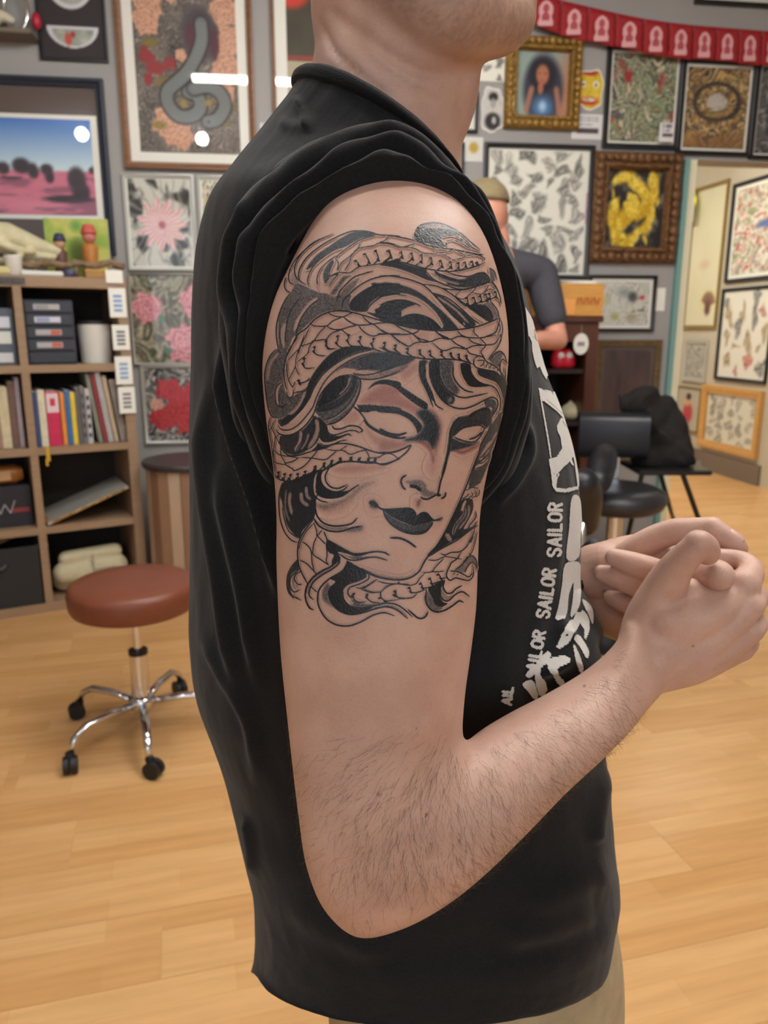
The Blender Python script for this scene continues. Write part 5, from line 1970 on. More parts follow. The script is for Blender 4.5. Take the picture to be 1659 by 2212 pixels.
# ---------------------------------------------------------------- shirt print
def draw_print():
    K = Ink(1080, 660, 1320, 1560, 1.0)
    s = 2.4574

    def c(txt):
        return np.array(txt.split(), float).reshape(-1, 2) / s + (1060, 660)
    Wt = .93
    for t in ('178 0 215 60 248 140 232 172 200 160 178 120', '190 110 230 100 252 160 275 230 300 290 318 330 330 375 310 362 300 372 296 392 276 360 262 320 246 330 232 290 222 240 218 190 200 150',
              '255 440 330 458 378 470 384 520 400 590 412 612 392 604 352 560 296 516 276 505', '352 640 375 598 415 612 410 640 420 650 440 700 440 760 400 800 368 812 352 800 380 760 372 700 356 668',
              '310 818 380 800 440 762 445 790 415 830 376 870 352 925 345 985 330 960 322 890', '340 968 400 975 462 960 466 972 400 990 350 986', '405 800 430 815 442 850 428 840',
              '440 700 462 820 470 950 463 970 458 930 445 830 432 760'):
        K.poly(c(t), Wt, 1.0, smooth=False)
    K.line(c('258 440 275 540 295 650 310 740 320 810'), 2.2, Wt)
    for t in ('250 150 228 165 245 185 218 200', '232 120 240 175 262 205', '300 290 318 320 305 340 325 345', '272 440 300 460 330 462 310 495 278 510', '330 470 380 490', '300 500 400 590', '380 610 400 640 420 650',
              '372 640 400 650 425 645', '345 800 400 770 440 760', '378 870 350 900 365 925', '330 880 350 905 385 860 420 830'):
        K.erase(c(t), 1.6, 0.0, 1.0)
    # large letters seen on edge
    for t in ('430 1025 470 1018 486 1120 478 1220 468 1332 404 1342 418 1180', '396 1376 470 1366 476 1440 478 1540 468 1600 440 1642 424 1644 436 1560 440 1468 414 1540 400 1645 345 1665 360 1600 380 1480',
              '488 1560 530 1590 545 1640 540 1690 525 1650 500 1600', '455 1630 480 1640 470 1690 440 1740 410 1790 355 1820 360 1790 400 1760 430 1720 440 1670', '490 1620 520 1660 522 1720 500 1770 498 1720 480 1690 470 1650',
              '418 1680 440 1672 438 1700 400 1750 370 1780 372 1760', '445 1770 470 1750 520 1830 510 1870 480 1820', '440 1800 468 1850 490 1920 480 1950 455 1890',
              '305 1880 400 1862 420 1890 360 1920 360 1960 390 2000 370 2020 330 1960 306 1920', '285 1850 318 1842 310 1880 270 1920 262 1960 290 2000 296 2050 262 2070 240 1990 240 1930',
              '170 2010 220 1990 240 2030 250 2080 232 2090 200 2050', '190 1950 250 1900 270 1860 280 1900 230 1960 200 1975'):
        K.poly(c(t), Wt, 1.0)
    # repeated word running up the side
    G = {'S': [[(.95, .8), (.8, .95), (.5, 1), (.15, .95), (.05, .75), (.25, .57), (.75, .45), (.95, .25), (.8, .05), (.5, 0), (.2, .04), (.05, .2)]],
         'A': [[(0, 0), (.5, 1), (1, 0)], [(.2, .33), (.8, .33)]], 'I': [[(.5, 0), (.5, 1)]], 'L': [[(.1, 1), (.1, 0), (.9, 0)]],
         'O': [[(.5, 0), (.12, .12), (0, .5), (.12, .88), (.5, 1), (.88, .88), (1, .5), (.88, .12), (.5, 0)]],
         'R': [[(.08, 0), (.08, 1), (.55, 1), (.9, .88), (.9, .62), (.55, .5), (.1, .5)], [(.5, .5), (.92, 0)]]}
    adv = {'I': .42}
    for a, b, wd, up in (((1197, 1204), (1200, 1084), 'SAILOR', 28), ((1172, 1336), (1188, 1226), 'SAILOR', 27), ((1149, 1452), (1167, 1360), 'AILOR', 24), ((1094, 1524), (1098, 1482), 'AIL', 20)):
        a, b = np.array(a, float), np.array(b, float)
        d = (b - a) / np.linalg.norm(b - a)
        nrm = np.array([d[1], -d[0]])      # left of travel = letter top
        tot = sum(adv.get(ch, 1.0) for ch in wd)
        u = np.linalg.norm(b - a) / tot
        x = 0
        for ch in wd:
            w_ = adv.get(ch, 1.0)
            for stroke in G[ch]:
                Q = [a + d * (x + (p[0] * .72 + .14) * u * (w_ if ch != 'I' else .42)) + nrm * ((p[1] - .5) * up) for p in stroke]
                K.line(np.array(Q), 5.0, Wt, 1.0, taper=False, smooth=ch in 'SO')
            x += w_ * u
    return K


KP = draw_print()
us = np.linspace(6.6, 15.3, 620)
ths = np.linspace(1.75, 3.6, 420)
P, n_ = shirt_surf(us, ths)
P = P + n_ * .0007
pp = proj(P)
ink = KP.sample(KP.ink, pp)
# only the part of the chest that faces the camera side carries the sampled layer; mirror the rest softly away
vd = P - CAM
face = ((vd / np.linalg.norm(vd, axis=2)[..., None]) * n_).sum(2) < .08
ok = (pp[..., 0] > 1082) & (pp[..., 0] < 1318) & (pp[..., 1] > 662) & (pp[..., 1] < 1558) & face
keepv = (ink > .35) & ok
nu, nv = P.shape[:2]
A_, B_ = np.meshgrid(np.arange(nu - 1), np.arange(nv - 1), indexing='ij')
kf = (keepv[:-1, :-1].astype(int) + keepv[1:, :-1] + keepv[:-1, 1:] + keepv[1:, 1:]) >= 2
q = np.stack([A_ * nv + B_, A_ * nv + B_ + 1, (A_ + 1) * nv + B_ + 1, (A_ + 1) * nv + B_], -1)[kf]
used = np.unique(q)
mp_ = np.zeros(nu * nv, np.int64)
mp_[used] = np.arange(len(used))
pr_me = np_mesh('shirt_print', P.reshape(-1, 3)[used] - off, mp_[q])
pr_me.materials.append(mat('white screen print', rgb(214, 212, 206), .75, var=.06, scale=600))
pr = link(bpy.data.objects.new('shirt_print', pr_me), shirt)
pr['label'] = 'white screen print with the word SAILOR repeated upwards'

# ---------------------------------------------------------------- trousers and shoes
KHAKI = mat('khaki cotton', rgb(176, 160, 128), .85, var=.10, scale=60, bump=.3, bscale=800)
tb = []
hipL, hipR = np.array([.06, .56, .62]), np.array([.06, .68, .62])
tb.append(blob([(.075, .62, .76, .128), (.085, .62, .66, .140), (.088, .62, .56, .142)], 28))
for hy_ in (.55, .69):
    tb.append(blob([(.115, hy_, .60, .105), (.11, hy_, .42, .088), (.09, hy_, .22, .072), (.07, hy_, .07, .064)], 24))
tv, tf = remesh(tb, .008, 4)
tme = np_mesh('trousers', tv - off, tf)
tme.materials.append(KHAKI)
tro = link(bpy.data.objects.new('trousers', tme), person)
for hy_ in (.55, .69):
    sv_, sf_ = remesh([blob([(.01, hy_, .045, .042), (.09, hy_, .045, .046), (.17, hy_, .035, .040), (.21, hy_, .03, .028)], 18)], .005, 3)
    sv_ = np.array(sv_)
    sv_[:, 2] = np.maximum(sv_[:, 2], .002)
    sme = np_mesh('shoe', sv_ - off, sf_)
    sme.materials.append(mat('black shoe', (.015, .015, .016), .5))
    link(bpy.data.objects.new('shoe', sme), person)
# ---------------------------------------------------------------- pictures: flat prints as coloured grids
def c3(*a):
    return np.array(a, float) / 255.0


def mx(a, b, m):
    m = np.asarray(m)[..., None]
    return a * (1 - m) + b * m


def ell(U, V, cx, cy, rx, ry, soft=.25):
    d = np.sqrt(((U - cx) / rx) ** 2 + ((V - cy) / ry) ** 2)
    return np.clip((1 - d) / soft, 0, 1)


def base(U, col):
    return np.ones(U.shape + (3,)) * np.asarray(col)


def strands(U, V, f=14, seed=1, w=.35, warp=2.2):
    """flowing line work, 0..1"""
    n = fbm(U, V, 3.0, seed, 3) * warp
    a = np.abs(np.sin(np.pi * f * (n * .55 + .35 * U + .2 * V)))
    return np.clip(1 - a / w, 0, 1)


def swirl(pal, f=10, seed=1, sc=3.2, line=.6, dark=(30, 28, 30)):
    pal = [c3(*p) for p in pal]

    def fn(U, V):
        wx, wy = fbm(U, V, 3.0, seed + 20, 2) - .5, fbm(U, V, 3.0, seed + 30, 2) - .5
        n = fbm(U * 1.0 + wx * .9 + 3, V * 1.2 + wy * .9 + 5, sc * 1.9, seed, 2)
        n = np.clip((n - .22) / .56, 0, .999)
        idx = n * len(pal) * 1.7
        i = idx.astype(int) % len(pal)
        c = np.array(pal)[i]
        e = idx - np.floor(idx)
        c = mx(c, c3(*dark), np.clip(1 - np.minimum(e, 1 - e) / .13, 0, 1) * line)
        c = mx(c, c3(232, 228, 216), np.clip(1 - np.abs(e - .5) / .10, 0, 1) * .35)
        l = strands(U, V, f * 1.3, seed + 4, .35)
        return mx(c, c3(*dark), l * line * .7)
    return fn


def peony(c, U, V, cx, cy, r, a, b, seed=0, asp=1.0):
    x, y = (U - cx) / r, (V - cy) * asp / r
    x = x + .22 * (vnoise(U * 7 + seed, V * 7, 1.6, 5) - .5)
    y = y + .22 * (vnoise(U * 7, V * 7 + seed, 1.6, 6) - .5)
    d = np.hypot(x, y)
    th = np.arctan2(y, x)
    d = d * (1 + .10 * np.sin(5 * th + seed) + .07 * np.sin(11 * th + 2 * seed))
    ring = d * 4.2 + .45 * np.abs(np.sin(3.5 * th + seed + 1.7 * np.floor(d * 4.2)))
    f = ring - np.floor(ring)
    m = np.clip((1 - d) / .10, 0, 1)
    col = mx(base(U, c3(*a)), c3(*b), f ** 1.2)
    col = mx(col, c3(*a) * .45, np.clip(1 - f / .22, 0, 1) * .75)
    return mx(c, col, m)


def p_snake(U, V):
    c = base(U, c3(108, 100, 94))
    c = mx(c, c3(62, 58, 58), np.clip(fbm(U, V, 5, 2) * 2.2 - .8, 0, 1))
    c = mx(c, c3(206, 198, 184), strands(U, V * 1.4, 30, 3, .42) * .75)
    c = mx(c, c3(40, 38, 40), strands(U + .4, V * 1.4, 22, 13, .25) * .6)
    for (x, y, r) in ((.15, .06, .17), (.12, .2, .14), (.88, .12, .15), (.93, .3, .14), (.9, .47, .15), (.85, .62, .12), (.3, .82, .17), (.42, .9, .12), (.38, .02, .1), (.45, .4, .06)):
        c = peony(c, U, V, x, y, r, (196, 142, 116), (222, 178, 152), x * 9, 1.45)
    for (x, y, rx, ry) in ((.12, .42, .1, .04), (.2, .48, .12, .05), (.34, .45, .07, .05), (.12, .55, .05, .05), (.1, .38, .05, .04)):
        c = mx(c, c3(150, 42, 48), ell(U, V, x, y, rx, ry, .4) * .9)
    for (x, y) in ((.16, .33), (.26, .56), (.2, .83), (.82, .8), (.9, .7)):
        c = mx(c, c3(128, 112, 44), ell(U, V, x, y, .1, .035, .5) * .8)
    hood = ell(U, V, .64, .27, .2, .2, .3)
    c = mx(c, c3(74, 68, 74), hood)
    c = mx(c, c3(90, 48, 62), ell(U, V, .56, .28, .06, .1, .4))
    c = mx(c, c3(82, 44, 58), ell(U, V, .78, .32, .06, .12, .4))
    for pts in ([(.66, .2), (.66, .3), (.6, .4), (.5, .5), (.4, .56), (.3, .62), (.3, .7), (.4, .77), (.55, .76), (.62, .7), (.58, .63), (.5, .62)], [(.55, .6), (.7, .58), (.82, .62), (.86, .7), (.78, .78), (.68, .8)]):
        C = catmull(np.array(pts), 8)
        for q in C:
            c = mx(c, c3(44, 42, 46), ell(U, V, q[0], q[1], .082, .055, .25) * .8)
        for k, q in enumerate(C):
            c = mx(c, c3(116, 122, 122), ell(U, V, q[0], q[1], .066, .043, .3) * .8)
            c = mx(c, c3(186, 190, 186) if k % 2 else c3(70, 70, 74), ell(U, V, q[0] + .012, q[1], .026, .012, .4) * .8)
    c = mx(c, c3(150, 130, 70), ell(U, V, .45, .69, .05, .035, .5))
    c = mx(c, c3(150, 130, 70), ell(U, V, .7, .68, .05, .03, .5))
    return c


def p_desert(U, V):
    sky = mx(base(U, c3(70, 122, 206)), c3(206, 230, 240), np.clip(V / .5, 0, 1) ** .8)
    g = mx(base(U, c3(238, 148, 166)), c3(196, 112, 140), fbm(U, V * 3, 3, 4))
    c = mx(sky, g, np.clip((V - .53) * 60, 0, 1))
    for (x, y, rx, ry) in ((.56, .50, .045, .05), (.60, .52, .035, .08), (.68, .49, .05, .10), (.73, .54, .03, .1), (.79, .52, .035, .07), (.80, .60, .025, .08), (.92, .62, .05, .16), (.935, .75, .05, .12), (.88, .83, .14, .05),
                           (.63, .62, .06, .02), (.5, .53, .05, .03), (.38, .52, .06, .03), (.22, .53, .08, .04), (1.0, .52, .03, .05)):
        c = mx(c, c3(66, 62, 72), ell(U, V, x, y, rx, ry, .35))
    c = mx(c, c3(96, 70, 88), np.clip((fbm(U * 2, V * 5, 3, 9) - .55) * 5, 0, .5) * (V > .6))
    return c


def p_bowls(U, V):
    c = base(U, c3(50, 44, 46))
    for cy, ry, gx in ((.16, .34, 0), (.72, .22, 1)):
        top = cy - ry * .55
        d = ((U - .5) / .42) ** 2 + ((V - top) / (ry * 1.25)) ** 2
        m = np.clip((1 - d) / .06, 0, 1) * (V > top)
        c = mx(c, c3(208, 208, 216), m)
        d2 = ((U - .5) / .34) ** 2 + ((V - top - .03) / (ry)) ** 2
        m2 = np.clip((1 - d2) / .08, 0, 1) * (V > top + .035)
        inner = mx(base(U, c3(120, 132, 116)), c3(196, 198, 190), fbm(U, V, 9, 3))
        c = mx(c, inner, m2)
        if gx:
            c = mx(c, c3(190, 84, 70), ell(U, V, .42, .76, .07, .1, .4))
            c = mx(c, c3(160, 60, 64), ell(U, V, .5, .7, .05, .05, .4))
        else:
            c = mx(c, c3(60, 66, 54), ell(U, V, .66, .17, .09, .1, .5))
    return c


def p_mum(U, V):
    bgd = np.hypot(U - .52, (V - .52) * 1.3)
    bth = np.arctan2((V - .52) * 1.3, U - .52)
    c = base(U, c3(206, 206, 196))
    hair_ = np.abs(np.sin(10 * bth + 7 * fbm(U, V, 3, 4) + 5 * bgd))
    c = mx(c, c3(46, 46, 46), np.clip((fbm(U, V, 5.5, 5) - .45) * 7, 0, 1) * (.5 + .5 * hair_))
    c = mx(c, c3(120, 120, 116), np.clip(1 - hair_ / .35, 0, 1) * .7)
    d = bgd / .36
    m = np.clip((1.05 + .2 * np.sin(11 * bth + 2) - d) / .15, 0, 1)
    k = np.floor(d * 6)
    pet = np.abs(np.sin((9 + k) * bth + k * 1.3 + 1.5 * np.sin(d * 5)))
    col = mx(base(U, c3(232, 200, 198)), c3(184, 96, 104), np.clip(1 - pet / .55, 0, 1))
    col = mx(col, c3(170, 80, 90), ell(U, V, .52, .52, .08, .06, .6))
    return mx(c, col, m)


def p_peonies(U, V):
    c = swirl([(96, 90, 74), (150, 140, 116), (186, 178, 154), (120, 124, 96), (70, 70, 62)], 9, 11, 3.4, .5, (60, 56, 48))(U, V)
    for (x, y, r) in ((.22, .38, .24), (.95, .3, .24), (.78, .78, .3)):
        c = peony(c, U, V, x, y, r, (204, 110, 128), (236, 186, 190), x * 7, 1.3)
    c = mx(c, c3(84, 130, 110), ell(U, V, .42, .5, .06, .08, .5))
    return mx(c, c3(84, 130, 110), ell(U, V, .5, .86, .08, .05, .5))


def p_redflower(U, V):
    c = swirl([(60, 60, 60), (130, 128, 124), (196, 192, 186), (90, 88, 86)], 10, 17, 4, .5)(U, V)
    for (x, y, r) in ((.42, .3, .24), (.62, .5, .28), (.85, .32, .2), (.3, .68, .26), (.75, .72, .28)):
        c = peony(c, U, V, x, y, r, (164, 30, 42), (208, 70, 78), x * 8, 1.4)
    return peony(c, U, V, .18, .5, .12, (210, 150, 130), (226, 180, 160), 2, 1.4)


def p_yellow(U, V):
    c = swirl([(226, 222, 206), (120, 118, 108), (210, 200, 150)], 7, 23, 4, .5)(U, V)
    return mx(c, c3(200, 172, 70), np.clip(ell(U, V, .4, .3, .3, .2) + ell(U, V, .2, .75, .3, .25), 0, 1) * .8)


def p_golddragon(U, V):
    c = mx(base(U, c3(38, 36, 38)), c3(120, 114, 104), np.clip(fbm(U, V, 9, 5) * 3.4 - 1.6, 0, 1))
    u = U + .16 * (fbm(U, V, 6, 41, 2) - .5)
    v = V + .16 * (fbm(U, V, 6, 43, 2) - .5)
    body = np.zeros(U.shape)
    for pts, w in (([(.25, .10), (.42, .16), (.58, .24), (.72, .38), (.66, .54), (.45, .58), (.26, .66), (.22, .82), (.4, .9)], .16), ([(.8, .10), (.82, .28), (.72, .48), (.80, .66), (.64, .80), (.5, .84)], .13), ([(.15, .42), (.13, .62), (.2, .80)], .11), ([(.4, .38), (.5, .45), (.38, .5)], .1)):
        for q in catmull(np.array(pts), 6):
            body = np.maximum(body, ell(u, v, q[0], q[1], w, w * .8, .5))
    for (x, y, a) in ((.2, .9, .4), (.5, .95, 0), (.75, .9, -.3), (.14, .14, 1), (.9, .4, 1), (.1, .3, .7)):
        body = np.maximum(body, ell(u, v, x, y, .05, .09, .5))
    y = mx(base(U, c3(198, 158, 24)), c3(246, 222, 96), np.clip(fbm(U, V, 12, 8) * 2 - .5, 0, 1))
    c = mx(c, y, body)
    return mx(c, c3(96, 72, 18), strands(U, V, 24, 12, .3) * body * .75)


def p_greendragon(U, V):
    c = swirl([(130, 148, 116), (164, 178, 142), (96, 104, 88), (206, 198, 168), (84, 84, 84), (150, 138, 92)], 9, 31, 3.6, .5, (44, 44, 42))(U, V)
    m = np.clip(fbm(U, V, 4, 37) * 5 - 2.9, 0, 1) * (np.abs(U - .5) + .2 > .4)
    c = mx(c, c3(158, 40, 46), m)
    return mx(c, c3(70, 70, 72), np.clip((V - .8) * 6, 0, 1) * np.clip(strands(U, V, 8, 9, .6), 0, 1) * .7)


def p_skullwheel(U, V):
    c = swirl([(196, 160, 96), (150, 112, 60), (92, 74, 60), (214, 186, 130), (58, 52, 54)], 9, 41, 3.6, .5)(U, V)
    d = np.hypot(U - .5, (V - .42) * 1.6) / .4
    c = mx(c, c3(40, 40, 46), np.clip(1 - np.abs(d - .9) / .16, 0, 1))
    c = mx(c, c3(196, 196, 192), np.clip((.5 - d) / .15, 0, 1) * (.5 + .5 * fbm(U, V, 9, 3)))
    return mx(c, c3(140, 100, 60), np.clip((V - .78) * 8, 0, 1) * .7)


def p_portrait(U, V):
    c = mx(base(U, c3(150, 168, 160)), c3(176, 128, 104), np.clip((U - .55) * 2 + (V - .3), 0, 1))
    c = mx(c, c3(52, 54, 70), ell(U, V, .52, .58, .44, .62, .25))
    c = mx(c, c3(34, 32, 40), ell(U, V, .5, .36, .3, .32, .3))
    c = mx(c, c3(176, 112, 86), ell(U, V, .5, .35, .15, .19, .35))
    c = mx(c, c3(168, 104, 80), ell(U, V, .47, .56, .07, .12, .4))
    for x0, x1 in ((.2, .3), (.85, .78)):
        for t in np.linspace(0, 1, 14):
            c = mx(c, c3(176, 120, 98), ell(U, V, x0 + (x1 - x0) * t, .92 - .36 * t, .07, .06, .6) * .6)
    c = mx(c, c3(96, 150, 206), ell(U, V, .52, .86, .28, .24, .8))
    c = mx(c, c3(190, 214, 234), ell(U, V, .52, .84, .1, .12, .9))
    c = mx(c, c3(48, 40, 42), ell(U, V, .44, .33, .035, .012, .5))
    c = mx(c, c3(48, 40, 42), ell(U, V, .56, .33, .035, .012, .5))
    return mx(c, c3(150, 70, 66), ell(U, V, .5, .44, .045, .012, .5))


def flash(seed, nx, ny, cols, paper=(240, 240, 228), r=.8, jit=.5):
    """sheet of small separate motifs"""
    g = np.random.default_rng(seed)
    it = []
    for i in range(nx):
        for j in range(ny):
            it.append(((i + .5 + (g.random() - .5) * jit) / nx, (j + .5 + (.25 if i % 2 else -.2) + (g.random() - .5) * jit) / ny, .5 * r * (.5 + .75 * g.random()) / nx, .5 * r * (.6 + .8 * g.random()) / ny, cols[g.integers(len(cols))], g.random() * 6))

    def fn(U, V):
        c = base(U, c3(*paper))
        Uw = U + .10 * (vnoise(U, V, 9, seed + 1) - .5)
        Vw = V + .10 * (vnoise(U, V, 9, seed + 2) - .5)
        for x, y, rx, ry, col, ph in it:
            th = np.arctan2((Vw - y) / ry, (Uw - x) / rx)
            m = ell(Uw, Vw, x, y, rx * (1 + .25 * np.sin(3 * th + ph)), ry * (1 + .2 * np.sin(2 * th + ph)), .35)
            t = .25 + .75 * np.abs(np.sin(5 * (Uw - x) / rx + 2.5 * np.sin(4 * (Vw - y) / ry + ph) + ph))
            c = mx(c, c3(*col), m * t * .85)
            c = mx(c, c3(40, 38, 38), m * np.clip(1 - np.abs(np.sin(3.3 * (Vw - y) / ry + 2 * (Uw - x) / rx + ph)) / .35, 0, 1) * (.25 + .5 * abs(math.sin(ph * 3))))
        return c
    return fn


GREYS = [(120, 120, 116), (90, 90, 88), (150, 150, 144), (70, 70, 70)]


def p_bwfigure(U, V):
    c = base(U, c3(206, 204, 200))
    c = mx(c, c3(40, 38, 40), ell(U, V, .5, .22, .22, .12, .3))
    c = mx(c, c3(170, 168, 164), ell(U, V, .5, .36, .14, .12, .3))
    c = mx(c, c3(46, 44, 46), ell(U, V, .5, .74, .36, .22, .3))
    c = mx(c, c3(190, 188, 182), ell(U, V, .55, .72, .1, .1, .4))
    return mx(c, c3(60, 58, 60), strands(U, V, 7, 3, .2) * .35)


def p_mask(U, V):
    c = mx(base(U, c3(206, 172, 34)), c3(232, 206, 84), fbm(U, V, 6, 3))
    c = mx(c, c3(186, 44, 40), ell(U, V, .5, .78, .34, .12, .3))
    c = mx(c, c3(230, 226, 206), ell(U, V, .5, .75, .26, .05, .3))
    c = mx(c, c3(176, 40, 36), ell(U, V, .5, .1, .3, .1, .4))
    for x in (.3, .7):
        c = mx(c, c3(240, 236, 214), ell(U, V, x, .38, .12, .09, .3))
        c = mx(c, c3(30, 26, 24), ell(U, V, x, .39, .05, .04, .4))
    return mx(c, c3(120, 84, 20), strands(U, V, 6, 8, .25) * .5)


def p_card(U, V):
    c = base(U, c3(222, 222, 224))
    for y, h, x1 in ((.1, .03, .9), (.24, .05, .85), (.4, .02, .7)):
        m = (np.abs(V - y) < h) & (U > .15) & (U < x1) & (np.sin(U * 90) > -.5)
        c = mx(c, c3(70, 76, 96), m * .8)
    return mx(c, c3(66, 54, 62), ((V > .58) & (V < .8) & (U > .12) & (U < .9)) * .9)


def p_darkprint(U, V):
    c = mx(base(U, c3(58, 46, 46)), c3(96, 74, 72), fbm(U, V * .5, 6, 5))
    return mx(c, c3(110, 60, 56), np.clip(np.sin(U * 34), 0, 1) * (V > .25) * (V < .8) * .35)


def p_pinksign(U, V):
    c = base(U, c3(222, 186, 196))
    m = (np.abs(U - .5) < .3) & (np.sin(V * 46) > -.1) & (np.sin(V * 23 + U * 9) > -.6)
    return mx(c, c3(120, 110, 190), m * .75)


def p_redtop(U, V):
    c = swirl([(232, 228, 214), (206, 74, 58), (232, 228, 214), (150, 160, 110), (226, 220, 206)], 7, 53, 3.4, .35)(U, V)
    return mx(c, c3(90, 110, 170), ell(U, V, .6, .45, .25, .06, .5))


def p_tallscroll(U, V):
    c = mx(base(U, c3(216, 212, 178)), c3(226, 222, 196), fbm(U, V, 4, 3))
    c = mx(c, c3(206, 170, 150), ell(U, V, .5, .55, .25, .05, .9) * .6)
    c = mx(c, c3(216, 200, 90), ell(U, V, .7, .82, .3, .1, .9) * .8)
    for k in range(9):
        a = -2.6 + k * .28
        for t in np.linspace(.2, 1, 6):
            c = mx(c, c3(110, 70, 66), ell(U, V, .72 + .22 * t * math.cos(a), .86 + .10 * t * math.sin(a), .04, .02, .6) * .6)
    return mx(c, c3(96, 60, 60), ell(U, V, .72, .88, .12, .06, .5))


def p_pinup(U, V):
    c = base(U, c3(186, 182, 166))
    c = mx(c, c3(186, 60, 76), ell(U, V, .5, .6, .26, .3, .4))
    c = mx(c, c3(214, 170, 120), ell(U, V, .46, .32, .14, .14, .4))
    c = mx(c, c3(60, 40, 40), ell(U, V, .5, .2, .14, .1, .4))
    return mx(c, c3(206, 198, 90), ell(U, V, .3, .9, .3, .1, .8) * .7)


def p_smallcanvas(U, V):
    c = mx(base(U, c3(206, 204, 110)), c3(150, 180, 80), np.clip(fbm(U, V, 5, 4) * 3 - 1.1, 0, 1))
    c = mx(c, c3(96, 150, 70), ell(U, V, .5, .12, .14, .14, .7) * .8)
    return mx(c, c3(96, 110, 50), ell(U, V, .5, .55, .2, .3, .6) * .7)


def p_redposter(U, V):
    c = base(U, c3(72, 70, 50))
    c = mx(c, c3(60, 52, 44), fbm(U, V, 5, 3))
    c = mx(c, c3(208, 60, 46), ell(U, V, .1, .02, .5, .22, .3))
    c = mx(c, c3(160, 54, 44), (V > .62) * (V < .66) * .8)
    return mx(c, c3(190, 178, 150), (V > .67) * .9)


def p_botany(U, V):
    c = base(U, c3(208, 208, 198))
    c = mx(c, c3(96, 100, 90), strands(U, V, 8, 61, .4) * np.clip(fbm(U, V, 3, 62) * 3 - 1, 0, 1))
    c = mx(c, c3(110, 130, 126), ell(U, V, .55, .25, .2, .16, .8) * .6)
    c = mx(c, c3(52, 50, 54), ell(U, V, .7, .35, .12, .16, .6) * .8)
    c = mx(c, c3(190, 64, 64), ell(U, V, .87, .36, .06, .07, .5))
    c = mx(c, c3(164, 160, 90), ell(U, V, .4, .8, .1, .12, .6) * .8)
    c = mx(c, c3(150, 146, 110), ell(U, V, .7, .82, .14, .12, .6) * .7)
    return mx(c, c3(196, 176, 110), ell(U, V, .2, .4, .14, .12, .8) * .6)


def print_mesh(name, w, h, fn, res, y=0.0):
    nx, nz = max(4, int(res)), max(4, int(res * h / w))
    xs, zs = np.linspace(0, 1, nx), np.linspace(0, 1, nz)
    U, Vv = np.meshgrid(xs, zs, indexing='ij')
    P = np.stack([(U - .5) * w, np.full(U.shape, y), (1 - Vv) * h], -1)
    me = np_grid_mesh(name, P[:, ::-1])
    set_col(me, lin(np.clip(fn(U, Vv), 0, 1))[:, ::-1].reshape(-1, 3))
    return me


PRINT = attr_mat('printed paper', .65)
CANVAS = attr_mat('painted canvas', .5)
FR = {'black': mat('black frame lacquer', rgb(24, 24, 28), .4), 'navy': mat('blue black frame', rgb(34, 40, 54), .45), 'brown': mat('walnut frame', rgb(120, 80, 50), .45, var=.2, scale=12, stretch=(1, 1, 8)),
      'silver': mat('silver frame', rgb(186, 186, 178), .4, metal=.3), 'gold': mat('gilt frame', rgb(150, 116, 56), .45, metal=.35, var=.35, scale=60, bump=.8, bscale=70),
      'bronze': mat('carved bronze frame', rgb(112, 78, 48), .5, metal=.25, var=.4, scale=70, bump=1.0, bscale=80), 'oak': mat('oak frame', rgb(196, 150, 88), .5, var=.12, scale=20, stretch=(1, 1, 6)),
      'olive': mat('olive gold frame', rgb(140, 116, 62), .5, metal=.2), 'white': mat('white frame', rgb(216, 216, 212), .5), 'darkwood': mat('dark gilt wood frame', rgb(96, 76, 48), .5, var=.3, scale=40)}
MATB = {'white': mat('white mount', rgb(238, 238, 230), .8), 'cream': mat('cream mount', rgb(220, 218, 200), .8), 'taupe': mat('taupe mount', rgb(92, 80, 76), .8), 'none': None}


def bars(w, h, fw, d, ornate=0.0):
    """four mitred frame bars with a stepped profile"""
    mb = MB()
    prof = [(0, 0), (0, -d), (fw * .35, -d * 1.05), (fw * .6, -d * .75), (fw, -d * .7), (fw, 0)]
    if ornate:
        prof = [(0, 0), (0, -d * .7), (fw * .12, -d), (fw * .35, -d * 1.25), (fw * .55, -d * .8), (fw * .75, -d * .95), (fw, -d * .5), (fw, 0)]
    cs = [(-w / 2, 0, 1, 1), (w / 2, 0, -1, 1), (w / 2, h, -1, -1), (-w / 2, h, 1, -1)]
    n = len(prof)
    vs = []
    for x, z, sx, sz in cs:
        for o, y in prof:
            vs.append((x + sx * o, y, z + sz * o))
    fs = []
    for k in range(4):
        a, b = k * n, ((k + 1) % 4) * n
        for i in range(n - 1):
            fs.append((a + i, b + i, b + i + 1, a + i + 1))
    return mb.add(vs, fs)


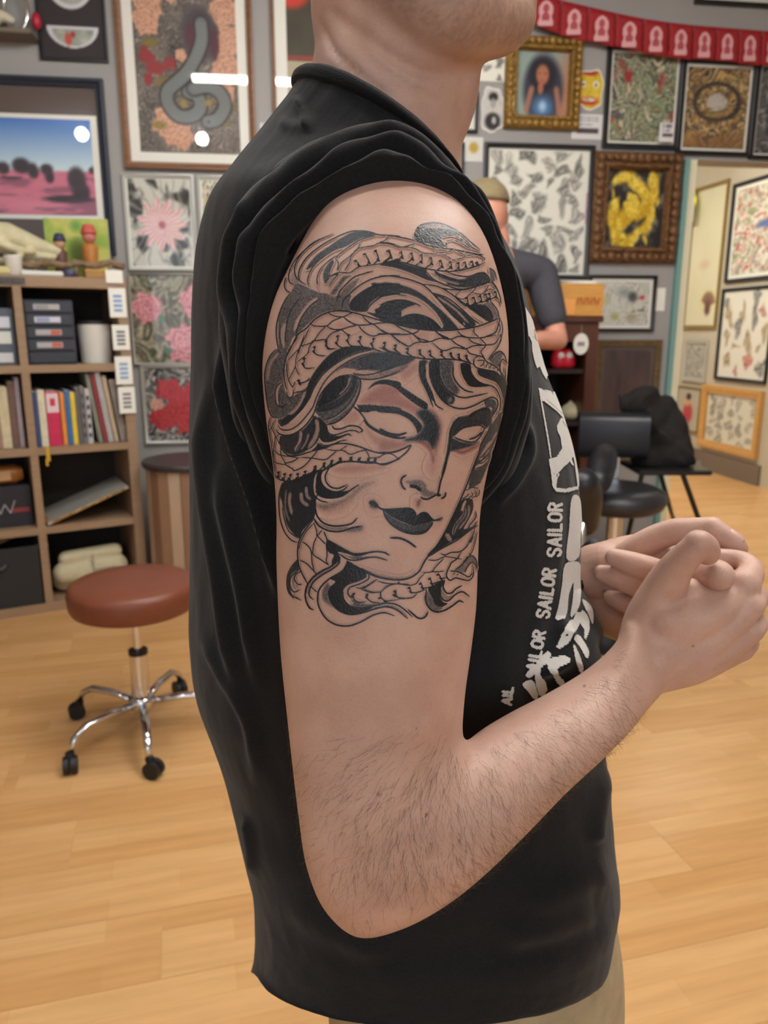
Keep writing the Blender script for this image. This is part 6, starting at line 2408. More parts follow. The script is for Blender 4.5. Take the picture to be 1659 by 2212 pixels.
def picture(plane, name, label, bx, fn, frame='black', fw=.02, mount='white', mw=.02, glass=True, res=60, group=None, d=.022, ornate=0.0, cat='picture', y=0.0, tilt=0.0):
    x0, y0, x1, y1 = bx
    if plane is WR:      # seen at a slant: edges read at mid height, heights along the near-left edge
        ym = (y0 + y1) / 2
        u0, u1 = plane.uv(x0, ym, y)[0], plane.uv(x1, ym, y)[0]
        z1, z0 = plane.uv(x0, y0, y)[1], plane.uv(x0, y1, y)[1]
    else:
        u0, z1 = plane.uv(x0, y0, y)
        u1, z0 = plane.uv(x1, y1, y)
    w, h = u1 - u0, z1 - z0
    t = thing(name, label, cat, plane.pos((u0 + u1) / 2, z0, y), plane.ang, group)
    if tilt:
        t.rotation_euler = (tilt, 0, plane.ang)
    if frame:
        fo = bars(w, h, fw, d, ornate).build('frame', FR[frame], t, autosmooth=50)
        if ornate:
            cv = MB()
            g_ = np.random.default_rng(int(w * 1e4))
            for row, rad in ((.36, .30), (.80, .14)):
                step = fw * rad * 1.9
                for a_, b_, n_ in (((-w / 2 + fw * row, fw * row), (w / 2 - fw * row, fw * row), w), ((-w / 2 + fw * row, h - fw * row), (w / 2 - fw * row, h - fw * row), w), ((-w / 2 + fw * row, fw * row), (-w / 2 + fw * row, h - fw * row), h), ((w / 2 - fw * row, fw * row), (w / 2 - fw * row, h - fw * row), h)):
                    k_ = int(n_ / step)
                    for q_ in range(k_ + 1):
                        f_ = q_ / k_
                        cv.sphere((a_[0] + (b_[0] - a_[0]) * f_, -d * 1.05, a_[1] + (b_[1] - a_[1]) * f_), fw * rad * (.7 + .5 * g_.random()), 8, 6, (1, .7, 1))
            co_ = cv.build('carving', FR[frame], fo, True)
            co_['kind'] = 'stuff'
    else:
        fw = 0
    iw, ih = w - 2 * fw, h - 2 * fw
    bk = MB().box(-iw / 2, iw / 2, -.004, 0, fw, fw + ih).build('mount' if mw else 'backing', MATB[mount] or MATB['white'], t)
    me = print_mesh('print', iw - 2 * mw, ih - 2 * mw, fn, res)
    me.materials.append(PRINT)
    o = link(bpy.data.objects.new('print', me), t)
    o.location = (0, -.0055, fw + mw)
    if glass and frame:
        g = MB().add([(-iw / 2, -.010, fw), (iw / 2, -.010, fw), (iw / 2, -.010, fw + ih), (-iw / 2, -.010, fw + ih)], [(0, 1, 2, 3)]).build('glass', glass_mat(), t)
    return t


def outline(n=40, kind='round', seed=0):
    g = np.random.default_rng(seed)
    th = np.linspace(0, 2 * np.pi, n, endpoint=False)
    r = 1 + .06 * np.sin(3 * th + seed) + .05 * np.sin(7 * th)
    p = 2.6
    c, s = np.cos(th), np.sin(th)
    x = np.sign(c) * np.abs(c) ** (2 / p) * r
    z = np.sign(s) * np.abs(s) ** (2 / p) * r
    return x / np.abs(x).max() * .5, z / np.abs(z).max() * .5


def cutout(plane, name, label, bx, fn, res=40, cat='sticker', rect=False, group=None, seed=0, border=None):
    """flat printed card stuck to the wall, cut to shape"""
    x0, y0, x1, y1 = bx
    u0, z1 = plane.uv(x0, y0)
    u1, z0 = plane.uv(x1, y1)
    w, h = u1 - u0, z1 - z0
    t = thing(name, label, cat, plane.pos((u0 + u1) / 2, z0), plane.ang, group)
    if rect:
        MB().box(-w / 2, w / 2, -.003, 0, 0, h).build('card', MATB['white'], t)
        me = print_mesh('print', w * .94, h * .94, fn, res)
        me.materials.append(PRINT)
        o = link(bpy.data.objects.new('print', me), t)
        o.location = (0, -.0042, h * .03)
        return t
    ox, oz = outline(40, seed=seed)
    MB().prism([(a * w, (b + .5) * h) for a, b in zip(ox, oz)][::-1], -.004, 0).build('card', MATB['white'] if border is None else border, t)
    # polar grid print
    rr = np.linspace(0, .93, 14)
    Pg = np.stack([np.outer(rr, ox) * w, np.full((14, 40), -.0052), (np.outer(rr, oz) + .5) * h], -1)
    me = np_grid_mesh('print', Pg, closed_v=True)
    U, Vv = Pg[..., 0] / w + .5, 1 - Pg[..., 2] / h
    set_col(me, lin(np.clip(fn(U, Vv), 0, 1)).reshape(-1, 3))
    me.materials.append(PRINT)
    link(bpy.data.objects.new('print', me), t)
    return t


# left part of the back wall
picture(WB, 'framed_print', 'large walnut framed print of a coiled cobra among pink peonies', (240, -75, 556, 372), p_snake, 'brown', .030, 'white', .045, True, 110, d=.03)
picture(WB, 'framed_print', 'black framed painting of dark riders on pink desert under a blue sky', (-330, 150, 252, 552), p_desert, 'navy', .035, 'taupe', .0, True, 30, d=.03)
bpy.data.objects.remove([o for o in COL.objects if o.name.startswith('print') and o.parent and o.parent.get('label', '').startswith('black framed painting')][0])
dt = [o for o in COL.objects if o.get('label', '').startswith('black framed painting')][0]
u0, z1 = WB.uv(-330, 232)
u1, z0 = WB.uv(226, 476)
uc = (WB.uv(-330, 150)[0] + WB.uv(252, 552)[0]) / 2
zc = WB.uv(252, 552)[1]
o = MB().box(u0 - uc, u1 - uc, -.006, -.004, z0 - zc, z1 - zc).build('paper_border', MATB['white'], dt)
me = print_mesh('print', (u1 - u0) * .945, (z1 - z0) * .915, p_desert, 110)
me.materials.append(PRINT)
o = link(bpy.data.objects.new('print', me), dt)
o.location = ((u0 + u1) / 2 - uc, -.0075, z0 - zc + (z1 - z0) * .0425)
picture(WB, 'framed_print', 'dark framed print of two patterned bowls, white outlined', (72, -60, 236, 137), p_bowls, 'black', .012, 'white', 0, False, 50)
picture(WB, 'framed_print', 'silver framed print of a pink chrysanthemum on black and white swirls', (264, 375, 428, 586), p_mum, 'silver', .013, 'white', .008, True, 70)
picture(WB, 'framed_print', 'small framed print with yellow leaves beside the chrysanthemum print', (426, 380, 520, 590), p_yellow, 'silver', .012, 'white', .008, True, 40)
picture(WB, 'framed_print', 'thin framed print of pink peonies on olive swirls', (277, 590, 440, 786), p_peonies, 'silver', .006, 'white', 0, True, 60)
picture(WB, 'framed_print', 'silver framed print of red flowers on grey swirls', (303, 788, 450, 956), p_redflower, 'silver', .016, 'white', 0, True, 56)
picture(WB, 'framed_print', 'walnut framed poster with a red corner, half hidden behind the neck', (580, -75, 760, 252), p_redposter, 'brown', .018, 'white', .055, True, 50, d=.03)
cutout(WB, 'small_card', 'tiny white card on the wall beside the shirt collar', (562, 266, 594, 300), p_card, 14, 'card', True)
# right part
picture(WB, 'framed_print', 'ornate gilt framed portrait of a dark haired woman holding a blue glow', (1092, 78, 1246, 284), p_portrait, 'gold', .062, 'white', 0, False, 70, d=.04, ornate=1)
cutout(WB, 'paper_print', 'small pencil drawing on white paper left of the gilt portrait', (1036, 108, 1091, 178), flash(3, 2, 2, GREYS), 24, 'drawing', True)
cutout(WB, 'sticker', 'black and white cutout of a figure in a hat below the pencil drawing', (1038, 186, 1090, 290), p_bwfigure, 30, 'sticker', False, seed=2)
cutout(WB, 'sticker', 'yellow horned demon mask cutout right of the gilt portrait', (1240, 146, 1304, 240), p_mask, 30, 'sticker', False, seed=5)
cutout(WB, 'small_card', 'white card with printed lines below the yellow mask', (1237, 246, 1299, 302), p_card, 26, 'card', True)
picture(WB, 'framed_print', 'black framed print of a green dragon with red swirls', (1312, 96, 1462, 326), p_greendragon, 'black', .024, 'white', .012, True, 70)
cutout(WB, 'small_card', 'small white label stuck on the corner of the green dragon print', (1418, 268, 1446, 310), p_card, 10, 'card', True).location = Vector(WB.pos(WB.uv(1432, 310)[0], WB.uv(1432, 310)[1], -.03))
picture(WB, 'framed_print', 'black framed print of a white skull in a dark and gold wheel', (1474, 126, 1616, 340), p_skullwheel, 'black', .022, 'white', .014, True, 66)
picture(WB, 'framed_print', 'black framed grey print cut by the right edge of the photo', (1636, 130, 1790, 350), swirl([(60, 60, 60), (150, 150, 150), (96, 96, 96)], 8, 71), 'black', .02, 'white', .01, True, 40)
picture(WB, 'framed_print', 'black framed print high on the wall above the red pennants', (1512, -160, 1720, 24), swirl([(200, 200, 196), (120, 120, 118), (226, 226, 220)], 8, 73), 'black', .022, 'white', .02, True, 40)
picture(WB, 'framed_print', 'black framed print just left of the figure sticker, mostly behind the neck', (930, 196, 1030, 288), flash(5, 2, 2, GREYS), 'black', .014, 'white', .01, True, 30)
picture(WB, 'framed_print', 'black framed print low behind the neck, left of the flash sheet', (900, 306, 1000, 396), flash(6, 2, 2, GREYS), 'black', .014, 'white', .01, True, 30)
cutout(WB, 'small_card', 'little card with a gold square above the flash sheet corner', (999, 296, 1042, 350), lambda U, V: mx(base(U, c3(220, 220, 216)), c3(190, 160, 70), ell(U, V, .55, .42, .3, .3, .4)), 16, 'card', True)
picture(WB, 'framed_print', 'large black framed sheet of many small grey flash drawings', (1046, 308, 1267, 604), flash(8, 6, 7, GREYS, r=1.0), 'black', .022, 'white', .01, True, 110)
cutout(WB, 'sign', 'narrow pink sign with violet letters beside the carved bronze frame', (1262, 415, 1286, 488), p_pinksign, 14, 'sign', True)
picture(WB, 'framed_print', 'carved bronze framed painting of a golden yellow dragon', (1282, 328, 1452, 570), p_golddragon, 'bronze', .082, 'white', 0, False, 76, d=.04, ornate=1)
picture(WB, 'framed_print', 'black framed botanical print behind the wooden box', (1272, 594, 1408, 716), p_botany, 'black', .016, 'white', .016, True, 60)
picture(WB, 'framed_print', 'dark gilt framed brown print standing low beside the display cabinet', (1288, 734, 1408, 985), p_darkprint, 'darkwood', .034, 'taupe', .02, True, 40)
sw = thing('light_switch', 'white wall switch plate beside the doorway', 'switch', WB.pos(*WB.uv(1421, 672)), ANG)
su = WB.uv(1434, 672)[0] - WB.uv(1408, 672)[0]
sh_ = WB.uv(1421, 622)[1] - WB.uv(1421, 672)[1]
MB().box(-su / 2, su / 2, -.006, 0, 0, sh_, .002).build('plate', MATB['white'], sw)
MB().box(-su * .18, su * .18, -.012, -.006, sh_ * .3, sh_ * .7, .002).build('rocker', MATB['white'], sw)

# the side wall of the room beyond
picture(WR, 'framed_print', 'tall olive gold framed scroll with a dark sun flower at the bottom', (1489, 414, 1562, 710), p_tallscroll, 'olive', .03, 'cream', .0, True, 50)
picture(WR, 'framed_print', 'white framed red and green print at the right edge', (1578, 402, 1720, 611), p_redtop, 'black', .03, 'white', .03, True, 50)
picture(WR, 'framed_print', 'black framed colour flash sheet of heads and roses', (1555, 625, 1668, 820), flash(12, 4, 4, [(190, 80, 66), (150, 120, 70), (90, 90, 90), (176, 100, 90)], (228, 226, 214)), 'black', .028, 'white', .0, True, 80)
picture(WR, 'framed_print', 'small silver framed grey drawing under the tall scroll', (1480, 733, 1530, 822), swirl([(176, 176, 170), (140, 140, 136), (196, 196, 190)], 9, 77, 4, .5, (110, 110, 108)), 'silver', .04, 'white', .0, True, 34)
picture(WR, 'framed_print', 'small print of a figure in red below the silver framed drawing', (1462, 832, 1514, 925), p_pinup, 'olive', .012, 'white', .0, True, 34)
picture(WR, 'framed_print', 'wide oak framed sheet of small grey flash drawings near the floor', (1519, 829, 1648, 962), flash(15, 5, 4, [(150, 150, 140), (120, 120, 110), (170, 168, 156)], (222, 222, 206), 1.0), 'oak', .065, 'white', .0, True, 70, d=.04)
nf = thing('paper_flower', 'yellow paper flower with a tag stuck on the scroll frame', 'decoration', WR.pos(*WR.uv(1497, 440), -.05), WR.ang)
for k in range(7):
    a = k * 2 * math.pi / 7
    MB().sphere((.09 * math.cos(a), 0, .09 * math.sin(a)), .06, 10, 6, (1, .3, 1)).build('petal', mat('yellow paper', rgb(214, 206, 60), .7), nf, True)
MB().box(.02, .16, -.03, -.025, -.18, -.02).build('tag', MATB['cream'], nf)

# string of pennants
bt = thing('pennant_banner', 'string of red pennants with pale printed emblems across the wall', 'banner', WB.pos(*WB.uv(1400, 60), -.06), ANG)
bo = np.array(bt.location)
tops = catmull(np.array([(1150, -22), (1213, 2), (1272, 16), (1332, 30), (1392, 42), (1447, 50), (1499, 56), (1549, 60), (1598, 64), (1647, 68), (1697, 70), (1750, 70)], float), 1)
Rb = Matrix.Rotation(-ANG, 3, 'Z')


def loc_b(px, py, y=0.0):
    u, z = WB.uv(px, py, -.06 + y)
    return np.array(Rb @ Vector(WB.pos(u, z, -.06 + y) - bo))


RED = mat('red banner cloth', rgb(158, 30, 40), .75, var=.12, scale=30)
PALE = mat('pale pink emblem print', rgb(222, 168, 172), .75)
MB().tube([loc_b(p[0], p[1]) for p in tops], .003, 6).build('cord', RED, bt, True)
for k in range(len(tops) - 2):
    (xa, ya), (xb, yb) = tops[k], tops[k + 1]
    w = xb - xa
    xa2, xb2 = xa + .6, xb - .6
    hgt = 72 + 2 * math.sin(k * 1.7)
    q = []
    for t in np.linspace(0, 1, 7):
        colm = []
        for s_ in np.linspace(0, 1, 6):
            colm.append(loc_b(xa2 + (xb2 - xa2) * t - 4 * s_, ya + (yb - ya) * t + hgt * s_, -.006 * math.sin(t * 6 + k) * s_))
        q.append(colm)
    me = np_grid_mesh('pennant', np.array(q))
    me.materials.append(RED)
    pn = link(bpy.data.objects.new('pennant', me), bt)
    pn.modifiers.new('s', 'SOLIDIFY').thickness = .0015
    # emblem: haloed figure on a pedestal
    cx, cy = (xa + xb) / 2, (ya + yb) / 2
    em = MB()

    def shape(pts, dy):
        P_ = [loc_b(cx + a * w - 4 * (b / hgt), cy + b, dy) for a, b in pts]
        n_p = len(P_)
        em.add(P_, [tuple(range(n_p))])
    shape([(.0, 10), (.13, 14), (.24, 24), (.25, 36), (.20, 46), (.27, 58), (.25, 66), (-.25, 66), (-.27, 58), (-.20, 46), (-.25, 36), (-.24, 24), (-.13, 14)], -.012)
    em.build('emblem', PALE, bt if False else pn)
    em = MB()
    shape([(.0, 17), (.09, 22), (.11, 30), (.05, 36), (.14, 44), (.12, 54), (-.12, 54), (-.14, 44), (-.05, 36), (-.11, 30), (-.09, 22)], -.0135)
    em.build('emblem_figure', mat('dull red print', rgb(176, 78, 86), .75), pn)
# ---------------------------------------------------------------- cube shelf and what stands in it
SHELFM = mat('grey oak board', rgb(150, 124, 98), .55, var=.10, scale=8, stretch=(1, 1, 10))
SDp, SHt, OUTB, INB, CELL = .39, 1.47, .044, .032, .380
SW = 2 * OUTB + 3 * INB + 4 * CELL
CELLH = (SHt - 2 * OUTB - 3 * INB) / 4
sh = thing('cube_shelf', 'grey oak cube shelf unit with open compartments against the wall', 'shelf', SH.p, SH.ang)
MB().box(-SW, -SW + OUTB, 0, SDp, 0, SHt).build('side_panel', SHELFM, sh)
MB().box(-OUTB, 0, 0, SDp, 0, SHt).build('side_panel', SHELFM, sh)
MB().box(-SW + OUTB, -OUTB, 0, SDp, SHt - OUTB, SHt).build('top_panel', SHELFM, sh)
MB().box(-SW + OUTB, -OUTB, 0, SDp, 0, OUTB).build('bottom_panel', SHELFM, sh)
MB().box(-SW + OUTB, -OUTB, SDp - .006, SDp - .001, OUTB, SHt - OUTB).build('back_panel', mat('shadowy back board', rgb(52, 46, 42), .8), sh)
for k in range(3):
    x = -OUTB - (k + 1) * CELL - k * INB
    MB().box(x - INB, x, .002, SDp - .006, OUTB, SHt - OUTB).build('divider', SHELFM, sh)
for k in range(3):
    z = OUTB + (k + 1) * CELLH + k * INB
    for c in range(4):
        x = -OUTB - c * (CELL + INB)
        MB().box(x - CELL, x, .003, SDp - .006, z, z + INB).build('shelf_board', SHELFM, sh)
MB().box(-.70, -.405, -.004, 0, SHt - .036, SHt - .008).build('name_plate', mat('engraved plate', rgb(70, 66, 64), .5, var=.5, scale=60), sh)


def cell(c, r):
    """left x, right x, floor z of compartment: column from the right, row from the bottom"""
    x1 = -OUTB - c * (CELL + INB)
    return x1 - CELL, x1, OUTB + r * (CELLH + INB)


def in_shelf(x, y, z):
    return SH.pos(x, z, y)


def sthing(name, label, cat, x, y, z, group=None, rz=0.0):
    return thing(name, label, cat, in_shelf(x, y, z), SH.ang + rz, group)


# small drawer tower
xa, xb, zc = cell(0, 3)
xl = SH.uv(58, 785, .06)[0]
xr = SH.uv(168, 785, .06)[0]
xl = max(xl, xa + .004)
dw = xr - xl
t = sthing('drawer_tower', 'dark grey plastic tower of five labelled drawers in the shelf', 'drawers', (xl + xr) / 2, .06, zc)
DRK = mat('dark grey plastic', rgb(52, 56, 66), .45)
MB().box(-dw / 2, dw / 2, 0, .27, 0, .272, .004).build('body', DRK, t)
labs = [None, (196, 96, 74), (196, 96, 74), (150, 158, 196), (150, 150, 150)]
for k in range(5):
    z0 = .006 + k * .053
    d = MB().box(-dw / 2 + .006, dw / 2 - .006, -.014, 0, z0, z0 + .047, .004).build('drawer', DRK, t)
    if labs[k]:
        MB().box(-dw * .30, dw * .22, -.0165, -.0142, z0 + .012, z0 + .036, .001).build('label_strip', mat('pale label %d' % k, rgb(176, 172, 176) if k != 3 else rgb(206, 206, 220), .6), d)
        MB().box(-dw * (.0 if k < 3 else .26), dw * (.20 if k < 3 else .0), -.0172, -.0164, z0 + .015, z0 + .033).build('label_print', mat('label ink %d' % k, rgb(*labs[k]), .6), d)
# white bucket
xl2, xr2 = SH.uv(176, 780, .08)[0], min(SH.uv(256, 780, .08)[0], xb - .004)
rb = (xr2 - xl2) / 2
t = sthing('white_bucket', 'white plastic bucket beside the dark drawer tower', 'bucket', (xl2 + xr2) / 2, .08 + rb, zc)
WH = mat('white plastic', rgb(226, 224, 216), .4)
MB().lathe([(rb * .84, 0), (rb * .88, .01), (rb * .97, .165), (rb * .985, .17)], 28).build('body', WH, t, autosmooth=40)
MB().lathe([(rb * .9, .17), (rb * 1.0, .171), (rb * 1.0, .184), (rb * .6, .187)], 28).build('lid', mat('dark lid', rgb(40, 40, 42), .4), t, autosmooth=40)
# things in the next compartment left
xa1, xb1, zc1 = cell(1, 3)
t = sthing('label_box', 'slate grey box with white stickers in the upper left compartment', 'box', xb1 - .09, .05, zc1)
MB().box(-.085, .085, 0, .28, 0, .235, .003).build('body', mat('slate box', rgb(84, 92, 104), .5), t)
for zz, hh, cc in ((.155, .045, (206, 210, 224)), (.09, .05, (214, 220, 214)), (.012, .04, (206, 206, 210))):
    MB().box(-.02, .07, -.002, 0, zz, zz + hh, .0005).build('sticker', mat('sticker %d' % int(zz * 1000), rgb(*cc), .6), t)

# books: each its own thing
BOOKS = [('blue', (52, 78, 128), 76, 91, .24), ('cream', (216, 208, 186), 92, 108, .245), ('red and white', (196, 40, 84), 109, 138, .238), ('orange', (222, 140, 60), 139, 149, .232),
         ('bright blue', (40, 110, 170), 150, 160, .24), ('yellow', (222, 196, 70), 161, 172, .232), ('dark grey', (96, 94, 98), 173, 182, .25), ('black and white', (120, 116, 116), 183, 192, .255),
         ('pale grey', (186, 184, 188), 193, 204, .245), ('grey green', (128, 130, 116), 205, 214, .312), ('dark red', (140, 50, 56), 216, 224, .312), ('white spiral bound', (206, 204, 204), 226, 237, .318),
         ('tan', (186, 164, 136), 239, 248, .30), ('grey', (130, 122, 116), 252, 268, .28)]
xa, xb, zc = cell(0, 2)
zb_ = zc
for i, (cn, cc, p0_, p1_, hh) in enumerate(BOOKS):
    x0 = max(SH.uv(p0_, 968, .03)[0], xa + .004)
    x1 = min(SH.uv(p1_, 968, .03)[0], xb - .004)
    th_ = max(x1 - x0, .008) * .96
    lean = math.radians(7) if i >= 9 else math.radians(1.2)
    t = sthing('book', '%s book in the row on the second shelf from the top' % cn, 'book', x0 + (math.sin(lean) * 0), .03, zb_, 'books in the right compartment')
    t.rotation_euler = (0, -lean if i >= 9 else lean * 0, SH.ang)
    if i >= 9:
        t.location = Vector(in_shelf(x0 + .022, .03, zb_ + .0005))
    bm_ = mat('book cover ' + cn, rgb(*cc), .6, var=.12, scale=40)
    MB().box(0, th_, 0, .20, 0, hh, .0015).build('cover', bm_, t)
    MB().box(th_ * .12, th_ * .88, .004, .2015, hh - .0005, hh + .0008).build('pages', mat('book pages', rgb(222, 216, 200), .8), t)
    if cn == 'red and white':
        MB().box(th_ * .04, th_ * .96, -.0008, 0, hh * .62, hh * .97).build('spine_label', mat('white label', rgb(226, 206, 212), .6), t)
        MB().box(th_ * .3, th_ * .7, -.0014, -.0006, hh * .74, hh * .88).build('spine_mark', mat('red mark', rgb(200, 50, 80), .6), t)
    if cn == 'white spiral bound':
        for q in range(24):
            MB().tube([(th_ * .5 + .007 * math.cos(a), -.002 + .006 * math.sin(a), .01 + q * .0125) for a in np.linspace(0, 2 * math.pi, 9)], .0012, 5, False).build('spiral_ring', mat('spiral wire', (.3, .3, .3), .3, metal=.8), t, True)
    if cn in ('black and white', 'pale grey'):
        for q in range(5):
            MB().box(th_ * .2, th_ * .8, -.001, 0, hh * (.12 + q * .17), hh * (.2 + q * .17)).build('spine_mark', mat('spine ink', rgb(60, 58, 62), .6), t)
rb_ = sthing('ribbon', 'yellow ribbon hanging from the edge of the book shelf', 'ribbon', SH.uv(104, 985)[0], -.002, zc - .06)
MB().box(-.008, .008, -.003, 0, 0, .065).box(-.012, -.002, -.004, -.001, -.02, .01).build('strip', mat('yellow ribbon', rgb(196, 160, 50), .6), rb_)
# folders in the compartment to the left
xa1, xb1, zc1 = cell(1, 2)
cols = [('lilac', (176, 166, 176)), ('brown', (110, 84, 74)), ('cream', (206, 194, 160)), ('tan', (160, 128, 110)), ('white', (206, 202, 190)), ('pink', (186, 150, 144)), ('pale green', (186, 190, 170)), ('maroon', (80, 50, 52)), ('ivory', (214, 208, 190))]
for i, (cn, cc) in enumerate(cols):
    wv = .018 + .010 * (i % 3)
    x1 = xb1 - .010 - sum(.020 + .010 * (q % 3) for q in range(i))
    t = sthing('folder', '%s folder standing in the left compartment of the book row' % cn, 'folder', x1 - wv, .06, zc1, 'folders in the left compartment')
    hh = .30 - .018 * (i % 4)
    MB().box(0, wv, 0, .24, 0, hh, .0015).build('cover', mat('folder ' + cn, rgb(*cc), .7, var=.15, scale=30), t)
    MB().box(wv * .15, wv * .85, .003, .242, hh - .0005, hh + .002).build('papers', mat('book pages', rgb(222, 216, 200), .8), t)

# picture leaning across the third row
xa, xb, zc = cell(0, 1)
pl = SH.uv(108, 1138, -.01)
pr_ = SH.uv(281, 1052, .0)
zl = zc + .004
lp_ = sthing('leaning_picture', 'framed picture lying slanted across a compartment of the shelf', 'picture', xa + .012, .0, zl)
L_ = math.hypot(pr_[0] - xa - .012, pr_[1] - zl) * .985
a_ = math.atan2(pr_[1] - zl, pr_[0] - xa - .012)
lp_.rotation_euler = (0, -a_ * .98, SH.ang)
MB().box(0, L_, .002, .30, 0, .012, .002).build('frame', FR['silver'], lp_)
me = print_mesh('print', .26, L_ * .94, swirl([(196, 170, 90), (206, 130, 70), (120, 110, 70), (224, 214, 170)], 8, 81), 26)
me.materials.append(PRINT)
o = link(bpy.data.objects.new('print', me), lp_)
o.rotation_euler = (math.pi / 2, 0, -math.pi / 2)
o.location = (L_ * .03, .15, .0135)
me2 = print_mesh('edge_print', L_ * .9, .011, swirl([(196, 170, 90), (206, 130, 70), (120, 110, 70)], 8, 81), 30)
me2.materials.append(PRINT)
o = link(bpy.data.objects.new('edge_print', me2), lp_)
o.location = (L_ * .5, .0008, .0006)
# dark box with the letter and amber bottle
xa1, xb1, zc1 = cell(1, 1)
t = sthing('carton', 'black carton with a white letter W in the left compartment', 'box', xb1 - .14, .07, zc1)
MB().box(-.13, .13, 0, .25, 0, .185, .002).build('body', mat('black carton', rgb(34, 34, 42), .5), t)
lw = MB()
for a, b in (((.0, .10), (.022, .045)), ((.022, .045), (.042, .085)), ((.042, .085), (.062, .045)), ((.062, .045), (.084, .10))):
    lw.tube([(a[0] - .02, -.002, a[1] + .02), (b[0] - .02, -.002, b[1] + .02)], .0075, 8, flat=.3)
lw.build('letter', mat('white print', rgb(206, 200, 204), .6), t)
MB().box(.05, .12, -.002, 0, .065, .085).build('red_print', mat('red print', rgb(130, 50, 54), .6), t)
t = sthing('amber_jar', 'amber jar lying on top of the black carton', 'jar', xb1 - .12, .12, zc1 + .1855)
MB().tube([(-.07, 0, .045), (-.065, 0, .045), (.06, 0, .045), (.075, 0, .045), (.09, 0, .045)], [.03, .044, .044, .036, .030], 20).build('glass_body', mat('amber glass', rgb(150, 96, 48), .3), t, autosmooth=50)
MB().box(-.03, .04, -.0445, -.040, .025, .065).build('label', mat('tan label', rgb(186, 150, 110), .7), t)
# fabric bin and lamp, cream bag
xa1, xb1, zc1 = cell(1, 0)
t = sthing('fabric_bin', 'charcoal fabric storage bin filling the lowest left compartment', 'bin', (xa1 + xb1) / 2, .012, zc1)
FB = mat('charcoal felt', rgb(44, 43, 42), .9, var=.15, scale=200)
mb = MB()
w2 = CELL / 2 - .006
mb.box(-w2, w2, 0, .006, 0, .272).box(-w2, w2, .33, .336, 0, .272).box(-w2, -w2 + .006, .006, .33, 0, .272).box(w2 - .006, w2, .006, .33, 0, .272).box(-w2, w2, 0, .336, 0, .005)
mb.build('body', FB, t)
MB().tube([(-.05, -.004, .20), (-.03, -.012, .185), (.03, -.012, .185), (.05, -.004, .20)], .008, 8).build('handle', mat('grey webbing', rgb(70, 70, 72), .8), t, True)
t = sthing('light_bulb', 'clear round bulb lying on the fabric bin', 'bulb', SH.uv(93, 1177, .04)[0], .05, SH.uv(93, 1184, .05)[1] - .01)
MB().sphere((0, 0, .022), .021, 16, 12).build('glass_bulb', mat('frosted glass', rgb(190, 190, 196), .15), t, True)
MB().tube([(-.018, 0, .018), (-.045, 0, .012)], [.012, .010], 12).build('cap', mat('metal cap', (.5, .5, .5), .3, metal=.9), t, True)
xa, xb, zc = cell(0, 0)
bv, bf = remesh([blob([(-.12, .10, .10, .055), (0, .10, .105, .06), (.11, .10, .11, .055)], 18), blob([(-.12, .14, .06, .055), (0, .14, .06, .058), (.12, .14, .06, .055)], 18), blob([(-.11, .10, .17, .035), (.11, .10, .18, .035)], 14)], .008, 4)
bv = np.array(bv)
bv[:, 2] = np.maximum(bv[:, 2], .002)
t = sthing('canvas_bag', 'folded cream canvas bag in the lowest right compartment', 'bag', (xa + xb) / 2, 0, zc)
bme = np_mesh('bag_body', bv, bf)
bme.materials.append(mat('cream canvas', rgb(196, 188, 156), .8, var=.06, scale=40, bump=.3, bscale=300))
link(bpy.data.objects.new('bag_body', bme), t)
MB().box(.0, .10, .038, .0395, .08, .12).build('print', mat('grey print', rgb(160, 154, 130), .8), t)
MB().box(-.004, .004, .036, .0388, .05, .19).build('seam', mat('grey print', rgb(160, 154, 130), .8), t)

# hanging tags on the side panel front: one chain of cards
t = thing('tag_chain', 'chain of five white cards hanging down the shelf side panel', 'tags', in_shelf(-.02, 0, 1.47), SH.ang)
for i, (x0, y0, x1, y1, ink_) in enumerate(((231, 583, 262, 612, None), (240, 622, 268, 686, (120, 160, 206)), (246, 702, 276, 756, (90, 96, 110)), (252, 770, 282, 830, (130, 166, 206)), (260, 836, 288, 892, (110, 112, 120)))):
    ua, za = SH.uv(x0, y0, -.004)
    ub, zb2 = SH.uv(x1, y1, -.004)
    um = (ua + ub) / 2 + .02
    wq = .036
    cd_ = MB().box(um - wq, um + wq, -.006 - .001 * i, -.003 - .001 * i, zb2 - 1.47, za - 1.47, .001).build('card', MATB['white'], t)
    if ink_:
        hq = za - zb2
        for q in range(4):
            MB().box(um - wq * .5, um + wq * .5, -.0072 - .001 * i, -.0058 - .001 * i, zb2 - 1.47 + hq * (.2 + q * .16), zb2 - 1.47 + hq * (.29 + q * .16)).build('line', mat('card ink %d' % i, rgb(*ink_), .7), cd_)
    if i:
        MB().tube([(um, -.005, za - 1.47 + .012), (um, -.005, za - 1.47 - .003)], .002, 6).build('ring', mat('wire ring', (.3, .3, .3), .4, metal=.8), t)

# ---------------------------------------------------------------- on top of the shelf
ZT = SHt


def top_at(px, y):
    return SH.uv(px, 560, y)[0]


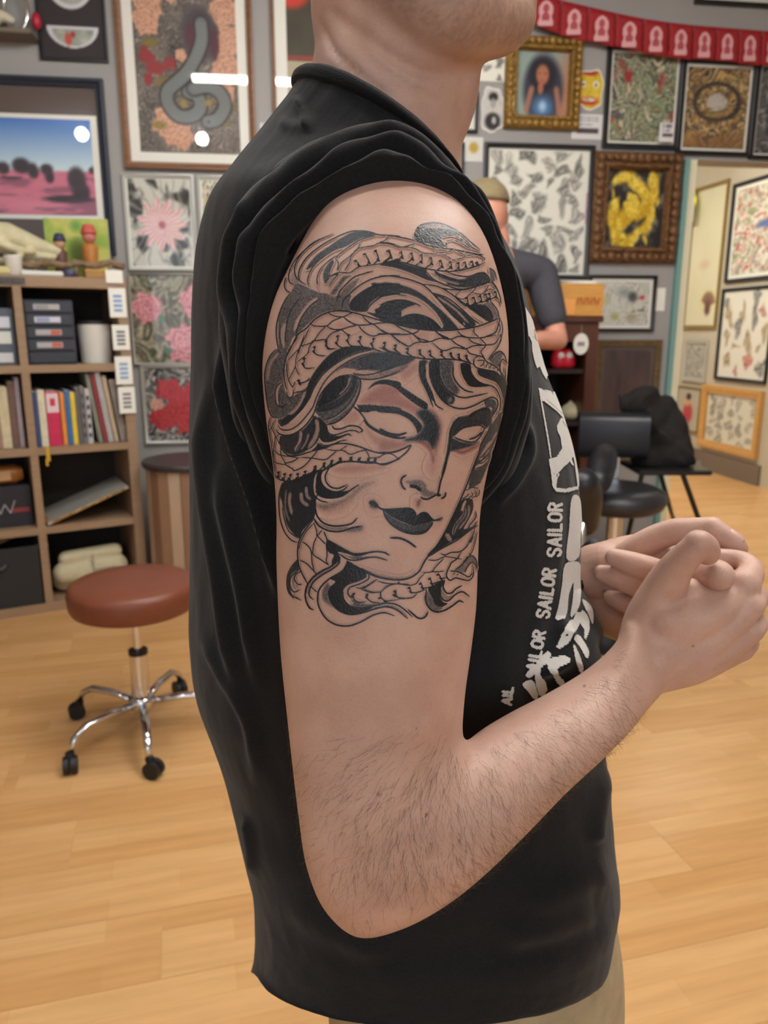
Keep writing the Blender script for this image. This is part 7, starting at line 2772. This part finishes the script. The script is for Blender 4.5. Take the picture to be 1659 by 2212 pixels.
sx = top_at(10, .10)
BONE = mat('bone', rgb(206, 198, 162), .6, var=.15, scale=18, bump=.3, bscale=60)
kv, kf_ = remesh([ellipsoid((-.03, 0, .13), (.10, .075, .062)), blob([(.02, 0, .135, .055), (.10, 0, .11, .042), (.19, 0, .085, .026), (.225, 0, .075, .018)], 18), blob([(-.02, -.06, .10, .022), (.05, -.07, .075, .018), (.11, -.045, .07, .016)], 12),
                  blob([(-.02, .06, .10, .022), (.05, .07, .075, .018), (.11, .045, .07, .016)], 12), blob([(-.06, -.03, .09, .022), (.06, -.035, .062, .014), (.20, -.01, .052, .012)], 12), blob([(-.06, .03, .09, .022), (.06, .035, .062, .014), (.20, .01, .052, .012)], 12)], .005, 3)
kv = np.array(kv)
t = thing('animal_skull', 'cream animal skull lying on top of the shelf', 'skull', in_shelf(sx, .13, ZT + .035), SH.ang)
sme_ = np_mesh('skull', kv * .98, kf_)
sme_.materials.append(BONE)
link(bpy.data.objects.new('skull', sme_), t)
kv2, kf2 = remesh([blob([(-.09, -.04, .06, .016), (0, -.045, .022, .014), (.19, -.008, .024, .012)], 12), blob([(-.09, .04, .06, .016), (0, .045, .022, .014), (.19, .008, .024, .012)], 12)], .004, 3)
me_ = np_mesh('jaw', np.array(kv2) * .98, kf2)
me_.materials.append(BONE)
link(bpy.data.objects.new('jaw', me_), t)
tm = MB()
for q in range(9):
    for s_ in (-1, 1):
        tm.lathe([(.005, .0), (.004, .008), (.0005, .017)], 8, (.07 + q * .014, s_ * (.034 - q * .0028), .037))
tm.build('teeth', mat('tooth enamel', rgb(214, 206, 180), .4), t, True)['kind'] = 'stuff'
t = thing('driftwood', 'knotty grey brown branch lying along the shelf top', 'branch', in_shelf(-.36, .06, ZT), SH.ang)
g = np.random.default_rng(3)
pts = [(-.10 + .47 * q / 14, .02 * math.sin(q), .050 + .008 * math.sin(q * 1.7) + .012 * q / 14) for q in range(15)]
MB().tube(pts, [.012 + .006 * g.random() for q in range(15)], 10).build('branch', mat('driftwood bark', rgb(128, 106, 80), .8, var=.35, scale=40, bump=.8, bscale=60), t, True)
for q in (3, 8, 12):
    MB().tube([(pts[q][0], pts[q][1], 0.0), (pts[q][0] + .005, pts[q][1], pts[q][2])], .009, 8).build('knot', mat('driftwood bark', (0, 0, 0)), t, True)
t = thing('white_cup', 'small white cup standing at the front of the shelf top', 'cup', in_shelf(top_at(28, .035), .035, ZT), SH.ang)
MB().lathe([(.026, 0), (.030, .003), (.036, .075), (.037, .08), (.033, .08), (.029, .008)], 24).build('body', WH, t, True)
MB().sphere((.03, .03, .088), .018, 12, 8).build('knob', BONE, t, True)
t = thing('white_tray', 'flat white dish on the shelf top behind the cup', 'dish', in_shelf(top_at(88, .03), .035, ZT), SH.ang)
MB().box(-.085, .085, -.02, .02, 0, .022, .006).build('body', WH, t)
t = thing('cream_block', 'cream soap like block at the left end of the shelf top', 'block', in_shelf(top_at(2, .03), .02, ZT), SH.ang)
MB().box(-.04, .035, -.015, .03, 0, .035, .008).build('body', mat('cream soap', rgb(206, 196, 140), .6), t)
t = thing('brass_box', 'little amber box on the shelf top under the branch', 'box', in_shelf(top_at(205, .02), .025, ZT), SH.ang)
MB().box(-.045, .045, -.018, .018, 0, .034, .003).build('body', mat('amber card', rgb(166, 124, 64), .6), t)
MB().box(-.047, .047, -.020, .020, .026, .036, .002).build('lid', mat('amber card lid', rgb(184, 146, 84), .6), t)
t = thing('blue_pot', 'tiny dark blue pot on the shelf top', 'pot', in_shelf(top_at(148, .02), .022, ZT), SH.ang)
MB().lathe([(.018, 0), (.026, .012), (.022, .028), (.012, .034)], 16).build('body', mat('dark blue glaze', rgb(70, 74, 104), .4), t, True)
pc = thing('small_canvas', 'small yellow green canvas painting standing on the shelf top', 'painting', in_shelf(top_at(172, .24), .27, ZT), ANG)
wq = .275
MB().box(-wq / 2, wq / 2, 0, .018, 0, .27, .001).build('stretcher', MATB['cream'], pc)
me = print_mesh('print', wq, .27, p_smallcanvas, 40)
me.materials.append(CANVAS)
o = link(bpy.data.objects.new('print', me), pc)
o.location = (0, -.001, 0)


def figurine(px, y, h, body, head, label, hatc):
    t = thing('figurine', label, 'figurine', in_shelf(top_at(px, y), y, ZT), SH.ang, 'figurines on the shelf')
    MB().lathe([(h * .15, 0), (h * .16, .01), (h * .13, h * .35), (h * .15, h * .58), (h * .07, h * .66)], 16).build('body', mat('figurine body ' + label[:9], rgb(*body), .6, var=.2, scale=40), t, True)
    MB().sphere((0, 0, h * .77), h * .125, 14, 10).build('head', mat('figurine head ' + label[:9], rgb(*head), .6), t, True)
    MB().lathe([(h * .15, h * .82), (h * .14, h * .86), (h * .10, h * .98), (h * .02, h)], 14).build('hat', mat('figurine hat ' + label[:9], rgb(*hatc), .6), t, True)
    return t


figurine(132, .14, .19, (96, 60, 56), (190, 150, 120), 'figurine with a dark blue cap beside the skull', (52, 56, 84))
figurine(196, .14, .235, (176, 112, 50), (196, 120, 110), 'orange robed figurine in front of the green canvas', (196, 90, 80))
# pale sculpture high on the left wall
t = thing('wall_sculpture', 'pale carved sculpture with a chrome ring on a small ledge, top left', 'sculpture', WB.pos(WB.uv(18, 92)[0], WB.uv(18, 92)[1], 0), ANG)
t.scale = (1.35, 1.35, 1.35)
MB().box(-.16, .10, -.10, 0, 0, .014, .003).build('ledge', mat('grey brown ledge', rgb(120, 108, 96), .6), t)
hv, hf = remesh([blob([(-.08, -.05, .03, .03), (-.05, -.05, .09, .028), (-.02, -.05, .15, .02), (.012, -.05, .19, .006)], 14), blob([(-.05, -.05, .03, .028), (-.005, -.05, .06, .02), (.03, -.05, .05, .014)], 12)], .005, 3)
hm = np_mesh('carving', hv, hf)
hm.materials.append(mat('ivory resin', rgb(206, 200, 176), .5))
link(bpy.data.objects.new('carving', hm), t)
MB().tube([(.045 + .036 * math.cos(a), -.045, .085 + .065 * math.sin(a)) for a in np.linspace(0, 2 * math.pi, 25)], .007, 8, False).build('ring', mat('chrome', (.7, .7, .72), .12, metal=1.0), t, True)
MB().sphere((.105, -.04, .055), .02, 12, 8, (.8, .8, 1.3)).build('bead', mat('red bead', rgb(176, 30, 60), .4), t, True)

# ---------------------------------------------------------------- wheeled stool
CHROME = mat('chrome', (.7, .7, .72), .12, metal=1.0)
RUB = mat('black caster plastic', rgb(22, 22, 23), .5)
LEA = mat('brown leatherette', rgb(116, 62, 42), .42, var=.06, scale=30, bump=.12, bscale=500)
fb = floor_at(312, 1583)
stool = thing('wheeled_stool', 'brown leather wheeled stool with chrome five star base', 'stool', (fb[0], fb[1], 0), 0)
zs = .424
MB().lathe([(.02, zs), (.172, zs), (.184, zs + .006), (.190, zs + .02), (.192, zs + .062), (.186, zs + .078), (.172, zs + .086), (.09, zs + .091), (.01, zs + .092)], 56).build('seat', LEA, stool, True)
MB().tube([(0, 0, .275), (0, 0, zs)], .0135, 20).build('piston', CHROME, stool, autosmooth=50)
MB().tube([(0, 0, .12), (0, 0, .275)], .028, 24).build('column', CHROME, stool, autosmooth=50)
MB().tube([(0, 0, .272), (0, 0, .286)], .0295, 24).build('collar', RUB, stool, autosmooth=50)
MB().lathe([(.028, .085), (.040, .095), (.042, .125), (.030, .135)], 24).build('hub', CHROME, stool, True)
for px, py in ((166, 1645), (325, 1668), (207, 1545), (386, 1497), (470, 1556)):
    q = floor_at(px, py, .02) - np.array([fb[0], fb[1], 0])
    a = math.atan2(q[1], q[0])
    L = .262
    c_, s_ = math.cos(a), math.sin(a)
    lg = MB().tube([(c_ * .02, s_ * .02, .108), (c_ * .12, s_ * .12, .118), (c_ * .20, s_ * .20, .116), (c_ * .245, s_ * .245, .092), (c_ * L, s_ * L, .058)], [.0135, .0135, .013, .012, .010], 14, flat=.8).build('leg', CHROME, stool, True)
    ca = a + .9
    cs_, sn_ = math.cos(ca), math.sin(ca)
    w_ = MB()
    for o_ in (-.011, .011):
        n_ = 18
        cx_, cy_ = c_ * L + cs_ * .012 - sn_ * o_, s_ * L + sn_ * .012 + cs_ * o_
        w_.tube([(cx_ - sn_ * -.008, cy_ + cs_ * -.008, .026), (cx_ - sn_ * .008, cy_ + cs_ * .008, .026)], .026, 20)
    w_.tube([(c_ * L, s_ * L, .06), (c_ * L + cs_ * .006, s_ * L + sn_ * .006, .03)], .013, 12)
    w_.build('caster', RUB, lg, autosmooth=40)

# ---------------------------------------------------------------- drum table behind the stool
dc = at(412, 1000, 3.52)
t = thing('drum_table', 'wood slatted drum with a dark round top behind the stool', 'side table', (dc[0], dc[1], 0), 0)
zt_ = at(398, 1005, 3.34)[2]
MB().lathe([(.19, zt_ - .03), (.215, zt_ - .028), (.22, zt_ - .01), (.215, zt_), (.05, zt_ + .002)], 40).build('top', mat('dark top', rgb(54, 50, 52), .4), t, autosmooth=40)
SL = [mat('slat wood %d' % k, rgb(*c), .6, var=.15, scale=10, stretch=(1, 1, .2)) for k, c in enumerate(((150, 118, 92), (176, 154, 130), (132, 100, 76)))]
for k in range(22):
    a = k * 2 * math.pi / 22
    s_ = MB().box(-.027, .027, -.008, .008, 0, zt_ - .03, .002).build('slat', SL[k % 3], t)
    s_.location = (.195 * math.cos(a), .195 * math.sin(a), 0)
    s_.rotation_euler = (0, 0, a + math.pi / 2)
MB().lathe([(.185, .01), (.185, zt_ - .03)], 32).build('core', mat('dark core', rgb(40, 32, 28), .8), t)
# ---------------------------------------------------------------- display cabinet by the back wall
CAB = mat('dark cherry wood', rgb(84, 48, 34), .4, var=.2, scale=14, stretch=(1, 1, .2))
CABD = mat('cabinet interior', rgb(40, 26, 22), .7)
cu1 = WB.uv(1288, 800, -.42)[0]
cz = WB.uv(1240, 682, -.42)[1]
cw, cdp = .52, .40
cab = thing('display_cabinet', 'dark cherry wood display cabinet with open front shelves', 'cabinet', WB.pos(cu1, 0, -.42), ANG)
MB().box(-cw, -cw + .05, 0, cdp, 0, cz - .03).build('side_panel', CAB, cab)
MB().box(-.055, 0, 0, cdp, 0, cz - .03).build('side_panel', CAB, cab)
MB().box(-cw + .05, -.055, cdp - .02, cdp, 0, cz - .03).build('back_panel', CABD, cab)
MB().box(-cw - .015, .015, -.02, cdp + .005, cz - .03, cz, .004).build('top', CAB, cab)
MB().box(-cw + .05, -.055, .0, .02, cz - .12, cz - .03).build('fascia', CAB, cab)
SHZ = []
for f in (.12, .40, .62, .82):
    z = (cz - .03) * f
    SHZ.append(z)
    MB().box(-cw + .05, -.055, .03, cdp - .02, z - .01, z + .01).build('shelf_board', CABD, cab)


def cthing(name, label, cat, px, py, y, group=None):
    u, z = WB.uv(px, py, y)
    zz = max([q for q in SHZ if q + .01 <= z + .09] or [SHZ[0]]) + .0105
    return thing(name, label, cat, WB.pos(u, zz, y), ANG, group)


for k, (px, lab) in enumerate(((1206, 'red lucky figurine on the cabinet shelf, left one'), (1224, 'red lucky figurine on the cabinet shelf, right one'))):
    t = cthing('figurine', lab, 'figurine', px, 795, -.34, 'red figurines in the cabinet')
    MB().lathe([(.03, 0), (.042, .02), (.040, .055), (.030, .085), (.012, .10)], 18).build('body', mat('red lacquer', rgb(196, 30, 52), .35), t, True)
    MB().sphere((0, -.034, .062), .018, 12, 8, (1, .4, 1)).build('face', mat('pale face', rgb(206, 196, 190), .5), t, True)
t = thing('price_tag', 'white oval tag hanging on the cabinet front', 'tag', WB.pos(WB.uv(1254, 765, -.43)[0], WB.uv(1254, 766, -.43)[1], -.427), ANG)
ox, oz = outline(28)
hh = WB.uv(1254, 720, -.43)[1] - WB.uv(1254, 766, -.43)[1]
MB().prism([(a * .075, (b + .5) * hh) for a, b in zip(np.cos(np.linspace(0, 2 * np.pi, 28, endpoint=False)) * .5, np.sin(np.linspace(0, 2 * np.pi, 28, endpoint=False)) * .5)][::-1], -.003, 0).build('card', MATB['white'], t)
MB().tube([(0, -.001, hh), (0, .002, hh + .04)], .0012, 6).build('string', mat('string', rgb(180, 170, 150), .8), t)
MB().box(-.018, .018, -.0038, -.0028, hh * .4, hh * .6).build('mark', mat('tag ink', rgb(150, 140, 146), .7), t)
t = cthing('shell', 'pale round shell ornament on the lower cabinet shelf', 'ornament', 1232, 880, -.30)
MB().lathe([(.03, 0), (.05, .02), (.052, .045), (.035, .07), (.012, .085), (.004, .095)], 20).build('body', BONE, t, True)
t = cthing('jar', 'dark glass jar in the display cabinet', 'jar', 1246, 830, -.25)
MB().lathe([(.03, 0), (.035, .01), (.035, .07), (.02, .085), (.02, .10)], 16).build('body', mat('dark jar', rgb(36, 34, 44), .2), t, True)
# wooden crate on top with faded red lettering
u0, u1 = WB.uv(1150, 640, -.44)[0], WB.uv(1304, 640, -.44)[0]
bz = WB.uv(1250, 612, -.44)[1] - cz
bx_ = thing('wooden_box', 'orange wooden box with faded red lettering on top of the cabinet', 'box', WB.pos((u0 + u1) / 2, cz, -.44), ANG)
bw = u1 - u0
BX = mat('orange plywood', rgb(206, 150, 76), .5, var=.10, scale=12, stretch=(1, 1, 8))
bz = max(bz, .12)
MB().box(-bw / 2, bw / 2, 0, .012, 0, bz).build('front', BX, bx_)
MB().box(-bw / 2, bw / 2, .28, .292, 0, bz).build('back', BX, bx_)
MB().box(-bw / 2, -bw / 2 + .012, .012, .28, 0, bz).build('side', BX, bx_)
MB().box(bw / 2 - .012, bw / 2, .012, .28, 0, bz).build('side', BX, bx_)
MB().box(-bw / 2 + .012, bw / 2 - .012, .012, .28, 0, .01).build('bottom', BX, bx_)
MB().box(-bw * .18, bw * .10, -.003, 0, .004, bz * .52).build('sticker', mat('orange sticker', rgb(236, 164, 90), .5), bx_)
lt = MB()
g = np.random.default_rng(2)
for k in range(7):
    x = bw * (.13 + k * .048)
    lt.tube([(x, -.0015, bz * .34), (x + .004, -.0015, bz * .58)], .0042, 6, flat=.3)
    lt.tube([(x, -.0015, bz * (.36 + .2 * (k % 2))), (x + .014, -.0015, bz * (.36 + .2 * ((k + 1) % 2)))], .0036, 6, flat=.3)
lt.build('lettering', mat('faded red ink', rgb(186, 84, 40), .7), bx_)
pp_ = thing('paper_pile', 'loose white papers lying on the wooden box', 'papers', WB.pos((u0 + u1) / 2 + .02, cz + bz, -.44), ANG)
for k in range(4):
    o = MB().box(-.13, .12, .02, .22, k * .004, k * .004 + .003).build('sheet', MATB['white'], pp_)
    o.rotation_euler = (0, 0, .12 * (k - 1.5))

# ---------------------------------------------------------------- person in a cap behind
FY = 3.38
Tee = mat('charcoal t shirt', rgb(62, 62, 70), .85, var=.08, scale=40)
Sk2 = mat('background skin', rgb(206, 146, 124), .5, var=.08, scale=12)
pc_ = at(1108, 700, FY)
man = thing('person', 'person in charcoal t shirt and khaki cap looking down, standing behind', 'person', (pc_[0], FY, 0), 0)
mo = np.array([pc_[0], FY, 0])


def mp(px, py, Y=FY):
    return at(px, py, Y) - mo


hcx = mp(1050, 462)
nk = mp(1072, 520)
shR, shL = mp(1168, 592, FY + .06), mp(985, 600, FY - .05)
bb = [ellipsoid(hcx, (.088, .10, .118)), blob([(*nk, .058), (*(hcx * .6 + nk * .4), .060), (*hcx, .06)], 16), blob([(*(hcx + (-.05, .02, -.05)), .05), (*(hcx + (-.075, .03, -.075)), .03)], 12), blob([(*(hcx + (-.085, .03, .0)), .014), (*(hcx + (-.105, .035, -.02)), .012)], 10),
      ellipsoid(mp(1090, 470) + (.0, .02, 0), (.02, .03, .034)),
      blob([(*(nk + (-.01, 0, -.10)), .10), (*(nk + (-.02, 0, -.35)), .13), (*(nk + (-.03, .02, -.65)), .125), (*(nk + (-.03, .02, -.85)), .12)], 20)]
el = mp(1205, 735, FY - .02)
hn = mp(1130, 735, FY - .18)
bb.append(blob([(*shR, .06), (*(shR * .5 + el * .5), .050), (*el, .042)], 16))
bb.append(blob([(*el, .042), (*(el * .45 + hn * .55), .038), (*hn, .028), (*(hn + (-.07, -.03, -.01)), .032)], 14))
el2 = mp(960, 760, FY - .1)
bb.append(blob([(*shL, .06), (*(shL * .5 + el2 * .5), .05), (*el2, .042)], 16))
bb.append(blob([(*el2, .042), (*(el2 * .4 + hn * .6 + np.array([-.03, -.02, 0])), .034), (*(hn + (-.08, -.04, .0)), .030)], 14))
bv, bf = remesh(bb, .007, 4)
bme = np_mesh('body', bv, bf)
bme.materials.append(Sk2)
link(bpy.data.objects.new('body', bme), man)
tb = [blob([(*(nk + (-.005, 0, -.065)), .075), (*(nk + (-.01, 0, -.20)), .135), (*(nk + (-.02, 0, -.42)), .15), (*(nk + (-.03, .02, -.70)), .145), (*(nk + (-.03, .02, -.80)), .14)], 24),
      blob([(*(nk + (-.01, 0, -.10)), .085), (*(shR * .75 + nk * .25 + np.array([0, 0, -.02])), .075), (*shR, .070)], 18), blob([(*(nk + (-.01, 0, -.10)), .085), (*(shL * .75 + nk * .25 + np.array([0, 0, -.02])), .075), (*shL, .070)], 18),
      blob([(*shR, .072), (*(shR * .65 + el * .35), .070), (*(shR * .35 + el * .65), .064)], 18), blob([(*shL, .072), (*(shL * .4 + el2 * .6), .064)], 18)]
tv, tf = remesh(tb, .009, 5)
tme = np_mesh('t_shirt', tv, tf)
tme.materials.append(Tee)
link(bpy.data.objects.new('t_shirt', tme), man)
cp_ = MB()
cp_.sphere(tuple(hcx + (-.005, .01, .045)), 1, 24, 16, (.102, .115, .095))
cp_.f = [f for f in cp_.f if all(cp_.v[i][2] > hcx[2] + .035 for i in f)]
co = cp_.build('cap', mat('khaki cap cotton', rgb(134, 120, 88), .8, var=.1, scale=50), man, True)
co.modifiers.new('s', 'SOLIDIFY').thickness = .006
bm_ = MB()
brim = [(hcx[0] - .05 - .11 * math.sin(a), hcx[1] + .085 * math.cos(a) + .02, hcx[2] + .035 + .012 * math.sin(a) ** 2) for a in np.linspace(0, math.pi, 14)]
bm_.add(brim + [(hcx[0] - .04, b[1] * .6 + hcx[1] * .4, hcx[2] + .045) for b in brim], [(i, i + 1, 15 + i, 14 + i) for i in range(13)])
bo_ = bm_.build('brim', mat('khaki cap cotton', (0, 0, 0)), co, True)
bo_.modifiers.new('s', 'SOLIDIFY').thickness = .005
hr = MB()
hr.sphere(tuple(hcx + (-.002, .012, .0)), 1, 22, 16, (.093, .105, .12))
hr.f = [f for f in hr.f if all(hcx[2] - .03 - .03 * (hr.v[i][0] < hcx[0]) < hr.v[i][2] < hcx[2] + .06 and hr.v[i][0] > hcx[0] - .055 for i in f)]
hr.build('hair', mat('dark short hair', rgb(64, 46, 46), .8, var=.2, scale=80), man, True)
tr = [blob([(*(nk + (-.03, .02, -.78)), .14), (*(nk + (-.03, .02, -.92)), .15)], 20)]
for s_ in (-1, 1):
    x_ = nk[0] - .03 + s_ * .085
    tr.append(blob([(x_, .02, nk[2] - .90, .095), (x_, .03, .45, .075), (x_, .04, .08, .06)], 16))
rv, rf_ = remesh(tr, .012, 4)
rme = np_mesh('trousers', rv, rf_)
rme.materials.append(mat('dark denim', rgb(44, 46, 58), .85))
link(bpy.data.objects.new('trousers', rme), man)
for s_ in (-1, 1):
    x_ = nk[0] - .03 + s_ * .085
    vv_, ff_ = remesh([blob([(x_, .08, .045, .042), (x_, -.02, .045, .044), (x_, -.12, .032, .034)], 14)], .008, 3)
    vv_ = np.array(vv_)
    vv_[:, 2] = np.maximum(vv_[:, 2], .002)
    mm_ = np_mesh('shoe', vv_, ff_)
    mm_.materials.append(mat('grey shoe', rgb(60, 60, 62), .6))
    link(bpy.data.objects.new('shoe', mm_), man)

# ---------------------------------------------------------------- black client chair
VIN = mat('black vinyl', rgb(26, 28, 36), .38, var=.08, scale=30)
VIN2 = mat('worn black vinyl', rgb(40, 40, 44), .42, var=.15, scale=20)
CYs = 3.05
sc_ = at(1332, 1070, CYs)
chair = thing('client_chair', 'black vinyl swivel client chair with padded arms', 'chair', (sc_[0], CYs, 0), math.radians(-8))
z0 = sc_[2]
mb = MB()
mb.lathe([(.02, z0 - .055), (.17, z0 - .055), (.20, z0 - .04), (.215, z0 - .01), (.205, z0 + .02), (.17, z0 + .035), (.05, z0 + .03), (.01, z0 + .03)], 40)
so = mb.build('seat', VIN2, chair, True)
so.scale = (.92, 1.0, 1.0)
zb0, zb1 = at(1345, 996, CYs + .15)[2], at(1345, 892, CYs + .18)[2]
bk = MB()
n_ = 17
P_ = []
for i in range(n_):
    a = (i / (n_ - 1) - .5) * 1.0
    col_ = []
    for j in range(9):
        f = j / 8
        rr_ = math.sin(math.pi * f) ** .35 if 0 < f < 1 else 0
        col_.append((.30 * math.sin(a) , .20 - .07 * (1 - math.cos(a)) * 2 - .03 * rr_ * .8, zb0 + (zb1 - zb0) * f))
    P_.append(col_)
Pb = np.array(P_)
Pf = Pb.copy()
Pf[..., 1] += .075
G_ = np.concatenate([Pb, Pf[:, ::-1]], 1)
bme = np_grid_mesh('backrest', G_, closed_v=True)
bme.materials.append(VIN)
bo2 = link(bpy.data.objects.new('backrest', bme), chair)
bo2.modifiers.new('sub', 'SUBSURF').render_levels = 1
ec = MB()
for side in (0, -1):
    q = G_[side]
    ec.add([tuple(v) for v in q], [tuple(range(len(q)))])
ec.build('backrest_end', VIN, bo2)
MB().box(-.035, .035, .20, .225, z0 - .05, zb0 + .05, .004).build('back_bracket', CHROME, chair)
# arms: padded rolls on the left side towards the viewer
for ax in (-.085,):
    ap, af = remesh([blob([(ax - .02, -.22, z0 + .10, .050), (ax, -.14, z0 + .15, .056), (ax + .02, -.06, z0 + .17, .05)], 18)], .006, 3)
    am = np_mesh('armrest', ap, af)
    am.materials.append(VIN)
    ao = link(bpy.data.objects.new('armrest', am), chair)
    MB().tube([(ax, -.14, z0 + .11), (ax - .06, -.16, z0 - .05), (ax - .10, -.14, z0 - .16), (ax - .02, -.05, z0 - .09)], .011, 12).build('support', mat('bronze tube', rgb(130, 96, 66), .35, metal=.7), ao, True)
zc_ = z0 - .055
MB().tube([(0, 0, .07), (0, 0, zc_)], .032, 20).build('pedestal', CHROME, chair, autosmooth=40)
MB().lathe([(.24, .0), (.24, .012), (.20, .03), (.06, .06), (.035, .075)], 36).build('base', mat('black enamel', rgb(20, 20, 22), .35), chair, autosmooth=40)
# second padded limb rest, left of the chair
fr = at(1262, 1075, 2.62)
t = thing('leg_rest', 'black padded leg rest standing left of the client chair', 'leg rest', (fr[0], 2.62, 0), 0)
pv, pf_ = remesh([blob([(-.02, -.05, fr[2] + .06, .055), (.0, 0, fr[2], .065), (.02, .06, fr[2] - .10, .055)], 16)], .007, 3)
pm_ = np_mesh('pad', pv, pf_)
pm_.materials.append(VIN)
link(bpy.data.objects.new('pad', pm_), t)
MB().tube([(0, 0, .02), (0, 0, fr[2])], .014, 12).build('post', CHROME, t, True)
MB().lathe([(.13, 0), (.13, .01), (.03, .025)], 28).build('base', mat('black enamel', (0, 0, 0)), t, autosmooth=40)
# arm rest tripod with a flat top at the right
ta = at(1440, 1006, 3.3)
ft1, ft2, ft3 = floor_at(1540, 1160), floor_at(1380, 1190), floor_at(1445, 1165)
t = thing('work_table', 'flat black tripod table beside the chair with a coat on it', 'table', (ta[0], 3.3, 0), 0)
o3 = np.array([ta[0], 3.3, 0])
MB().box(-.16, .15, -.13, .16, ta[2] - .02, ta[2], .006).build('top', mat('black laminate', rgb(30, 29, 30), .35), t)
tipR = at(1515, 994, 3.45) - o3
MB().add([(.10, -.12, ta[2] - .018), (.10, .14, ta[2] - .018), (tipR[0], tipR[1], ta[2] - .012), (.10, -.12, ta[2] - .004), (.10, .14, ta[2] - .004), (tipR[0], tipR[1], ta[2] - .001)], [(0, 1, 2), (5, 4, 3), (0, 2, 5, 3), (1, 4, 5, 2), (0, 3, 4, 1)]).build('flap', mat('black laminate', (0, 0, 0)), t)
for k, (f_, s0) in enumerate(((floor_at(1562, 1275), (.05, -.05)), (floor_at(1330, 1275), (-.12, -.05)), (floor_at(1470, 1180), (0, .1)))):
    q = f_ - o3
    MB().tube([(s0[0], s0[1], ta[2] - .02), (q[0], q[1], .008)], .011, 10).build('leg', mat('black steel', rgb(34, 30, 26), .4), t, True)
MB().tube([(-.10, -.06, ta[2] * .45), (.17, -.12, ta[2] * .5)], .006, 8).build('brace', mat('black steel', (0, 0, 0)), t, True)
# black coat thrown over
cx = at(1430, 940, 3.3)
parts_ = []
g = np.random.default_rng(8)
for (px, py, r_, dy) in ((1388, 868, 34, .0), (1352, 872, 22, .02), (1410, 900, 40, .0), (1432, 880, 26, .02), (1440, 940, 42, 0), (1460, 968, 36, -.02), (1425, 985, 40, 0), (1395, 960, 40, .03), (1468, 984, 32, -.03), (1450, 925, 36, .0), (1400, 996, 30, -.02), (1375, 905, 30, .03)):
    q = at(px, py, 3.34 + dy) - o3
    rr_ = r_ * 3.3 / FPX
    parts_.append(ellipsoid(q, (rr_, rr_ * .9, rr_ * 1.05), nu=18, nv=12))
cv_, cf_ = remesh(parts_, .008, 14)
cv_ = np.array(cv_)
cv_[:, 2] = np.maximum(cv_[:, 2], ta[2] + .001)
nz_ = fbm(cv_[:, 0] * 9 + cv_[:, 2] * 5 + 3, cv_[:, 2] * 3 + cv_[:, 1] * 4, 2.6, 3) - .5
cv_ += nz_[:, None] * np.array([.035, -.05, .02])
cv_[:, 2] = np.maximum(cv_[:, 2], ta[2] + .001)
ct = thing('coat', 'black coat heaped on the tripod table behind the chair', 'coat', o3, 0)
cme = np_mesh('cloth', cv_, cf_)
cme.materials.append(mat('black fleece', rgb(24, 21, 20), .9, var=.25, scale=60))
link(bpy.data.objects.new('cloth', cme), ct)
# foot of the chair caster seen left of the hands
cf0 = floor_at(1285, 1215)
t = thing('caster_base', 'black caster foot on the floor left of the hands', 'caster', (cf0[0], cf0[1], 0), .4)
MB().lathe([(.0, .0), (.05, 0), (.055, .02), (.03, .045), (.012, .06)], 18).build('cover', RUB, t, True)
MB().tube([(-.012, 0, .03), (.06, 0, .04), (.14, .02, .055)], .012, 10).build('arm', RUB, t, True)
